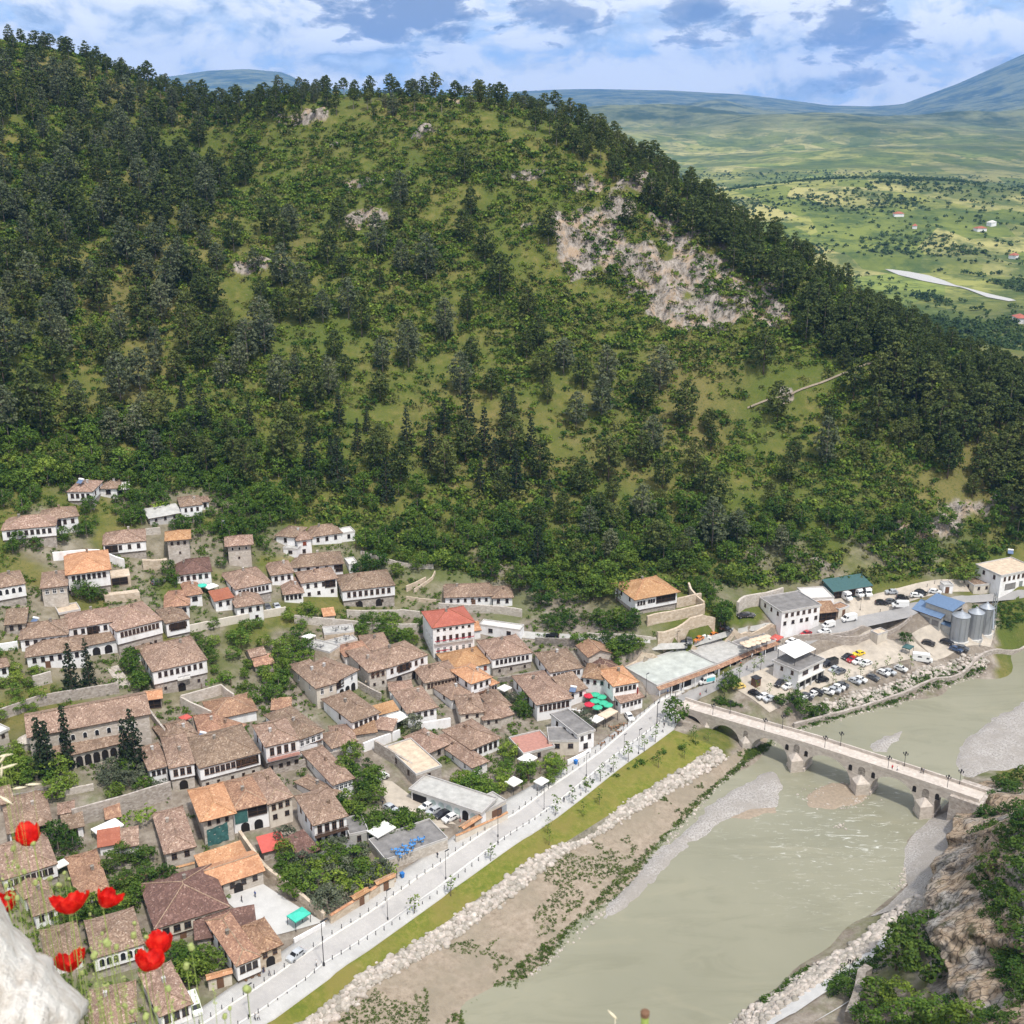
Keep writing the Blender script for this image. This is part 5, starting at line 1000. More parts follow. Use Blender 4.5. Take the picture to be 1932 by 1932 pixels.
hs('G', 440, 587, 940, 420, 3.4, 6, 'long orange-roofed building with an arched door on the paved yard', 'gable', 'tile_orange', 'stone_pale', n=4, ww=.9, wh=1.1, arches=1, side=1, chim=0)
hs('C', 1640, 1812, 1920, 1742, 4.6, 13, 'stone house with deep brown roof and two windows left of the orange sheds', wall='stone_pale', n=2, ww=.95, wh=1.3, side=1)
hs('F', 1545, 985, 2246, 775, 4.4, 12, 'long dark-brown hip roof with pale ridge lines beside the paved yard', 'hip', 'tile_dark', 'plaster_cream', base=.4, n=6, ww=1.2, wh=1.4, side=2, door=.35)
hs('G', 290, 1097, 860, 990, 2.6, 5, 'low brown lean-to roof in front of the dark-brown hip roof', 'shed', 'tile_dark', 'stone_wall', n=2, side=0, chim=0, name='shed', cat='shed')
hs('G', 690, 1352, 897, 1265, 4.6, 12, 'corner cafe with mottled orange roof and three tall windows by the road', 'hip', 'tile_mixed', base=.22, n=3, ww=.9, wh=1.5, side=4)
hs('G', 900, 1237, 1115, 1150, 4.2, 7, 'stone wing of the corner cafe with a big arched entrance', 'hip', 'tile_mixed', 'stone_tan', n=2, ww=.8, wh=1.0, style='brown', arches=1, side=0, chim=0)
hs('F', 1590, 1850, 1882, 1732, 3.8, 10, 'lowest brown-roofed house beside the white van at the bottom', n=3, ww=1.0, wh=1.6, side=1)
hs('F', 940, 1277, 1400, 1140, 5.2, 9, 'white house with six arched blue-black windows among the poppies', base=.4, n=6, ww=1.0, wh=1.7, style='white_arch', side=1)
hs('F', 345, 862, 562, 788, 3.4, 8, 'small white house with brown roof half hidden behind the poppies', n=2, side=1)
hs('F', 780, 692, 1062, 610, 3.4, 12, 'house with broad brown and orange roof behind the middle poppies', 'hip', 'tile_mixed', n=2, side=1)
hs('F', 40, 505, 545, 350, 4.8, 10, 'white house with a long band of seven blue-framed windows at lower left', base=.35, n=8, ww=1.1, wh=1.4, style='dark', side=1)
hs('C', 90, 1612, 500, 1510, 3.4, 12, 'brown-roofed house with wide dark porch behind the topmost poppy', n=0, side=1, glz=(.05, .9))
hs('C', 640, 1580, 815, 1540, 2.6, 4, 'stone lean-to with grey tiles beside the dark porch house', 'shed', 'tile_brown', 'plaster_white', n=0, side=0, chim=0, glz=(.2, .7), name='shed', cat='shed')
hs('F', 480, 1335, 805, 1238, 3.2, 8, 'brown roof beside the big white rock', n=1, side=1)
hs('F', 900, 1995, 1330, 1900, 3.2, 8, 'dark roof at the very bottom under the poppies', n=2, side=0)
hs('C', 985, 1745, 1170, 1712, 2.4, 4, 'small shed with red tin roof in the cluttered courtyard', 'shed', 'tile_red', 'plaster_white', n=0, side=0, chim=0, name='shed', cat='shed')
hs('C', 590, 1420, 720, 1395, 3.4, 4, 'small stone gate tower with tiled cap on the church wall', 'hip', 'tile_brown', 'stone_pale', n=2, ww=.7, wh=1.2, style='dark_arch', side=1, chim=0, name='gatehouse', cat='gatehouse')
hs('C', 1060, 1470, 1180, 1445, 2.2, 5, 'broken tiled lean-to against the long church wall', 'shed', 'tile_mixed', 'stone_wall', n=0, side=0, chim=0, name='shed', cat='shed')
hs('E', 140, 1640, 330, 1600, 2.5, 7, 'grey concrete terrace block left of the blue chairs', 'flat', 'concrete_dark', 'concrete', n=1, side=0, over=.05, name='outbuilding', cat='outbuilding')
hs('E', 1, 730, 200, 700, 3.2, 7, 'small brown-roofed gate lodge beside the red door awning', n=1, side=0, chim=0)
hs('D', 1630, 770, 1860, 700, 3.0, 6, 'brown-roofed white outhouse on the lane below the glazed bay', n=1, side=0)
hs('E', 200, 640, 400, 610, 2.8, 5, 'little orange-edged roof by the arched white wall', 'shed', 'tile_mixed', 'stone_pale', n=0, side=0, chim=0, name='shed', cat='shed')
for a_ in (('E', 500, 1890, 1112, 1672, 2.7, 9, 'fenced bar terrace above the road with grey floor', 'stone_pale'), ('B', 410, 1215, 600, 1265, 2.4, 5, 'stone-fronted cafe terrace in the central garden', 'stone_tan'), ('B', 560, 1125, 790, 1100, 2.4, 5, 'highest stone cafe terrace in the central garden', 'stone_tan'), ('B', 600, 1222, 815, 1165, 2.2, 4, 'lower stone cafe terrace left of the lettered restaurant', 'stone_tan')):
    hs(*a_[:7], a_[7], 'flat', 'concrete_dark' if a_[0] == 'E' else 'concrete', a_[8], n=0, side=0, chim=0, over=.05, name='terrace', cat='terrace')
for a_ in (('E', 435, 445, 620, 395, 3.6, 3.5, 'orange lean-to roof behind the white roof canopy', 'shed', 'tile_orange', 'plaster_white'), ('E', 350, 575, 560, 600, 3.0, 4, 'brown lean-to roof below the white roof canopy', 'shed', 'tile_brown', 'stone_pale'), ('B', 1065, 1555, 1235, 1540, 3.0, 5, 'small brown roof at the foot of the gallery beside the lettered restaurant', 'hip', 'tile_brown', 'plaster_white'), ('D', 1030, 395, 1210, 385, 2.6, 4, 'patched orange shed roof below the tall cream corner house', 'shed', 'tile_mixed', 'plaster_white'),
           ('C', -30, 640, 78, 590, 5, 6, 'pale stone block at the left edge beside the church', 'flat', 'concrete_pale', 'stone_pale'), ('B', 0, 1300, 110, 1275, 2.4, 5, 'brown garden shed in the middle of the big green garden', 'gable', 'tile_brown', 'stone_wall'), ('B', 30, 1370, 170, 1345, 2.2, 4, 'pinkish low shed roof below the brown garden shed', 'shed', 'tile_mixed', 'stone_wall'), ('D', 1345, 740, 1520, 690, 2.8, 4, 'plank-roofed lean-to left of the glazed white bay', 'shed', 'tile_dark', 'stone_wall'),
           ('B', 1715, 1095, 1760, 1090, 2.6, 4, 'tiny orange-tiled outhouse touching the red-roofed tower block', 'shed', 'tile_orange', 'plaster_white'), ('C', 20, 1330, 130, 1300, 2.4, 5, 'crumbling brown roof under the green churchyard', 'shed', 'tile_brown', 'stone_dark'), ('C', 1180, 1760, 1360, 1730, 2.4, 5, 'dull brown roof joined to the red tin shed', 'shed', 'tile_brown', 'plaster_white'), ('F', 245, 700, 480, 600, 3.0, 7, 'brown roof below the long band of blue-framed windows', 'hip', 'tile_brown', 'plaster_white'),
           ('F', -60, 760, 60, 720, 3, 7, 'brown roof cut by the left edge behind the leftmost poppy', 'hip', 'tile_brown', 'plaster_white'), ('C', 1690, 640, 1860, 590, 2.6, 6, 'brown courtyard roof beside the faded red awning', 'gable', 'tile_brown', 'stone_wall'), ('B', 560, 985, 640, 975, 2.2, 3.5, 'little hut with orange tiles in front of the grand twin-arched house', 'shed', 'tile_orange', 'plaster_cream'), ('H', 205, 905, 330, 865, 2.6, 4, 'low stone roof beside the open-fronted pavilion', 'shed', 'tile_brown', 'stone_pale'), ('A', 1060, 1480, 1160, 1460, 2.6, 4, 'small tiled porch beside the washing line', 'shed', 'tile_brown', 'plaster_white'), ('A', 460, 1180, 610, 1150, 1.6, 5, 'flat mossy roof below the orange-roofed mansion', 'flat', 'flat_tan', 'stone_tan')):
    hs(*a_[:7], a_[7], a_[8], a_[9], a_[10], n=1 if a_[8] != 'shed' else 0, ww=.7, wh=.8, side=0, chim=0, over=.35, name='outbuilding', cat='outbuilding')
# church with arcaded portico
t, W = hs('C', 285, 662, 1470, 432, 8.2, 12, 'long stone church with tiled roof and arched upper windows behind the cypresses', 'gable', 'tile_brown', 'stone_pale', n=0, side=0, chim=0, name='church', cat='church')
for i in range(7): add_window(t, W * (.25 + .1 * i), 0, 5.2, .9, 1.5, 'white_arch')
ap = MB(); ap.lathe([(2.3, -4), (2.3, 4.6), (2.6, 4.7), (.05, 6.2)], 16, 0, -.4, D / 2 if False else 6); obj('apse', ap.mesh('apse', 'stone_pale'), t)
t, W = hs('C', 560, 872, 1320, 690, 4.0, 4, 'tiled portico of round arches along the front of the church', 'shed', 'tile_brown', 'stone_pale', n=0, side=0, chim=0, name='portico', cat='portico')
for i in range(9): obj('arch_opening_shade', panel(arch_poly(W / 9 * .78, 2.9), -.05, .02).mesh('arch_opening_shade', 'opening_shade'), t, (W * (i + .5) / 9, 0, .35))  # near-black panels painted as the shade under the arches
# right of the centre
hs('H', 655, 502, 925, 460, 4.6, 10, 'white house with seven windows behind the solar panels', base=.2, n=7, ww=.7, wh=1.1, side=2)
hs('H', 540, 782, 835, 725, 5.2, 14, 'big white house with seven tall brown doors on a cafe terrace', n=7, ww=.8, wh=1.7, style='brown', side=4)
hs('H', 938, 545, 1140, 568, 4.6, 7, 'white house with pale ridge lines and an oval sign between two bigger houses', 'hip', 'tile_mixed', n=3, ww=.7, wh=1.1, side=1)
hs('H', 1200, 622, 1405, 585, 7.0, 8, 'white house with orange roof and five cross-barred windows near the shops', 'hip', 'tile_orange', base=.35, n=5, ww=.85, wh=1.2, side=2)
g = MB(); g.box(-.05, .05, -.9, -.2, 2.6, 5.6); obj('hanging_sign', g.mesh('hanging_sign', 'sign_red'), HS[-1][0], (HS[-1][1] - .1, 0, 0))
hs('H', 1262, 767, 1450, 715, 3.4, 4.5, 'white cafe porch with brown roof and five windows beside the road', 'shed', 'tile_brown', n=5, ww=.7, wh=1.0, side=1, chim=0)
hs('H', 985, 372, 1180, 337, 3.6, 8, 'stone barn with orange-brown gable roof below the vine terrace', 'cross', 'tile_mixed', 'stone_pale', n=1, ww=.5, wh=.8, side=0, chim=0, name='barn', cat='barn')
hs('H', 1100, 512, 1262, 470, 2.8, 7, 'low dark-tiled roof between the barn and the shops', 'hip', 'tile_dark', n=1, side=0, chim=0)
hs('H', 800, 690, 960, 640, 4.0, 7, 'white house front with slanted solar panels on its brown roof', 'shed', 'tile_brown', n=2, side=0, chim=0)
hs('H', 888, 1052, 1030, 1008, 5.0, 13, 'white building with broad flat dark roof by the promenade', 'flat', 'concrete_dark', n=2, ww=.8, wh=1.2, low=1, ls=1.2, side=3, over=.3)
hs('H', 640, 1105, 900, 1100, 4.0, 7, 'rounded grey flat-roofed corner of the promenade bar', 'flat', 'concrete_dark', 'plaster_cream', n=2, ww=1.2, wh=1.2, side=0, over=.1, name='bar', cat='bar')
hs('H', 420, 1215, 690, 1150, 3.0, 9, 'flat terrace with faded red floor beside the vine pergola', 'flat', 'terrace_red', 'stone_wall', n=1, side=0, over=.1, name='terrace', cat='terrace')
# hillside above the shops
t, W = hs('I', 425, 472, 775, 408, 5.4, 10, 'white house with pale orange roof and dark gallery above the stepped stone terraces', 'hip', 'tile_orange', base=.3, n=0, side=2, glz=(.5, .97), over=1.0)
for i, q in enumerate((.06, .13, .20, .32, .38, .44)): add_window(t, W * q, -.22, 3.3, .55, 1.2, 'dark' if i < 3 else 'dark_arch')
SHOPS = []
for (a, b_, c_, d_, dep, lab, rm_) in ((607, 1226, 1120, 1040, 14, 'longest flat-roofed shop block with a pale green-grey roof', 'roof_grey_green'), (1122, 1040, 1400, 920, 11, 'middle flat-roofed shop block with patched grey roof', 'concrete'), (1402, 920, 1640, 832, 7, 'narrow end of the shop row below the parasol terrace', 'concrete_dark')):
    t, W = hs('I', a, b_, c_, d_, 3.7, dep, lab, 'flat', rm_, 'plaster_white', n=0, side=0, over=.15, name='shop', cat='shop', zoff=.1); k = int(W / 4.2); SHOPS.append((t, W))
    ao = obj('awning', MB().add([(-.3, -1.5, 3.15), (W, -1.5, 3.15), (W, .0, 3.75), (-.3, .0, 3.75), (-.3, -1.5, 3.05), (W, -1.5, 3.05), (W, -.002, 3.55), (-.3, -.002, 3.55)], [(0, 1, 2, 3), (7, 6, 5, 4), (0, 4, 5, 1), (1, 5, 6, 2), (3, 2, 6, 7), (0, 3, 7, 4)]).mesh('awning', 'tile_mixed'), t)
    for i in range(k):
        if dep == 14 and i % 3 == 0: continue
        obj('shop_front', MB().box(W * (i + .12) / k, W * (i + .88) / k, -.05, .02, .1, 2.8).mesh('shop_front', ['opening_shade', 'glass_dark', 'opening_shade'][i % 3]), t)  # near-black fronts carry the painted shade of the shop interiors
    for i in range(k + 1): obj('post', MB().box(W * i / k * .99 - .1, W * i / k * .99 + .1, -1.4, -1.2, -.2, 3.05).mesh('post', 'white_paint'), t)
t, W = hs('I', 1690, 590, 2020, 530, 5.6, 12, 'white two-storey building with flat terrace roof beside the upper road', 'flat', 'concrete_dark', n=6, ww=.9, wh=1.2, style='brown', low=5, ls=.9, side=3, over=.3, zoff=float(at_z(*uv('I', 1800, 690), 6)[2]))
hs('J', 90, 722, 312, 700, 3.2, 7, 'roadside grill with brown tiled porch and dark dining bay', 'shed', 'tile_mixed', 'wood_brown', n=0, side=0, glz=(.02, .98), chim=0, name='restaurant', cat='restaurant')
hs('J', 60, 598, 290, 585, 3.4, 9, 'bare white flat-roofed block behind the roadside grill', 'flat', 'concrete_pale', n=1, side=0, over=.1)
hs('J', 330, 690, 420, 660, 2.6, 4, 'little tan hut with door next to the roadside grill', 'flat', 'tile_mixed', 'plaster_cream', n=0, door=.5, side=0, over=.1, name='hut', cat='hut')
hs('J', 290, 530, 612, 478, 3.2, 6, 'green sheet carport sheltering three camper vans', 'shed', 'metal_green', 'metal_green', n=0, side=0, glz=(.0, 1.0), chim=0, name='carport', cat='carport')
t, W = hs('J', 1735, 398, 2040, 335, 5.4, 11, 'white two-storey roadside building with flat tan roof at right', 'flat', 'flat_tan', n=7, ww=.8, wh=1.3, style='brown', side=2, over=.25)
obj('roller_door', MB().box(W * .15, W * .45, -.05, .02, 0, 2.3).mesh('roller_door', 'concrete_dark'), t); obj('roller_door', MB().box(W * .55, W * .65, -.05, .02, 0, 2.3).mesh('roller_door', 'metal_galv'), t)
hs('J', 1500, 482, 1722, 462, 3.0, 7, 'low brown-topped stone annex left of the white roadside building', 'flat', 'tile_brown', 'plaster_cream', n=3, ww=.7, wh=.9, side=1, over=.1)
hs('J', 1240, 480, 1320, 478, 2.6, 3, 'tiny flat concrete hut at the foot of the rocky slope', 'flat', 'concrete', 'plaster_white', n=0, door=.4, side=0, over=.1, name='hut', cat='hut')
hs('J', 668, 905, 752, 880, 3.0, 3, 'small tan pump house below the road wall', 'flat', 'flat_tan', 'plaster_cream', n=0, side=0, over=.08, name='hut', cat='hut')
# terrace restaurant in the car park
t, W = hs('I', 1835, 1102, 2046, 1000, 5.4, 9, 'two-storey car-park restaurant with roof terrace and white canopy', 'flat', 'concrete_dark', 'plaster_white', n=2, ww=2.4, wh=1.2, style='brown', side=2, over=.5, name='restaurant', cat='restaurant', zoff=-.2)
cp = MB(); cp.add([(W * .15, 3, 8.2), (W + .3, 3, 8.0), (W + .3, 9.6, 8.9), (W * .15, 9.6, 9.2), (W * .15, 3, 8.1), (W + .3, 3, 7.9), (W + .3, 9.6, 8.8), (W * .15, 9.6, 9.1)], [(0, 1, 2, 3), (7, 6, 5, 4), (0, 4, 5, 1), (1, 5, 6, 2), (2, 6, 7, 3), (3, 7, 4, 0)]); obj('canopy', cp.mesh('canopy', 'canvas_white'), t)
pp = MB()
for (a, b_, zz) in ((W * .17, 3.1, 8.1), (W, 3.1, 7.9), (W, 9.2, 8.7), (W * .17, 9.2, 9)): pp.box(a - .06, a + .06, b_ - .06, b_ + .06, 5.62, zz)
obj('canopy_post', pp.mesh('canopy_post', 'metal_dark'), t)
for i in range(5): obj('stilt', MB().box(-.2, .2, -.2, .2, -4.6, 2.4).mesh('stilt', 'concrete'), t, (W * i / 4, -.35, 0))
obj('undercroft_shade', MB().box(.3, W - .3, -.05, .02, .1, 2.1).mesh('undercroft_shade', 'opening_shade'), t); obj('floor_slab', MB().box(-.7, W + .5, -.65, -.06, 2.2, 2.5).mesh('floor_slab', 'concrete_pale'), t)  # shade under the raised floor is a near-black panel
# mill and silos
t, W = hs('J', 978, 682, 1208, 762, 7.4, 9, 'grey grain mill with blue metal roof beside the steel silos', 'gable', 'metal_blue', 'concrete', n=0, side=0, chim=0, over=.5, name='mill', cat='mill', zoff=-.2)
for i in range(3): obj('louvre', MB().box(W * (.05 + .33 * i), W * (.30 + .33 * i), -.05, .02, 4.4, 6.4).mesh('louvre', 'concrete_dark'), t)
obj('roller_door', MB().box(W * .12, W * .42, -.06, .02, 0, 3.6).mesh('roller_door', 'opening_shade'), t); obj('roller_door', MB().box(W * .62, W * .92, -.06, .02, 0, 3.8).mesh('roller_door', 'metal_galv'), t)  # first panel near-black, painted as the shade of the doorway
g = MB(); g.box(W * .3, W + 2.6, 2.0, 8.6, 6.5, 10.4); obj('upper_storey', g.mesh('upper_storey', 'concrete'), t)
g = MB(); g.add([(W * .25, 1.6, 10.6), (W + 3, 1.6, 10.6), (W + 3, 9, 11.6), (W * .25, 9, 11.6), (W * .25, 1.6, 10.42), (W + 3, 1.6, 10.42), (W + 3, 9, 11.42), (W * .25, 9, 11.42)], [(0, 1, 2, 3), (7, 6, 5, 4), (0, 4, 5, 1), (1, 5, 6, 2), (2, 6, 7, 3), (3, 7, 4, 0)]); obj('upper_roof', g.mesh('upper_roof', 'metal_blue'), t)
obj('window_band', MB().box(W + 2.58, W + 2.66, 3, 8, 8.6, 9.8).mesh('window_band', 'opening_shade'), t)
g = MB(); g.box(W + .003, W + 3.2, 1.0, 6.0, -4, 5.6).add([(W, .6, 5.6), (W + 3.6, .6, 5.6), (W + 3.6, 6.4, 6.4), (W, 6.4, 6.4), (W, .6, 5.45), (W + 3.6, .6, 5.45), (W + 3.6, 6.4, 6.2), (W, 6.4, 6.2)], [(0, 1, 2, 3), (7, 6, 5, 4), (0, 4, 5, 1), (1, 5, 6, 2), (2, 6, 7, 3), (3, 7, 4, 0)], 1); obj('annex', g.mesh('annex', ['concrete', 'metal_blue']), t)
m, nt, b = nodes('silo_steel'); wv = nt.nodes.new('ShaderNodeTexWave'); wv.wave_type = 'BANDS'; wv.bands_direction = 'Z'; wv.inputs['Scale'].default_value = 1.6; nt.links.new(coord(nt, 'Object'), wv.inputs[0]); c = ramp(nt, wv.outputs[1], [(0, (.32, .34, .37)), (1, (.44, .46, .50))]); c = mixc(nt, ramp(nt, noise(nt, .5, 4, .6, coord(nt, 'Object', (1, 1, .2))), [(.45, 0.0), (.7, .5)]), c, (.28, .28, .29)); nt.links.new(c, b.inputs[0]); b.inputs['Roughness'].default_value = .45; b.inputs['Metallic'].default_value = .5; bump(nt, b, wv.outputs[1], .4, .05); MATS['silo_steel'] = m
for (x_, y_, rad, ht, lab) in ((1382, 972, 2.75, 8.6, 'nearest and largest corrugated steel silo beside the mill'), (1508, 950, 2.45, 9.0, 'middle corrugated steel silo of the three by the river'), (1597, 908, 2.3, 9.2, 'rearmost corrugated steel silo of the three, by the lattice mast')):
    p = at('J', x_, y_ - 6); t = thing('silo', lab, 'silo', (p[0], p[1] + rad * .7, p[2]), 0, 'steel silos beside the mill')
    obj('shell', MB().lathe([(rad, -1), (rad, ht)], 28).mesh('shell', 'silo_steel', False), t); obj('cone_roof', MB().lathe([(rad + .12, ht - .05), (rad + .1, ht + .08), (.5, ht + 1.3), (.3, ht + 1.75), (.05, ht + 1.8)], 28).mesh('cone_roof', 'metal_galv'), t)
    rb = MB()
    for k in range(10): a = k * .628; rb.tube([(math.cos(a) * (rad + .06), math.sin(a) * (rad + .06), -.5), (math.cos(a) * (rad + .06), math.sin(a) * (rad + .06), ht)], .06, 4)
    obj('stiffener', rb.mesh('stiffener', 'metal_galv'), t); obj('footing', MB().lathe([(rad + .5, -1.2), (rad + .5, .25), (rad, .3)], 28).mesh('footing', 'concrete_pale'), t)
print('houses', len(HS))

for k, (u_, v_, s_, lab) in enumerate([(1690, 452, 9, 'white farmhouse with red roof beside the dark far wood'), (1845, 463, 10, 'white farmhouse beyond the far river, larger of two'), (1866, 458, 8, 'small white building just right of the larger farmhouse'), (1912, 487, 9, 'reddish-roofed farmhouse at the far right edge'), (1722, 462, 6, 'tiny white shed in the far plain'), (1925, 604, 10, 'house with bright orange roof just beyond the pine ridge')]):
    p = at_z(u_, v_, -5 if v_ > 500 else 2); ti = int(np.interp(math.atan2(p[0], p[1]), th, np.arange(len(th)))); ri = int(np.interp(math.hypot(p[0], p[1]), rr, np.arange(len(rr)))); t = thing('farmhouse', lab, 'house', (p[0], p[1], max(FZ[ri, ti], p[2] - 3)), .3 * k); obj('wall', MB().box(-s_ * .7, s_ * .7, -s_ * .45, s_ * .45, -4, 5).mesh('wall', 'plaster_white'), t)
    a_, b_ = s_ * .78, s_ * .52; obj('roof', MB().add([(-a_, -b_, 5), (a_, -b_, 5), (a_, b_, 5), (-a_, b_, 5), (-a_ + b_, 0, 7.5), (a_ - b_, 0, 7.5)], [(0, 3, 2, 1), (0, 1, 5, 4), (1, 2, 5), (2, 3, 4, 5), (3, 0, 4)]).mesh('roof', 'tile_red' if k != 2 else 'concrete_pale'), t)
# ------------------------------------------------------------------ walls
def wall(reg, pts, h, label, mat='stone_wall', th=.5, down=1.5, cap=None, name='wall'):
    P = np.array([at(reg, *p) for p in pts]); d = np.r_[0, np.cumsum(np.linalg.norm(np.diff(P[:, :2], axis=0), axis=1))]; n = max(3, int(d[-1] / 2.2)); t = np.linspace(0, d[-1], n)
    x, y = np.interp(t, d, P[:, 0]), np.interp(t, d, P[:, 1]); zg = ground(x, y); k = np.ones(5) / 5; zs = np.convolve(np.pad(zg, 2, 'edge'), k, 'valid'); top = np.maximum(zs, zg) + h + rng.normal(0, .05, n)
    dx, dy = np.gradient(x), np.gradient(y); L = np.hypot(dx, dy) + 1e-9; nx, ny = -dy / L * th / 2, dx / L * th / 2
    g = MB(); c0 = np.array([x.mean(), y.mean(), zg.mean()])
    def ring(off, z): return np.stack([x + nx * off, y + ny * off, z], 1) - c0
    A, B, C, D_ = ring(1, zg - down), ring(1, top), ring(-1, top), ring(-1, zg - down)
    vs = np.concatenate([A, B, C, D_]); f = []
    for i in range(n - 1):
        for a, b_ in ((0, 1), (1, 2), (2, 3)): f.append((a * n + i, b_ * n + i, b_ * n + i + 1, a * n + i + 1))
    f += [(0, 3 * n, 2 * n, n), (n - 1, 2 * n - 1, 3 * n - 1, 4 * n - 1)]
    o = tag(obj(name, g.add(vs, f).mesh(name, mat), None, c0), label, 'wall')
    if cap:
        g = MB(); E_, F_, G_ = ring(1.7, top + .02), ring(0, top + .28), ring(-1.7, top + .02); vs = np.concatenate([E_, F_, G_]); f = []
        for i in range(n - 1): f += [(i, n + i, n + i + 1, i + 1), (n + i, 2 * n + i, 2 * n + i + 1, n + i + 1), (i, i + 1, 2 * n + i + 1, 2 * n + i)]
        f += [(0, 2 * n, n), (n - 1, 2 * n - 1, 3 * n - 1)]
        obj('wall_coping', g.add(vs, f).mesh('wall_coping', cap), o)
    return o
wall('B', [(330, 1030), (720, 1068), (1290, 1098)], 2.6, 'long pale stone lane wall ending at the red-roofed tower block', 'stone_pale')
wall('B', [(735, 990), (1180, 985), (1295, 1005)], 2.6, 'stone terrace wall below the grand house with twin arches', 'stone_pale')
wall('A', [(1450, 1320), (1800, 1250), (2120, 1190), (2200, 1180)], 2.4, 'pale lane wall with an arched gate right of the white-awning house', 'plaster_cream')
wall('C', [(0, 490), (420, 345), (1180, 222)], 3.0, 'mossy stone terrace wall behind the church', 'stone_wall')
wall('C', [(730, 1545), (1180, 1420), (1700, 1262)], 4.6, 'long high rubble wall in front of the churchyard', 'stone_wall')
wall('G', [(720, 110), (960, 450), (1240, 660), (1555, 930)], 2.4, 'stone boundary wall with flat coping along the paved yard', 'stone_tan', .7)
wall('M', [(-40, 990), (200, 842), (520, 624)], 2.3, 'garden wall with tiled top beside the lower pavement', 'stone_tan', .5, 1.5, 'tile_orange')
wall('G', [(1250, 1140), (1555, 968)], 1.2, 'low white rendered wall between the paved yard and the road', 'plaster_white', .4)
wall('E', [(1190, 1705), (1600, 1525), (1700, 1470)], 1.9, 'cream wall with tiled top by the car park entrance', 'plaster_cream', .45, 1.5, 'tile_orange')
wall('H', [(800, 1300), (1000, 1195)], 1.3, 'low white wall curving past the rounded bar', 'plaster_white', .35)
wall('U', [(1180, 1262), (1228, 1236), (1300, 1226), (1377, 1202), (1440, 1189), (1500, 1184)], .9, 'long retaining wall of the upper road, rising behind the shops', 'stone_tan', .7, 5)
wall('I', [(0, 795), (250, 800), (500, 822), (600, 846)], 1.1, 'low stepped wall on the uphill side of the lane with the black car', 'stone_pale', .4)
wall('I', [(610, 848), (830, 800), (1100, 742)], 3.6, 'tall tan street wall with garage door under the stepped terraces', 'stone_tan', .8)
wall('I', [(520, 700), (760, 650), (1015, 592)], 3.2, 'second tan terrace wall above the street wall', 'stone_tan', .7)
wall('I', [(770, 545), (985, 500)], 3.2, 'highest tan terrace wall right of the gallery house', 'stone_tan', .7)
wall('I', [(1010, 590), (900, 460), (880, 400)], 3.0, 'tan side wall climbing the slope right of the terraces', 'stone_tan', .6)
wall('I', [(1300, 605), (1340, 555), (1480, 525), (1690, 470)], 4.2, 'curved concrete-block retaining wall at the foot of the green slope', 'stone_pale', .8)
wall('U', [(1560, 1201), (1620, 1187), (1720, 1166)], .9, 'high road retaining wall over the car park', 'stone_wall', .6, 7)
wall('J', [(-40, 960), (250, 945), (660, 930)], 2.2, 'low stone wall under grass at the back of the car park', 'stone_wall', .5)
wall('B', [(840, 505), (1180, 605), (1400, 612)], 1.4, 'dry stone terrace wall in the gardens above the vineyard', 'stone_pale')
wall('B', [(1190, 790), (1340, 712)], 1.6, 'short tan wall beside the zigzag path', 'stone_tan')
wall('B', [(1250, 800), (1400, 690), (1412, 650)], 1.0, 'thin curving wall of the zigzag path', 'stone_tan', .35)
wall('B', [(1190, 850), (1420, 880)], 1.2, 'low terrace wall below the zigzag path', 'stone_tan', .35)
wall('B', [(1440, 935), (1932, 960), (2080, 985)], 2.6, 'stone terrace wall in front of the long single-storey house', 'stone_pale')
wall('H', [(200, 598), (590, 530)], 2.0, 'dark stone garden wall behind the big cafe house', 'stone_dark')
wall('H', [(520, 262), (900, 268)], 2.4, 'dark retaining wall below the lane with the black car', 'stone_dark', .5, 3)
wall('A', [(410, 765), (750, 738), (830, 770), (960, 830)], 2.6, 'white plastered wall behind the orange-roofed mansion', 'plaster_white')
wall('A', [(960, 580), (1235, 560)], 2.0, 'pale wall left of the orange-capped tower', 'stone_pale')
wall('A', [(1100, 830), (1290, 830)], 3.0, 'rough stone bastion terrace below the orange-capped tower', 'stone_tan', 1.2)
wall('A', [(800, 1075), (1070, 1050)], 2.0, 'flat-topped stone terrace wall below the ruin with the dark bay', 'stone_tan', 2.5)
wall('E', [(230, 175), (455, 305)], 2.2, 'mossy stone wall beside the lettered restaurant', 'stone_wall')
wall('E', [(395, 810), (640, 960), (870, 1110)], 3.6, 'old rubble wall on the uphill side of the white car', 'stone_wall')
wall('E', [(850, 600), (1140, 560)], 2.6, 'white wall with arched gate by the dark-trunked tree', 'plaster_white')
wall('E', [(280, 805), (640, 672)], 2.6, 'long white lane wall with a dark arched gate', 'plaster_white')
wall('D', [(140, 345), (540, 235), (660, 345)], 3.0, 'roofless ruin wall above the mottled roof', 'stone_pale')
wall('D', [(135, 345), (440, 505)], 2.6, 'pale side wall of the roofless ruin', 'stone_pale')
wall('C', [(1480, 450), (1560, 560), (1650, 690)], 2.2, 'stone wall stepping down right of the church', 'stone_wall')
wall('C', [(230, 930), (370, 1090)], 1.2, 'short pale wall in the green churchyard', 'stone_pale')
wall('C', [(0, 1330), (540, 1230)], 2.2, 'broken dark-topped wall below the green churchyard', 'stone_dark')
wall('C', [(600, 1240), (930, 1180)], 1.6, 'low wall along the churchyard path', 'stone_pale')
wall('F', [(1180, 600), (1600, 500), (1932, 425)], 2.2, 'long tile-topped courtyard wall left of the orange sheds', 'stone_tan', .5, 1.5, 'tile_orange')
wall('J', [(-60, 1700), (500, 1555), (900, 1425), (1420, 1245), (1932, 1030)], 1.3, 'old stone quay wall between the car park and the river', 'stone_wall', .8, 3)
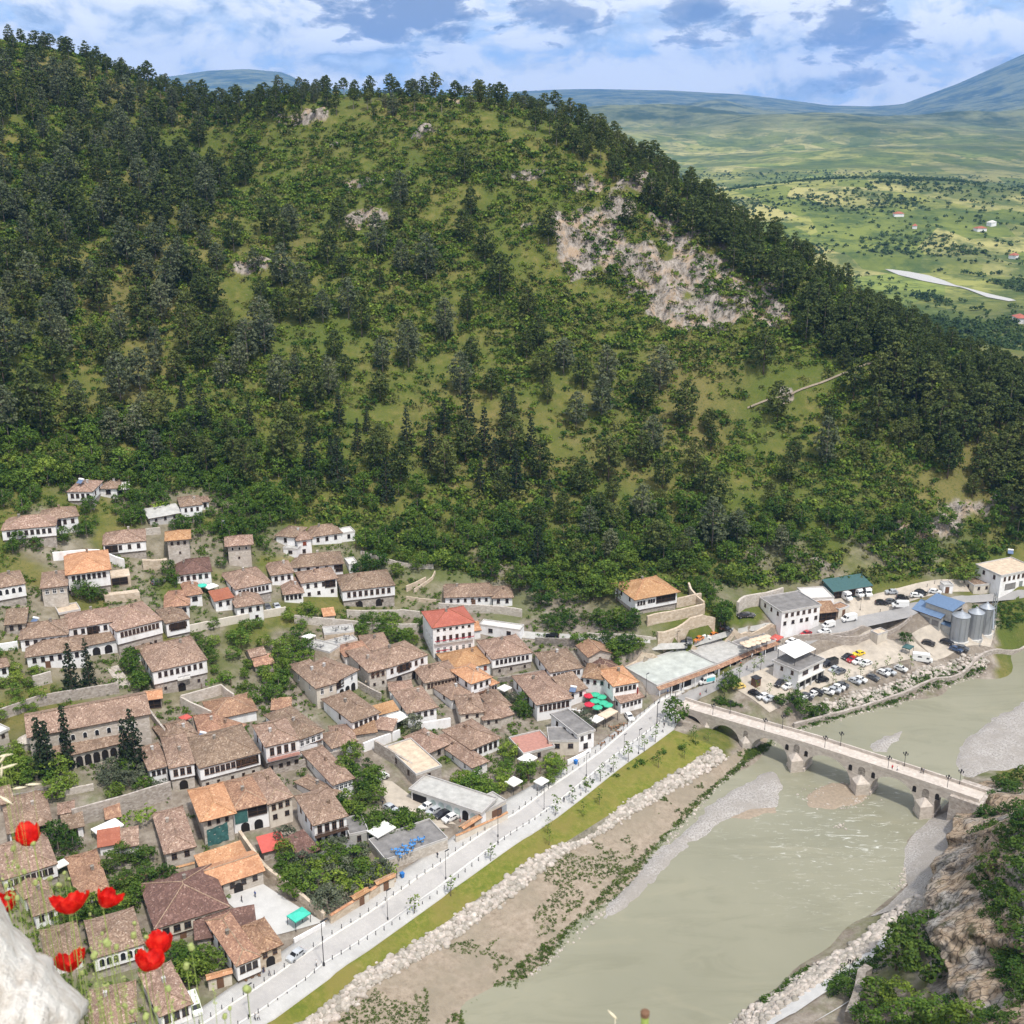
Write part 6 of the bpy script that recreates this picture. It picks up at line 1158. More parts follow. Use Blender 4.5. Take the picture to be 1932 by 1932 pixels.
wall('D', [(1300, 960), (1640, 870), (1750, 850)], 2.0, 'stone lane wall under the long red-tiled balcony', 'stone_wall')
wall('A', [(2, 1460), (140, 1440)], 2.0, 'white wall at the left of the long white houses', 'plaster_white')
wall('A', [(260, 1740), (400, 1700)], 3.2, 'square stone buttress wall beside the firs', 'stone_pale')
for (reg, a, lab) in (('M', (165, 778, 290, 706), 'tiled gate canopy lower on the garden wall'), ('M', (365, 650, 510, 580), 'tiled gate canopy higher on the garden wall'), ('G', (400, 1500, 630, 1435), 'tiled gate with brown door beside the corner cafe'), ('E', (1270, 1570, 1440, 1460), 'tiled gate canopy on the cream car park wall')):
    hs(reg, *a, 2.6, 1.2, lab, 'gable', 'tile_orange', 'plaster_cream', n=0, door=.5, side=0, chim=0, over=.3, name='gate', cat='gate')

# ------------------------------------------------------------------ canopies, parasols, pergolas
def canopy(reg, x, y, w_, d_, h, label, mat, rz=None):
    p = at(reg, x, y, h); t = thing('canopy_tent', label, 'canopy', (p[0], p[1], p[2] - h), math.atan2(DIR[1], DIR[0]) if rz is None else rz); a, b_ = w_ / 2, d_ / 2
    obj('canopy', MB().add([(-a, -b_, h), (a, -b_, h), (a, b_, h), (-a, b_, h), (0, 0, h + .7), (-a, -b_, h - .3), (a, -b_, h - .3), (a, b_, h - .3), (-a, b_, h - .3)], [(0, 1, 4), (1, 2, 4), (2, 3, 4), (3, 0, 4), (0, 5, 6, 1), (1, 6, 7, 2), (2, 7, 8, 3), (3, 8, 5, 0)]).mesh('canopy', mat), t)
    for sx in (-1, 1):
        for sy in (-1, 1): obj('post', MB().box(sx * (a - .1) - .05, sx * (a - .1) + .05, sy * (b_ - .1) - .05, sy * (b_ - .1) + .05, -1.5, h - .02).mesh('post', 'metal_dark'), t)
for c_ in [('E', 620, 450, 4.5, 4.5, 3.2, 'white canopy on the roof terrace in the middle of the village', 'canvas_white'), ('H', 255, 632, 3.2, 3, 2.6, 'white square canopy behind the wooden balcony house', 'canvas_white'), ('H', 1050, 900, 3.4, 3, 2.8, 'white canopy beside the cream awning', 'canvas_white'),
           ('H', 455, 1240, 4, 3.5, 3, 'white canopy next to the red terrace floor', 'canvas_white'), ('H', 335, 1440, 3.4, 3.2, 2.8, 'white sail canopy above the brown garage gates', 'canvas_white'), ('H', 575, 1437, 3, 2.6, 2.6, 'white canopy over the pavement stall', 'canvas_white'),
           ('E', 455, 1565, 5.6, 4, 3.2, 'big white canopy over the garden bar', 'canvas_white'), ('G', 1295, 848, 4, 3, 2.5, 'turquoise square canopy in the paved yard', 'canopy_teal'), ('H', 1150, 850, 5.5, 3, 2.8, 'cream awning below the green and red parasols', 'canvas_cream'), ('A', 1620, 960, 3.6, 3, 2.6, 'white canopy near the turquoise parasol high in the village', 'canvas_white'),
           ('C', 1060, 1545, 6, 4, 2.6, 'white sheet roof in the cluttered courtyard', 'canvas_white'), ('D', 1690, 1770, 8, 4.5, 2.8, 'black awning under the balconied house', 'concrete_dark'), ('I', 1640, 800, 4, 3, 2.8, 'pink-red canopy at the far end of the shop row', 'awning_red'), ('B', 440, 1130, 3.4, 2.6, 2.6, 'white canopy on the central cafe terrace', 'canvas_white'), ('J', 930, 1000, 3.2, 2.6, 2.4, 'dark green shelter roof in the mill yard', 'metal_green'),
           ('F', 600, 345, 2.6, 2.4, 2.4, 'white awning beside the blue-framed windows', 'canvas_white'), ('C', 1830, 460, 2.6, 2.4, 2.4, 'faded red awning among junk right of the church', 'awning_red')]: canopy(*c_)
def parasol(reg, x, y, label, mat, r=1.5, h=2.4, group=None, lift=0):
    p = at(reg, x, y, h + lift); t = thing('parasol', label, 'parasol', (p[0], p[1], p[2] - h), 0, group); g = MB(); n = 8
    ring = [(r * math.cos(k * .785), r * math.sin(k * .785), h) for k in range(n)]; g.add(ring + [(0, 0, h + .55)] + [(a, b_, c - .18) for a, b_, c in ring], [(k, (k + 1) % n, n) for k in range(n)] + [(k, n + 1 + k, n + 1 + (k + 1) % n, (k + 1) % n) for k in range(n)])
    obj('canopy', g.mesh('canopy', mat), t); obj('pole', MB().tube([(0, 0, -lift - .3), (0, 0, h + .6)], .035, 6).mesh('pole', 'metal_dark'), t)
for i, (x_, y_) in enumerate([(985, 700), (1040, 690), (1095, 710), (1040, 745), (990, 775), (1110, 760), (1150, 780), (1060, 800)]): parasol('H', x_, y_, 'red parasol on the roof bar near the shops' if i in (0, 4) else 'green parasol on the roof bar near the shops', 'parasol_red' if i in (0, 4) else 'parasol_green', 1.5, 2.3, 'roof bar parasols, ' + ('red' if i in (0, 4) else 'green'))
for i, (x_, y_) in enumerate([(1360, 850), (1400, 840), (1440, 822), (1480, 812), (1520, 800), (1560, 790), (1390, 870), (1430, 858), (1475, 845), (1520, 830), (1560, 818)]): parasol('I', x_, y_, 'cream parasol on the terrace over the shop row', 'canvas_cream', 1.3, 2.2, 'cream parasols over the shops', 3.5)
parasol('A', 490, 548, 'single white parasol beside the porch house at left', 'canvas_white'); parasol('A', 1552, 955, 'turquoise parasol beside a white canopy high in the village', 'canopy_teal'); parasol('E', 305, 110, 'folded cream parasol by the lettered restaurant', 'canvas_cream', .35, 2.4)
def pergola(reg, x, y, w_, d_, label, mat='leaf_vine', h=2.4, rz=None):
    p = at(reg, x, y, h); t = thing('vine_pergola', label, 'pergola', (p[0], p[1], p[2] - h), math.atan2(DIR[1], DIR[0]) if rz is None else rz); n = int(w_ * d_ * 1.3)
    C = np.stack([rng.uniform(-w_ / 2, w_ / 2, n), rng.uniform(-d_ / 2, d_ / 2, n), h + rng.uniform(-.1, .4, n)], 1); V, F = clumps(C, np.full(n, .5), 8, .3, rng, .5); obj('vine_leaves', npmesh('vine_leaves', V, F, mat), t)
    for sx in (-1, 1):
        for sy in (-1, 1): obj('post', MB().box(sx * w_ * .45 - .06, sx * w_ * .45 + .06, sy * d_ * .45 - .06, sy * d_ * .45 + .06, -1, h).mesh('post', 'wood_brown'), t)
for c_ in [('C', 1370, 1440, 7.5, 5.5, 'bright yellow-green vine pergola in the cluttered courtyard'), ('H', 650, 1260, 8, 4, 'vine-draped cream pergola by the pavement near the rounded bar'), ('H', 480, 1320, 5, 3, 'vine trellis left of the pavement pergola'), ('E', 1200, 1120, 14, 3, 'long grape trellis between the shuttered house and the garage roof'), ('H', 250, 1370, 7, 3.5, 'grape trellis behind the white sail canopy'), ('A', 1230, 330, 6, 3, 'vine arbour beside the tall hillside house'), ('B', 350, 1290, 10, 5, 'broad vine arbour in the central garden'), ('A', 1660, 1690, 8, 3.5, 'vine arbour right of the big square white house'), ('M', 300, 560, 12, 6, 'bean and vine rows in the garden behind the tiled wall'), ('B', 900, 400, 9, 4, 'vine rows on the terraces under the thicket')]: pergola(*c_)

# ------------------------------------------------------------------ garden trees
FOOT = []
for (t_, W_, D__, h_) in HS: FOOT.append((t_.location.x, t_.location.y, math.cos(t_.rotation_euler[2]), math.sin(t_.rotation_euler[2]), W_, D__))
def infoot(x_, y_, m=1.2):
    for (a, b_, ca, sa, W_, D__) in FOOT:
        dx, dy = x_ - a, y_ - b_; lx, ly = dx * ca + dy * sa, -dx * sa + dy * ca
        if -m < lx < W_ + m and -m * 1.0 < ly < D__ + m: return True
    return False
def inpoly(u_, v_, P):
    c = False; n = len(P)
    for i in range(n):
        (a, b_), (c_, d_) = P[i], P[(i + 1) % n]
        if (b_ > v_) != (d_ > v_) and u_ < (c_ - a) * (v_ - b_) / (d_ - b_) + a: c = not c
    return c
GARD = [([(0, 905), (400, 885), (560, 955), (560, 990), (430, 1015), (330, 1020), (300, 960), (240, 1010), (140, 1020), (0, 1060)], 110, 'blt', 'in the upper gardens between the highest houses'), ([(360, 1190), (470, 1180), (600, 1160), (610, 1230), (560, 1290), (430, 1310), (380, 1290)], 34, 'ltvb', 'in the big green garden in the middle of the village'),
        ([(660, 1175), (800, 1180), (800, 1222), (690, 1218)], 16, 'bl', 'under the lane wall left of the red-roofed tower block'), ([(-10, 1235), (80, 1260), (85, 1340), (-10, 1380)], 12, 'l', 'at the left edge above the church'), ([(-10, 1410), (90, 1430), (140, 1500), (60, 1530), (-10, 1530)], 18, 'l', 'in the rank churchyard at the left edge'),
        ([(190, 1470), (330, 1440), (335, 1500), (200, 1515)], 9, 'ob', 'along the path in front of the church'), ([(500, 1600), (600, 1570), (735, 1660), (620, 1722), (540, 1690)], 36, 'obl', 'in the walled garden behind the tile-topped roadside wall'), ([(640, 1430), (715, 1430), (715, 1570), (640, 1570)], 17, 'bd', 'beside the small sandy car park'),
        ([(680, 1560), (770, 1545), (830, 1560), (790, 1600), (690, 1600)], 10, 'bd', 'around the garden bar by the road'), ([(820, 1470), (960, 1480), (960, 1520), (840, 1490)], 9, 'l', 'behind the long garage'), ([(930, 1420), (1060, 1440), (1040, 1480), (940, 1480)], 8, 'lb', 'between the terraces above the brown gates'),
        ([(185, 1630), (285, 1620), (290, 1690), (195, 1690)], 6, 'd', 'in the courtyard below the vine pergola'), ([(230, 1685), (340, 1665), (340, 1690), (240, 1710)], 7, 'bd', 'along the tile-topped courtyard wall'), ([(335, 1785), (410, 1785), (415, 1870), (320, 1860)], 8, 'b', 'beside the corner cafe'), ([(90, 1720), (230, 1700), (230, 1760), (100, 1770)], 10, 'db', 'among the roofs behind the poppies'),
        ([(1085, 1212), (1235, 1225), (1215, 1268), (1110, 1250)], 22, 'bld', 'on the overgrown bank right of the stone barn'), ([(1030, 1165), (1220, 1165), (1200, 1198), (1030, 1190)], 18, 'db', 'on the rough slope left of the stepped terraces'), ([(1320, 1090), (1385, 1160), (1360, 1190), (1310, 1120)], 12, 'b', 'on the bank right of the stepped terraces'),
        ([(1060, 1350), (1110, 1370), (1110, 1420), (1070, 1430)], 4, 'o', 'beside the promenade bar'), ([(470, 1320), (560, 1260), (570, 1300), (480, 1360)], 7, 'bl', 'above the walled ruin'), ([(960, 1320), (1000, 1320), (1000, 1370), (950, 1370)], 4, 'ob', 'behind the flat dark roof'), ([(240, 940), (300, 930), (330, 1000), (250, 1020)], 8, 'b', 'left of the white-walled tower houses'),
        ([(410, 1010), (520, 1000), (520, 1040), (410, 1050)], 8, 'b', 'between the two tower houses'), ([(1460, 1330), (1545, 1330), (1560, 1352), (1480, 1358)], 6, 'b', 'at the river end of the car park'), ([(1340, 1270), (1400, 1270), (1390, 1310), (1350, 1300)], 4, 'b', 'by the bridge head opposite the shops'), ([(100, 1560), (150, 1580), (140, 1610), (90, 1610)], 4, 'd', 'beside the topmost poppy'), ([(680, 985), (820, 1020), (830, 1080), (700, 1060)], 14, 'bl', 'on the terraced gardens under the thicket'),
        ([(280, 1085), (440, 1060), (440, 1110), (300, 1120)], 5, 'b', 'among the upper village houses'), ([(150, 1100), (210, 1090), (210, 1130), (150, 1140)], 4, 'b', 'below the orange-roofed mansion'), ([(240, 1255), (300, 1240), (300, 1300), (250, 1310)], 5, 'b', 'beside the stone stair above the church')]
GK = {'b': ('broadleaf_tree', 'leafy green tree'), 'l': ('light_tree', 'yellow-green tree'), 'd': ('dark_tree', 'dark green round tree'), 't': ('broadleaf_tree', 'leafy green tree'), 'v': ('light_tree', 'yellow-green tree'), 'o': ('olive_tree', 'silvery olive tree')}
gcnt = 0; GREST = []
for (P, n, ks, lab) in GARD:
    us, vs = [p[0] for p in P], [p[1] for p in P]; made = 0; tries = 0; prev = []
    while made < n and tries < n * 25:
        tries += 1; a, b_ = rnd.uniform(min(us), max(us)), rnd.uniform(min(vs), max(vs))
        if not inpoly(a, b_, P): continue
        p = hit(a, b_)
        if infoot(p[0], p[1]) or any((p[0] - q[0]) ** 2 + (p[1] - q[1]) ** 2 < 4 for q in prev): continue
        kd, nm = GK[rnd.choice(ks)]; prev.append(p); made += 1
        if gcnt < 215 and 'upper gardens' not in lab and 'terraced gardens under' not in lab: tree(kd, p, rnd.uniform(2.8, 6), nm + ' ' + lab, 'garden trees, ' + nm.split()[0] + ' ' + lab[:34], rnd.uniform(1.05, 1.45)); gcnt += 1
        else: GREST.append((kd, (p[0], p[1], p[2] - .2, rnd.uniform(2.8, 6.5) / KIND[kd][0][4], rnd.randrange(9))))
print('garden trees', gcnt, len(GREST))
merge_kinds([(k, [b_[1] for b_ in GREST if b_[0] == k]) for k in ('light_tree', 'dark_tree', 'broadleaf_tree', 'olive_tree') if any(b_[0] == k for b_ in GREST)], 'garden_thicket', 'thick greenery around the highest houses and upper gardens')
for (kd, reg, x_, y_, h_, lab, sq) in [('conifer', 'C', 1345, 985, 17, 'tall broad fir with bare trunk at the right end of the church', .95), ('conifer', 'C', 1262, 1025, 15, 'slightly shorter fir left of the tall broad fir by the church', .8), ('cypress', 'C', 690, 968, 17, 'slim dark cypress in front of the church windows', 1.0), ('cypress', 'C', 500, 1052, 15, 'dark cypress, right one of the clump at the left of the church', 1.3), ('cypress', 'C', 430, 1055, 16, 'taller dark cypress in the clump left of the church portico', 1.2), ('broadleaf_tree', 'C', 370, 1050, 6, 'bushy tree at the foot of the cypress clump', 1.2),
                                   ('conifer', 'A', 560, 1775, 14, 'dark fir, left of the pair below the long low house', .95), ('conifer', 'A', 692, 1735, 14, 'dark fir, right of the pair below the long low house', .75), ('broadleaf_tree', 'H', 1735, 945, 8, 'round roadside tree at the bridge head', 1.1), ('dark_tree', 'J', 905, 985, 5, 'dark round clipped tree in the mill yard', 1.1), ('light_tree', 'I', 1755, 1205, 4, 'bright green small tree beside the car-park restaurant', 1.1), ('broadleaf_tree', 'J', 1420, 450, 7, 'spreading tree beside the low stone annex', 1.6), ('broadleaf_tree', 'I', 1190, 690, 8, 'tall leafy tree at the right end of the tan street wall', 1.1), ('olive_tree', 'E', 770, 620, 6, 'dusky tree beside the white roof canopy', 1.0), ('broadleaf_tree', 'B', 1845, 700, 8, 'tall pale tree left of the single-storey house', .9), ('broadleaf_tree', 'I', 60, 480, 9, 'big round tree left of the gallery house', 1.2)]: tree(kd, at(reg, x_, y_), h_, lab, None, sq)
YT = [('M', 688, 918), ('M', 1345, 448), ('M', 1000, 748), ('H', 840, 1640), ('H', 960, 1550), ('H', 1085, 1450), ('H', 1195, 1370), ('H', 1325, 1280), ('H', 700, 1740), ('H', 1465, 1190), ('H', 1560, 1110)]
for q in YT: tree('young_tree', at(*q), rnd.uniform(5, 6.6), 'slender young street tree on the riverside promenade', 'young trees on the promenade', 1.45)
for q in [('M', 1850, 305), ('H', 1585, 1330), ('H', 1810, 1250), ('H', 1905, 1120), ('H', 935, 1760), ('H', 1075, 1650), ('H', 630, 1900), ('I', 1050, 1700), ('I', 920, 1690), ('I', 845, 1800)]: tree('young_tree', at(*q), rnd.uniform(4, 5.6), 'thin staked sapling on the grass bank', 'saplings on the grass bank', 1.3)
for q in [('I', 1240, 1205), ('I', 1190, 1310), ('I', 1320, 1165), ('I', 1445, 1115), ('I', 1505, 1085), ('I', 1470, 1290), ('I', 1580, 1310), ('I', 1820, 1325), ('J', 275, 1355), ('J', 400, 1325), ('J', 515, 1275), ('J', 740, 1212), ('J', 635, 1245), ('J', 850, 1205), ('J', 950, 1200)]: tree('young_tree', at(*q), rnd.uniform(4.5, 6.5), 'small street tree around the car park by the shops', 'young trees around the car park', 1.3)

# ------------------------------------------------------------------ vehicles
def car_parts(kind_):
    L, Wd = {'car': (4.2, 1.76), 'van': (5.6, 2.0), 'camper': (6.4, 2.2)}[kind_]; a, b_ = L / 2, Wd / 2
    if kind_ == 'car': prof = [(-a, .38), (-a + .05, .78), (-a + .5, .92), (-a + 1.15, .98), (a - .75, 1.0), (a - .05, .92), (a, .45)]; cab = [(-a + 1.05, .96), (-a + 1.75, 1.44), (a - 1.35, 1.48), (a - .55, 1.28), (a - .2, .96)]
    elif kind_ == 'van': prof = [(-a, .4), (-a + .05, .95), (-a + .7, 1.15), (-a + .9, 1.2), (a, 1.25), (a, .4)]; cab = [(-a + .75, 1.14), (-a + 1.5, 2.0), (-a + 2.0, 2.3), (a - .05, 2.3), (a, 1.2)]
    else: prof = [(-a, .4), (-a + .05, .95), (-a + .7, 1.15), (-a + .9, 1.2), (a, 1.25), (a, .4)]; cab = [(-a + .75, 1.14), (-a + 1.3, 1.75), (-a + .7, 2.1), (-a + 1.1, 2.75), (a - .05, 2.75), (a, 1.2)]
    def ext(P, w0, w1, z_lo, z_hi, g):
        n = len(P); ww = [w0 + (w1 - w0) * max(0, min(1, (z - z_lo) / (z_hi - z_lo))) for _, z in P]
        g.add([(x_, -w, z) for (x_, z), w in zip(P, ww)] + [(x_, w, z) for (x_, z), w in zip(P, ww)], [tuple(range(n))[::-1], tuple(range(n, 2 * n))] + [(i, (i + 1) % n, n + (i + 1) % n, n + i) for i in range(n)])
    body = MB(); ext([(-a, .25)] + prof + [(a, .25)], b_, b_, 0, 1, body); ztop = max(z for _, z in cab); ext(cab, b_ * .96, b_ * .80 if kind_ == 'car' else b_ * .95, .96, ztop, body)
    gl = MB(); e = .014
    def q(x0, z0, x1, z1, side):                             # glass quads just proud of the cabin
        wf = lambda z: (b_ * .96 + (b_ * (.80 if kind_ == 'car' else .95) - b_ * .96) * (z - .96) / (ztop - .96)) + e
        return [(x0, side * wf(z0), z0), (x1, side * wf(z0), z0), (x1 - .12, side * wf(z1), z1), (x0 + .22, side * wf(z1), z1)]
    if kind_ == 'car': spans = [(-a + 1.45, 1.0, -.05, 1.38), (.05, 1.0, a - .65, 1.36)]; ws = ((-a + 1.13, 1.02), (-a + 1.70, 1.41)); rs = ((a - .26, 1.03), (a - .53, 1.25))
    else: spans = [(-a + 1.1, 1.22, -a + 2.1, 1.85)] + ([(.2, 1.6, 1.6, 2.1)] if kind_ == 'camper' else []); ws = ((-a + .82, 1.24), (-a + 1.42, 1.92) if kind_ == 'van' else (-a + 1.24, 1.70)); rs = ((a + .01, 1.5), (a + .01, 2.1))
    for s in spans:
        for sd in (-1, 1): gl.add(q(s[0], s[1], s[2], s[3], sd), [(0, 1, 2, 3) if sd < 0 else (3, 2, 1, 0)])
    for (p0, p1), sg in ((ws, -1), (rs, 1)):
        w0, w1 = b_ * .86, b_ * .72; gl.add([(p0[0] + sg * .02, -w0, p0[1] + .02), (p1[0] + sg * .02, -w1, p1[1] + .02), (p1[0] + sg * .02, w1, p1[1] + .02), (p0[0] + sg * .02, w0, p0[1] + .02)], [(0, 1, 2, 3)])
    wh = MB(); 
    def cyl(r, w0, g, mi=0):
        o = len(g.v); n = 12
        for yy in (-w0, w0):
            for k in range(n): t = 6.2832 * k / n; g.v.append((r * math.cos(t), yy, r * math.sin(t)))
        g.f += [tuple(o + k for k in range(n))[::-1], tuple(o + n + k for k in range(n))] + [(o + k, o + (k + 1) % n, o + n + (k + 1) % n, o + n + k) for k in range(n)]; g.m += [mi] * (n + 2)
    cyl(.33, .11, wh); rim = MB(); cyl(.2, .125, rim)
    hl = MB().box(-.03, .03, -.2, .2, -.08, .08)
    return dict(body=body, glass=gl.mesh('windows', 'glass_dark'), wheel=wh.mesh('wheel', 'tyre'), rim=rim.mesh('rim', 'rim'), hl=hl.mesh('headlight', 'lamp_lens'), tl=hl.mesh('tail_light', 'tail_red'), L=L, W=Wd)
CP_ = {k: car_parts(k) for k in ('car', 'van', 'camper')}; PROTO = {}
def car(reg, x, y, dx, dy, col, label, kind_='car', group=None, scale=1.0):
    p0, p1 = at(reg, x, y), at(reg, x + dx * 25, y + dy * 25); rz = math.atan2(p1[1] - p0[1], p1[0] - p0[0]) + math.pi; k = (kind_, col)
    if k not in PROTO:
        C = CP_[kind_]; nm = {'car': 'parked_car', 'van': 'van', 'camper': 'camper_van'}[kind_]; t = thing(nm, label, {'car': 'car', 'van': 'van', 'camper': 'camper van'}[kind_], (p0[0], p0[1], p0[2] + .16), rz, group); obj('body', C['body'].mesh('body', 'car_' + col), t); obj('windows', C['glass'], t); a, b_ = C['L'] / 2, C['W'] / 2
        for sx in (-1, 1):
            for sy in (-1, 1): w_ = obj('wheel', C['wheel'], t, (sx * (a - .82), sy * (b_ - .06), .32)); obj('rim', C['rim'], w_)
        for sy in (-1, 1): obj('headlight', C['hl'], t, (-a + .0, sy * (b_ - .28), .70)); obj('tail_light', C['tl'], t, (a, sy * (b_ - .28), .78))
        t.scale = (scale,) * 3; PROTO[k] = t; return t
    return copy_tree(PROTO[k], (p0[0], p0[1], p0[2] + .16), rz, label, group, scale)
for c_ in [('E', 905, 1368, -.9, .42, 'white', 'white car, leftmost of four facing the long garage'), ('E', 975, 1412, -.9, .42, 'silver', 'silver car second in the row facing the long garage'), ('E', 1060, 1446, -.9, .42, 'black', 'black car between silver and white cars by the long garage'), ('E', 1136, 1482, -.9, .42, 'white', 'white car nearest the arched doorway of the long garage'), ('E', 455, 1078, -.9, .4, 'white', 'white estate car alone at the top of the sandy car park'), ('E', 550, 1385, .8, .5, 'silver', 'silver car at the hedge of the sandy car park'), ('E', 665, 1445, .75, .6, 'grey', 'dark grey car along the hedge of the sandy car park'), ('E', 745, 1500, .75, .6, 'black', 'black car half hidden by bushes at the sandy car park'),
           ('G', 1270, 1278, -.75, .6, 'silver', 'small silver car parked on the kerb outside the corner cafe'), ('B', 125, 925, .35, .9, 'grey', 'dark grey car on the small square below the five-window house'), ('B', 197, 920, .4, .9, 'silver', 'silver car beside the dark grey one on the small square'), ('A', 1215, 945, 1, -.25, 'grey', 'grey car on the lane below the orange-capped tower'), ('H', 670, 203, -1, .03, 'black', 'black car driving the lane right of the red-roofed tower block'), ('H', 1335, 902, .55, .8, 'white', 'white car nosing out beside the cafe plants'),
           ('I', 830, 862, .05, 1, 'black', 'black car, left one of two nosed to the wall above the shops'), ('I', 888, 846, -.02, 1, 'grey', 'dark grey car, right one of two nosed to the wall above the shops'), ('I', 962, 832, -.5, .8, 'orange', 'dark orange car behind the wall top above the shops'), ('I', 1018, 820, .4, .8, 'white', 'white car between the two orange cars'), ('I', 1085, 800, -.7, .7, 'orange', 'bright orange car on the lane under the tan street wall'), ('I', 1205, 746, .5, .8, 'black', 'black car under the tall leafy tree'), ('I', 1350, 628, -1, .1, 'black', 'black car beside the curved retaining wall'), ('I', 1400, 624, 1, .1, 'grey', 'grey car beside the black one at the curved retaining wall'),
           ('I', 1768, 852, -.75, .6, 'white', 'white car driving past the end of the shop row'), ('I', 1895, 785, -.75, .6, 'red', 'dark red car on the road behind the restaurant canopy'), ('J', 205, 888, -1, .3, 'white', 'white car behind the dark red car on the main road'), ('J', 785, 545, -1, .05, 'silver', 'silver car near the green carport'), ('J', 1040, 548, .9, .25, 'black', 'black car by the rocks behind the mill'), ('J', 1160, 543, .9, .2, 'white', 'white car by the rocks behind the mill'), ('J', 700, 636, 1, 0, 'black', 'black car behind the white planters'), ('J', 785, 628, 1, 0, 'grey', 'grey car behind the white planters'), ('J', 880, 594, 1, -.1, 'black', 'dark car behind the white van'), ('J', 1000, 575, 1, -.1, 'white', 'white car just above the mill roof'), ('J', 1655, 512, 1, 0, 'blue', 'blue-black car in front of the low stone annex'),
           ('I', 1312, 1243, -.9, .4, 'taxi', 'yellow taxi in the near corner of the car park'), ('J', 400, 1106, -.9, .4, 'black', 'black car beside the red one in the car park centre'), ('J', 445, 1130, -.9, .4, 'red', 'bright red car in the car park centre'), ('J', 500, 1080, -.95, .35, 'yellow', 'bright yellow car in the car park centre'), ('J', 495, 1146, -.9, .4, 'white', 'white car between the red car and another white car'), ('J', 563, 1164, -.9, .4, 'white', 'white car at the right of the centre group of five'), ('J', 288, 1215, -.95, .35, 'silver', 'silver car right of the terrace restaurant'), ('J', 340, 1236, -.95, .3, 'grey', 'dark grey car right of the terrace restaurant'), ('J', 182, 1304, -1, .15, 'black', 'glossy black car under the terrace restaurant'), ('I', 1665, 1214, -.6, .75, 'black', 'black car left of the terrace restaurant'), ('I', 1740, 1242, -.9, .4, 'white', 'white car below the bright green small tree'),
           ('J', 1105, 985, .9, .3, 'black', 'black car alone in the mill yard'), ('J', 1265, 978, .9, .35, 'black', 'black car at the foot of the nearest silo'), ('J', 1345, 1040, .85, .45, 'blue', 'dark blue car in front of the silos'), ('J', 1398, 1032, .85, .45, 'grey', 'dark grey car in front of the silos')]: car(*c_, scale=.98)
for (reg, x_, y_, dx, dy, kd, lab, cl__) in [('G', 270, 1780, .35, .9, 'van', 'white van parked by the lowest house', 'white'), ('J', 860, 662, -1, .28, 'van', 'large white van on the road above the mill', 'white'), ('J', 240, 832, -1, .25, 'van', 'white minibus with roof lamps on the main road', 'white'), ('J', 415, 778, -1, .1, 'van', 'white pickup van passing the roadside grill', 'white'), ('J', 252, 1168, -1, .2, 'van', 'black van behind the terrace restaurant', 'black'), ('J', 375, 584, .6, .7, 'camper', 'white camper van, left of three at the green carport', 'white'), ('J', 472, 556, .6, .7, 'camper', 'white camper van, middle of three at the green carport', 'white'), ('J', 563, 548, .35, .85, 'camper', 'white camper van, right of three at the green carport', 'white'), ('J', 1050, 1130, .85, .42, 'camper', 'white motorhome at the river end of the car park', 'white'), ('I', 1035, 1196, -.88, .40, 'van', 'white and turquoise delivery van in front of the shops', 'white')]:
    t = car(reg, x_, y_, dx, dy, cl__, lab, kd, None, .95 if kd != 'van' or 'minibus' not in lab else .8)
    if 'turquoise' in lab:
        for sd in (-1, 1): obj('side_panel', MB().box(-.6, 2.5, sd * 1.0 - .012 if sd > 0 else -1.012, sd * 1.0 + .012 if sd > 0 else -.988, .7, 1.95).mesh('side_panel', 'van_teal'), t)
ROW = [('I', 1455, 1302, 'black'), ('I', 1525, 1327, 'white'), ('I', 1583, 1350, 'silver'), ('I', 1652, 1367, 'black'), ('I', 1790, 1356, 'black'), ('I', 1828, 1364, 'grey'), ('I', 1868, 1346, 'white'), ('I', 1905, 1325, 'grey'), ('J', 105, 1428, 'white'), ('J', 142, 1408, 'black'), ('J', 232, 1408, 'white'), ('J', 290, 1394, 'silver'), ('J', 328, 1370, 'white'), ('J', 362, 1352, 'grey'), ('J', 465, 1316, 'silver'), ('J', 517, 1302, 'white'), ('J', 625, 1284, 'grey'), ('J', 715, 1244, 'white'), ('J', 768, 1236, 'silver'), ('J', 866, 1208, 'white')]
for i, (reg, x_, y_, c_) in enumerate(ROW): car(reg, x_, y_, *((-.9, .42) if i in (1, 2, 6, 8) else (.85, .48)), c_, '%s car, number %d from the bridge in the riverside parking row' % (c_, i + 1), 'car', 'cars in the riverside parking row', .95)

# ------------------------------------------------------------------ street furniture
def along(L, step, off=(0, 0)):
    P = np.array([at_z(u_ + off[0], v_ + off[1], .2) for u_, v_ in L]); d = np.r_[0, np.cumsum(np.linalg.norm(np.diff(P[:, :2], axis=0), axis=1))]; t = np.arange(2, d[-1] - 1, step); return [(np.interp(k, d, P[:, 0]), np.interp(k, d, P[:, 1])) for k in t]
bm_ = MB().lathe([(.075, -.2), (.075, .95), (.095, .97), (.095, 1.05), (.03, 1.1)], 8).mesh('post', 'metal_dark'); first = None
def bollards(L, step, label, group, off):
    for (x_, y_) in along(L, step, off):
        z_ = float(ground(x_, y_)) + .24; u_, v_ = proj(x_, y_, z_)
        if 0 < u_ < 1940 and v_ < 1945: tag(obj('bollard', bm_, None, (x_, y_, z_)), label, 'bollard', group)
bollards(L1, 2.5, 'slim dark bollard on the house side of the riverside road', 'bollards on the house side of the road', (-2.5, -1.5)); bollards(L2, 2.3, 'slim dark bollard between the riverside road and the promenade', 'bollards along the promenade', (2, 1.5))
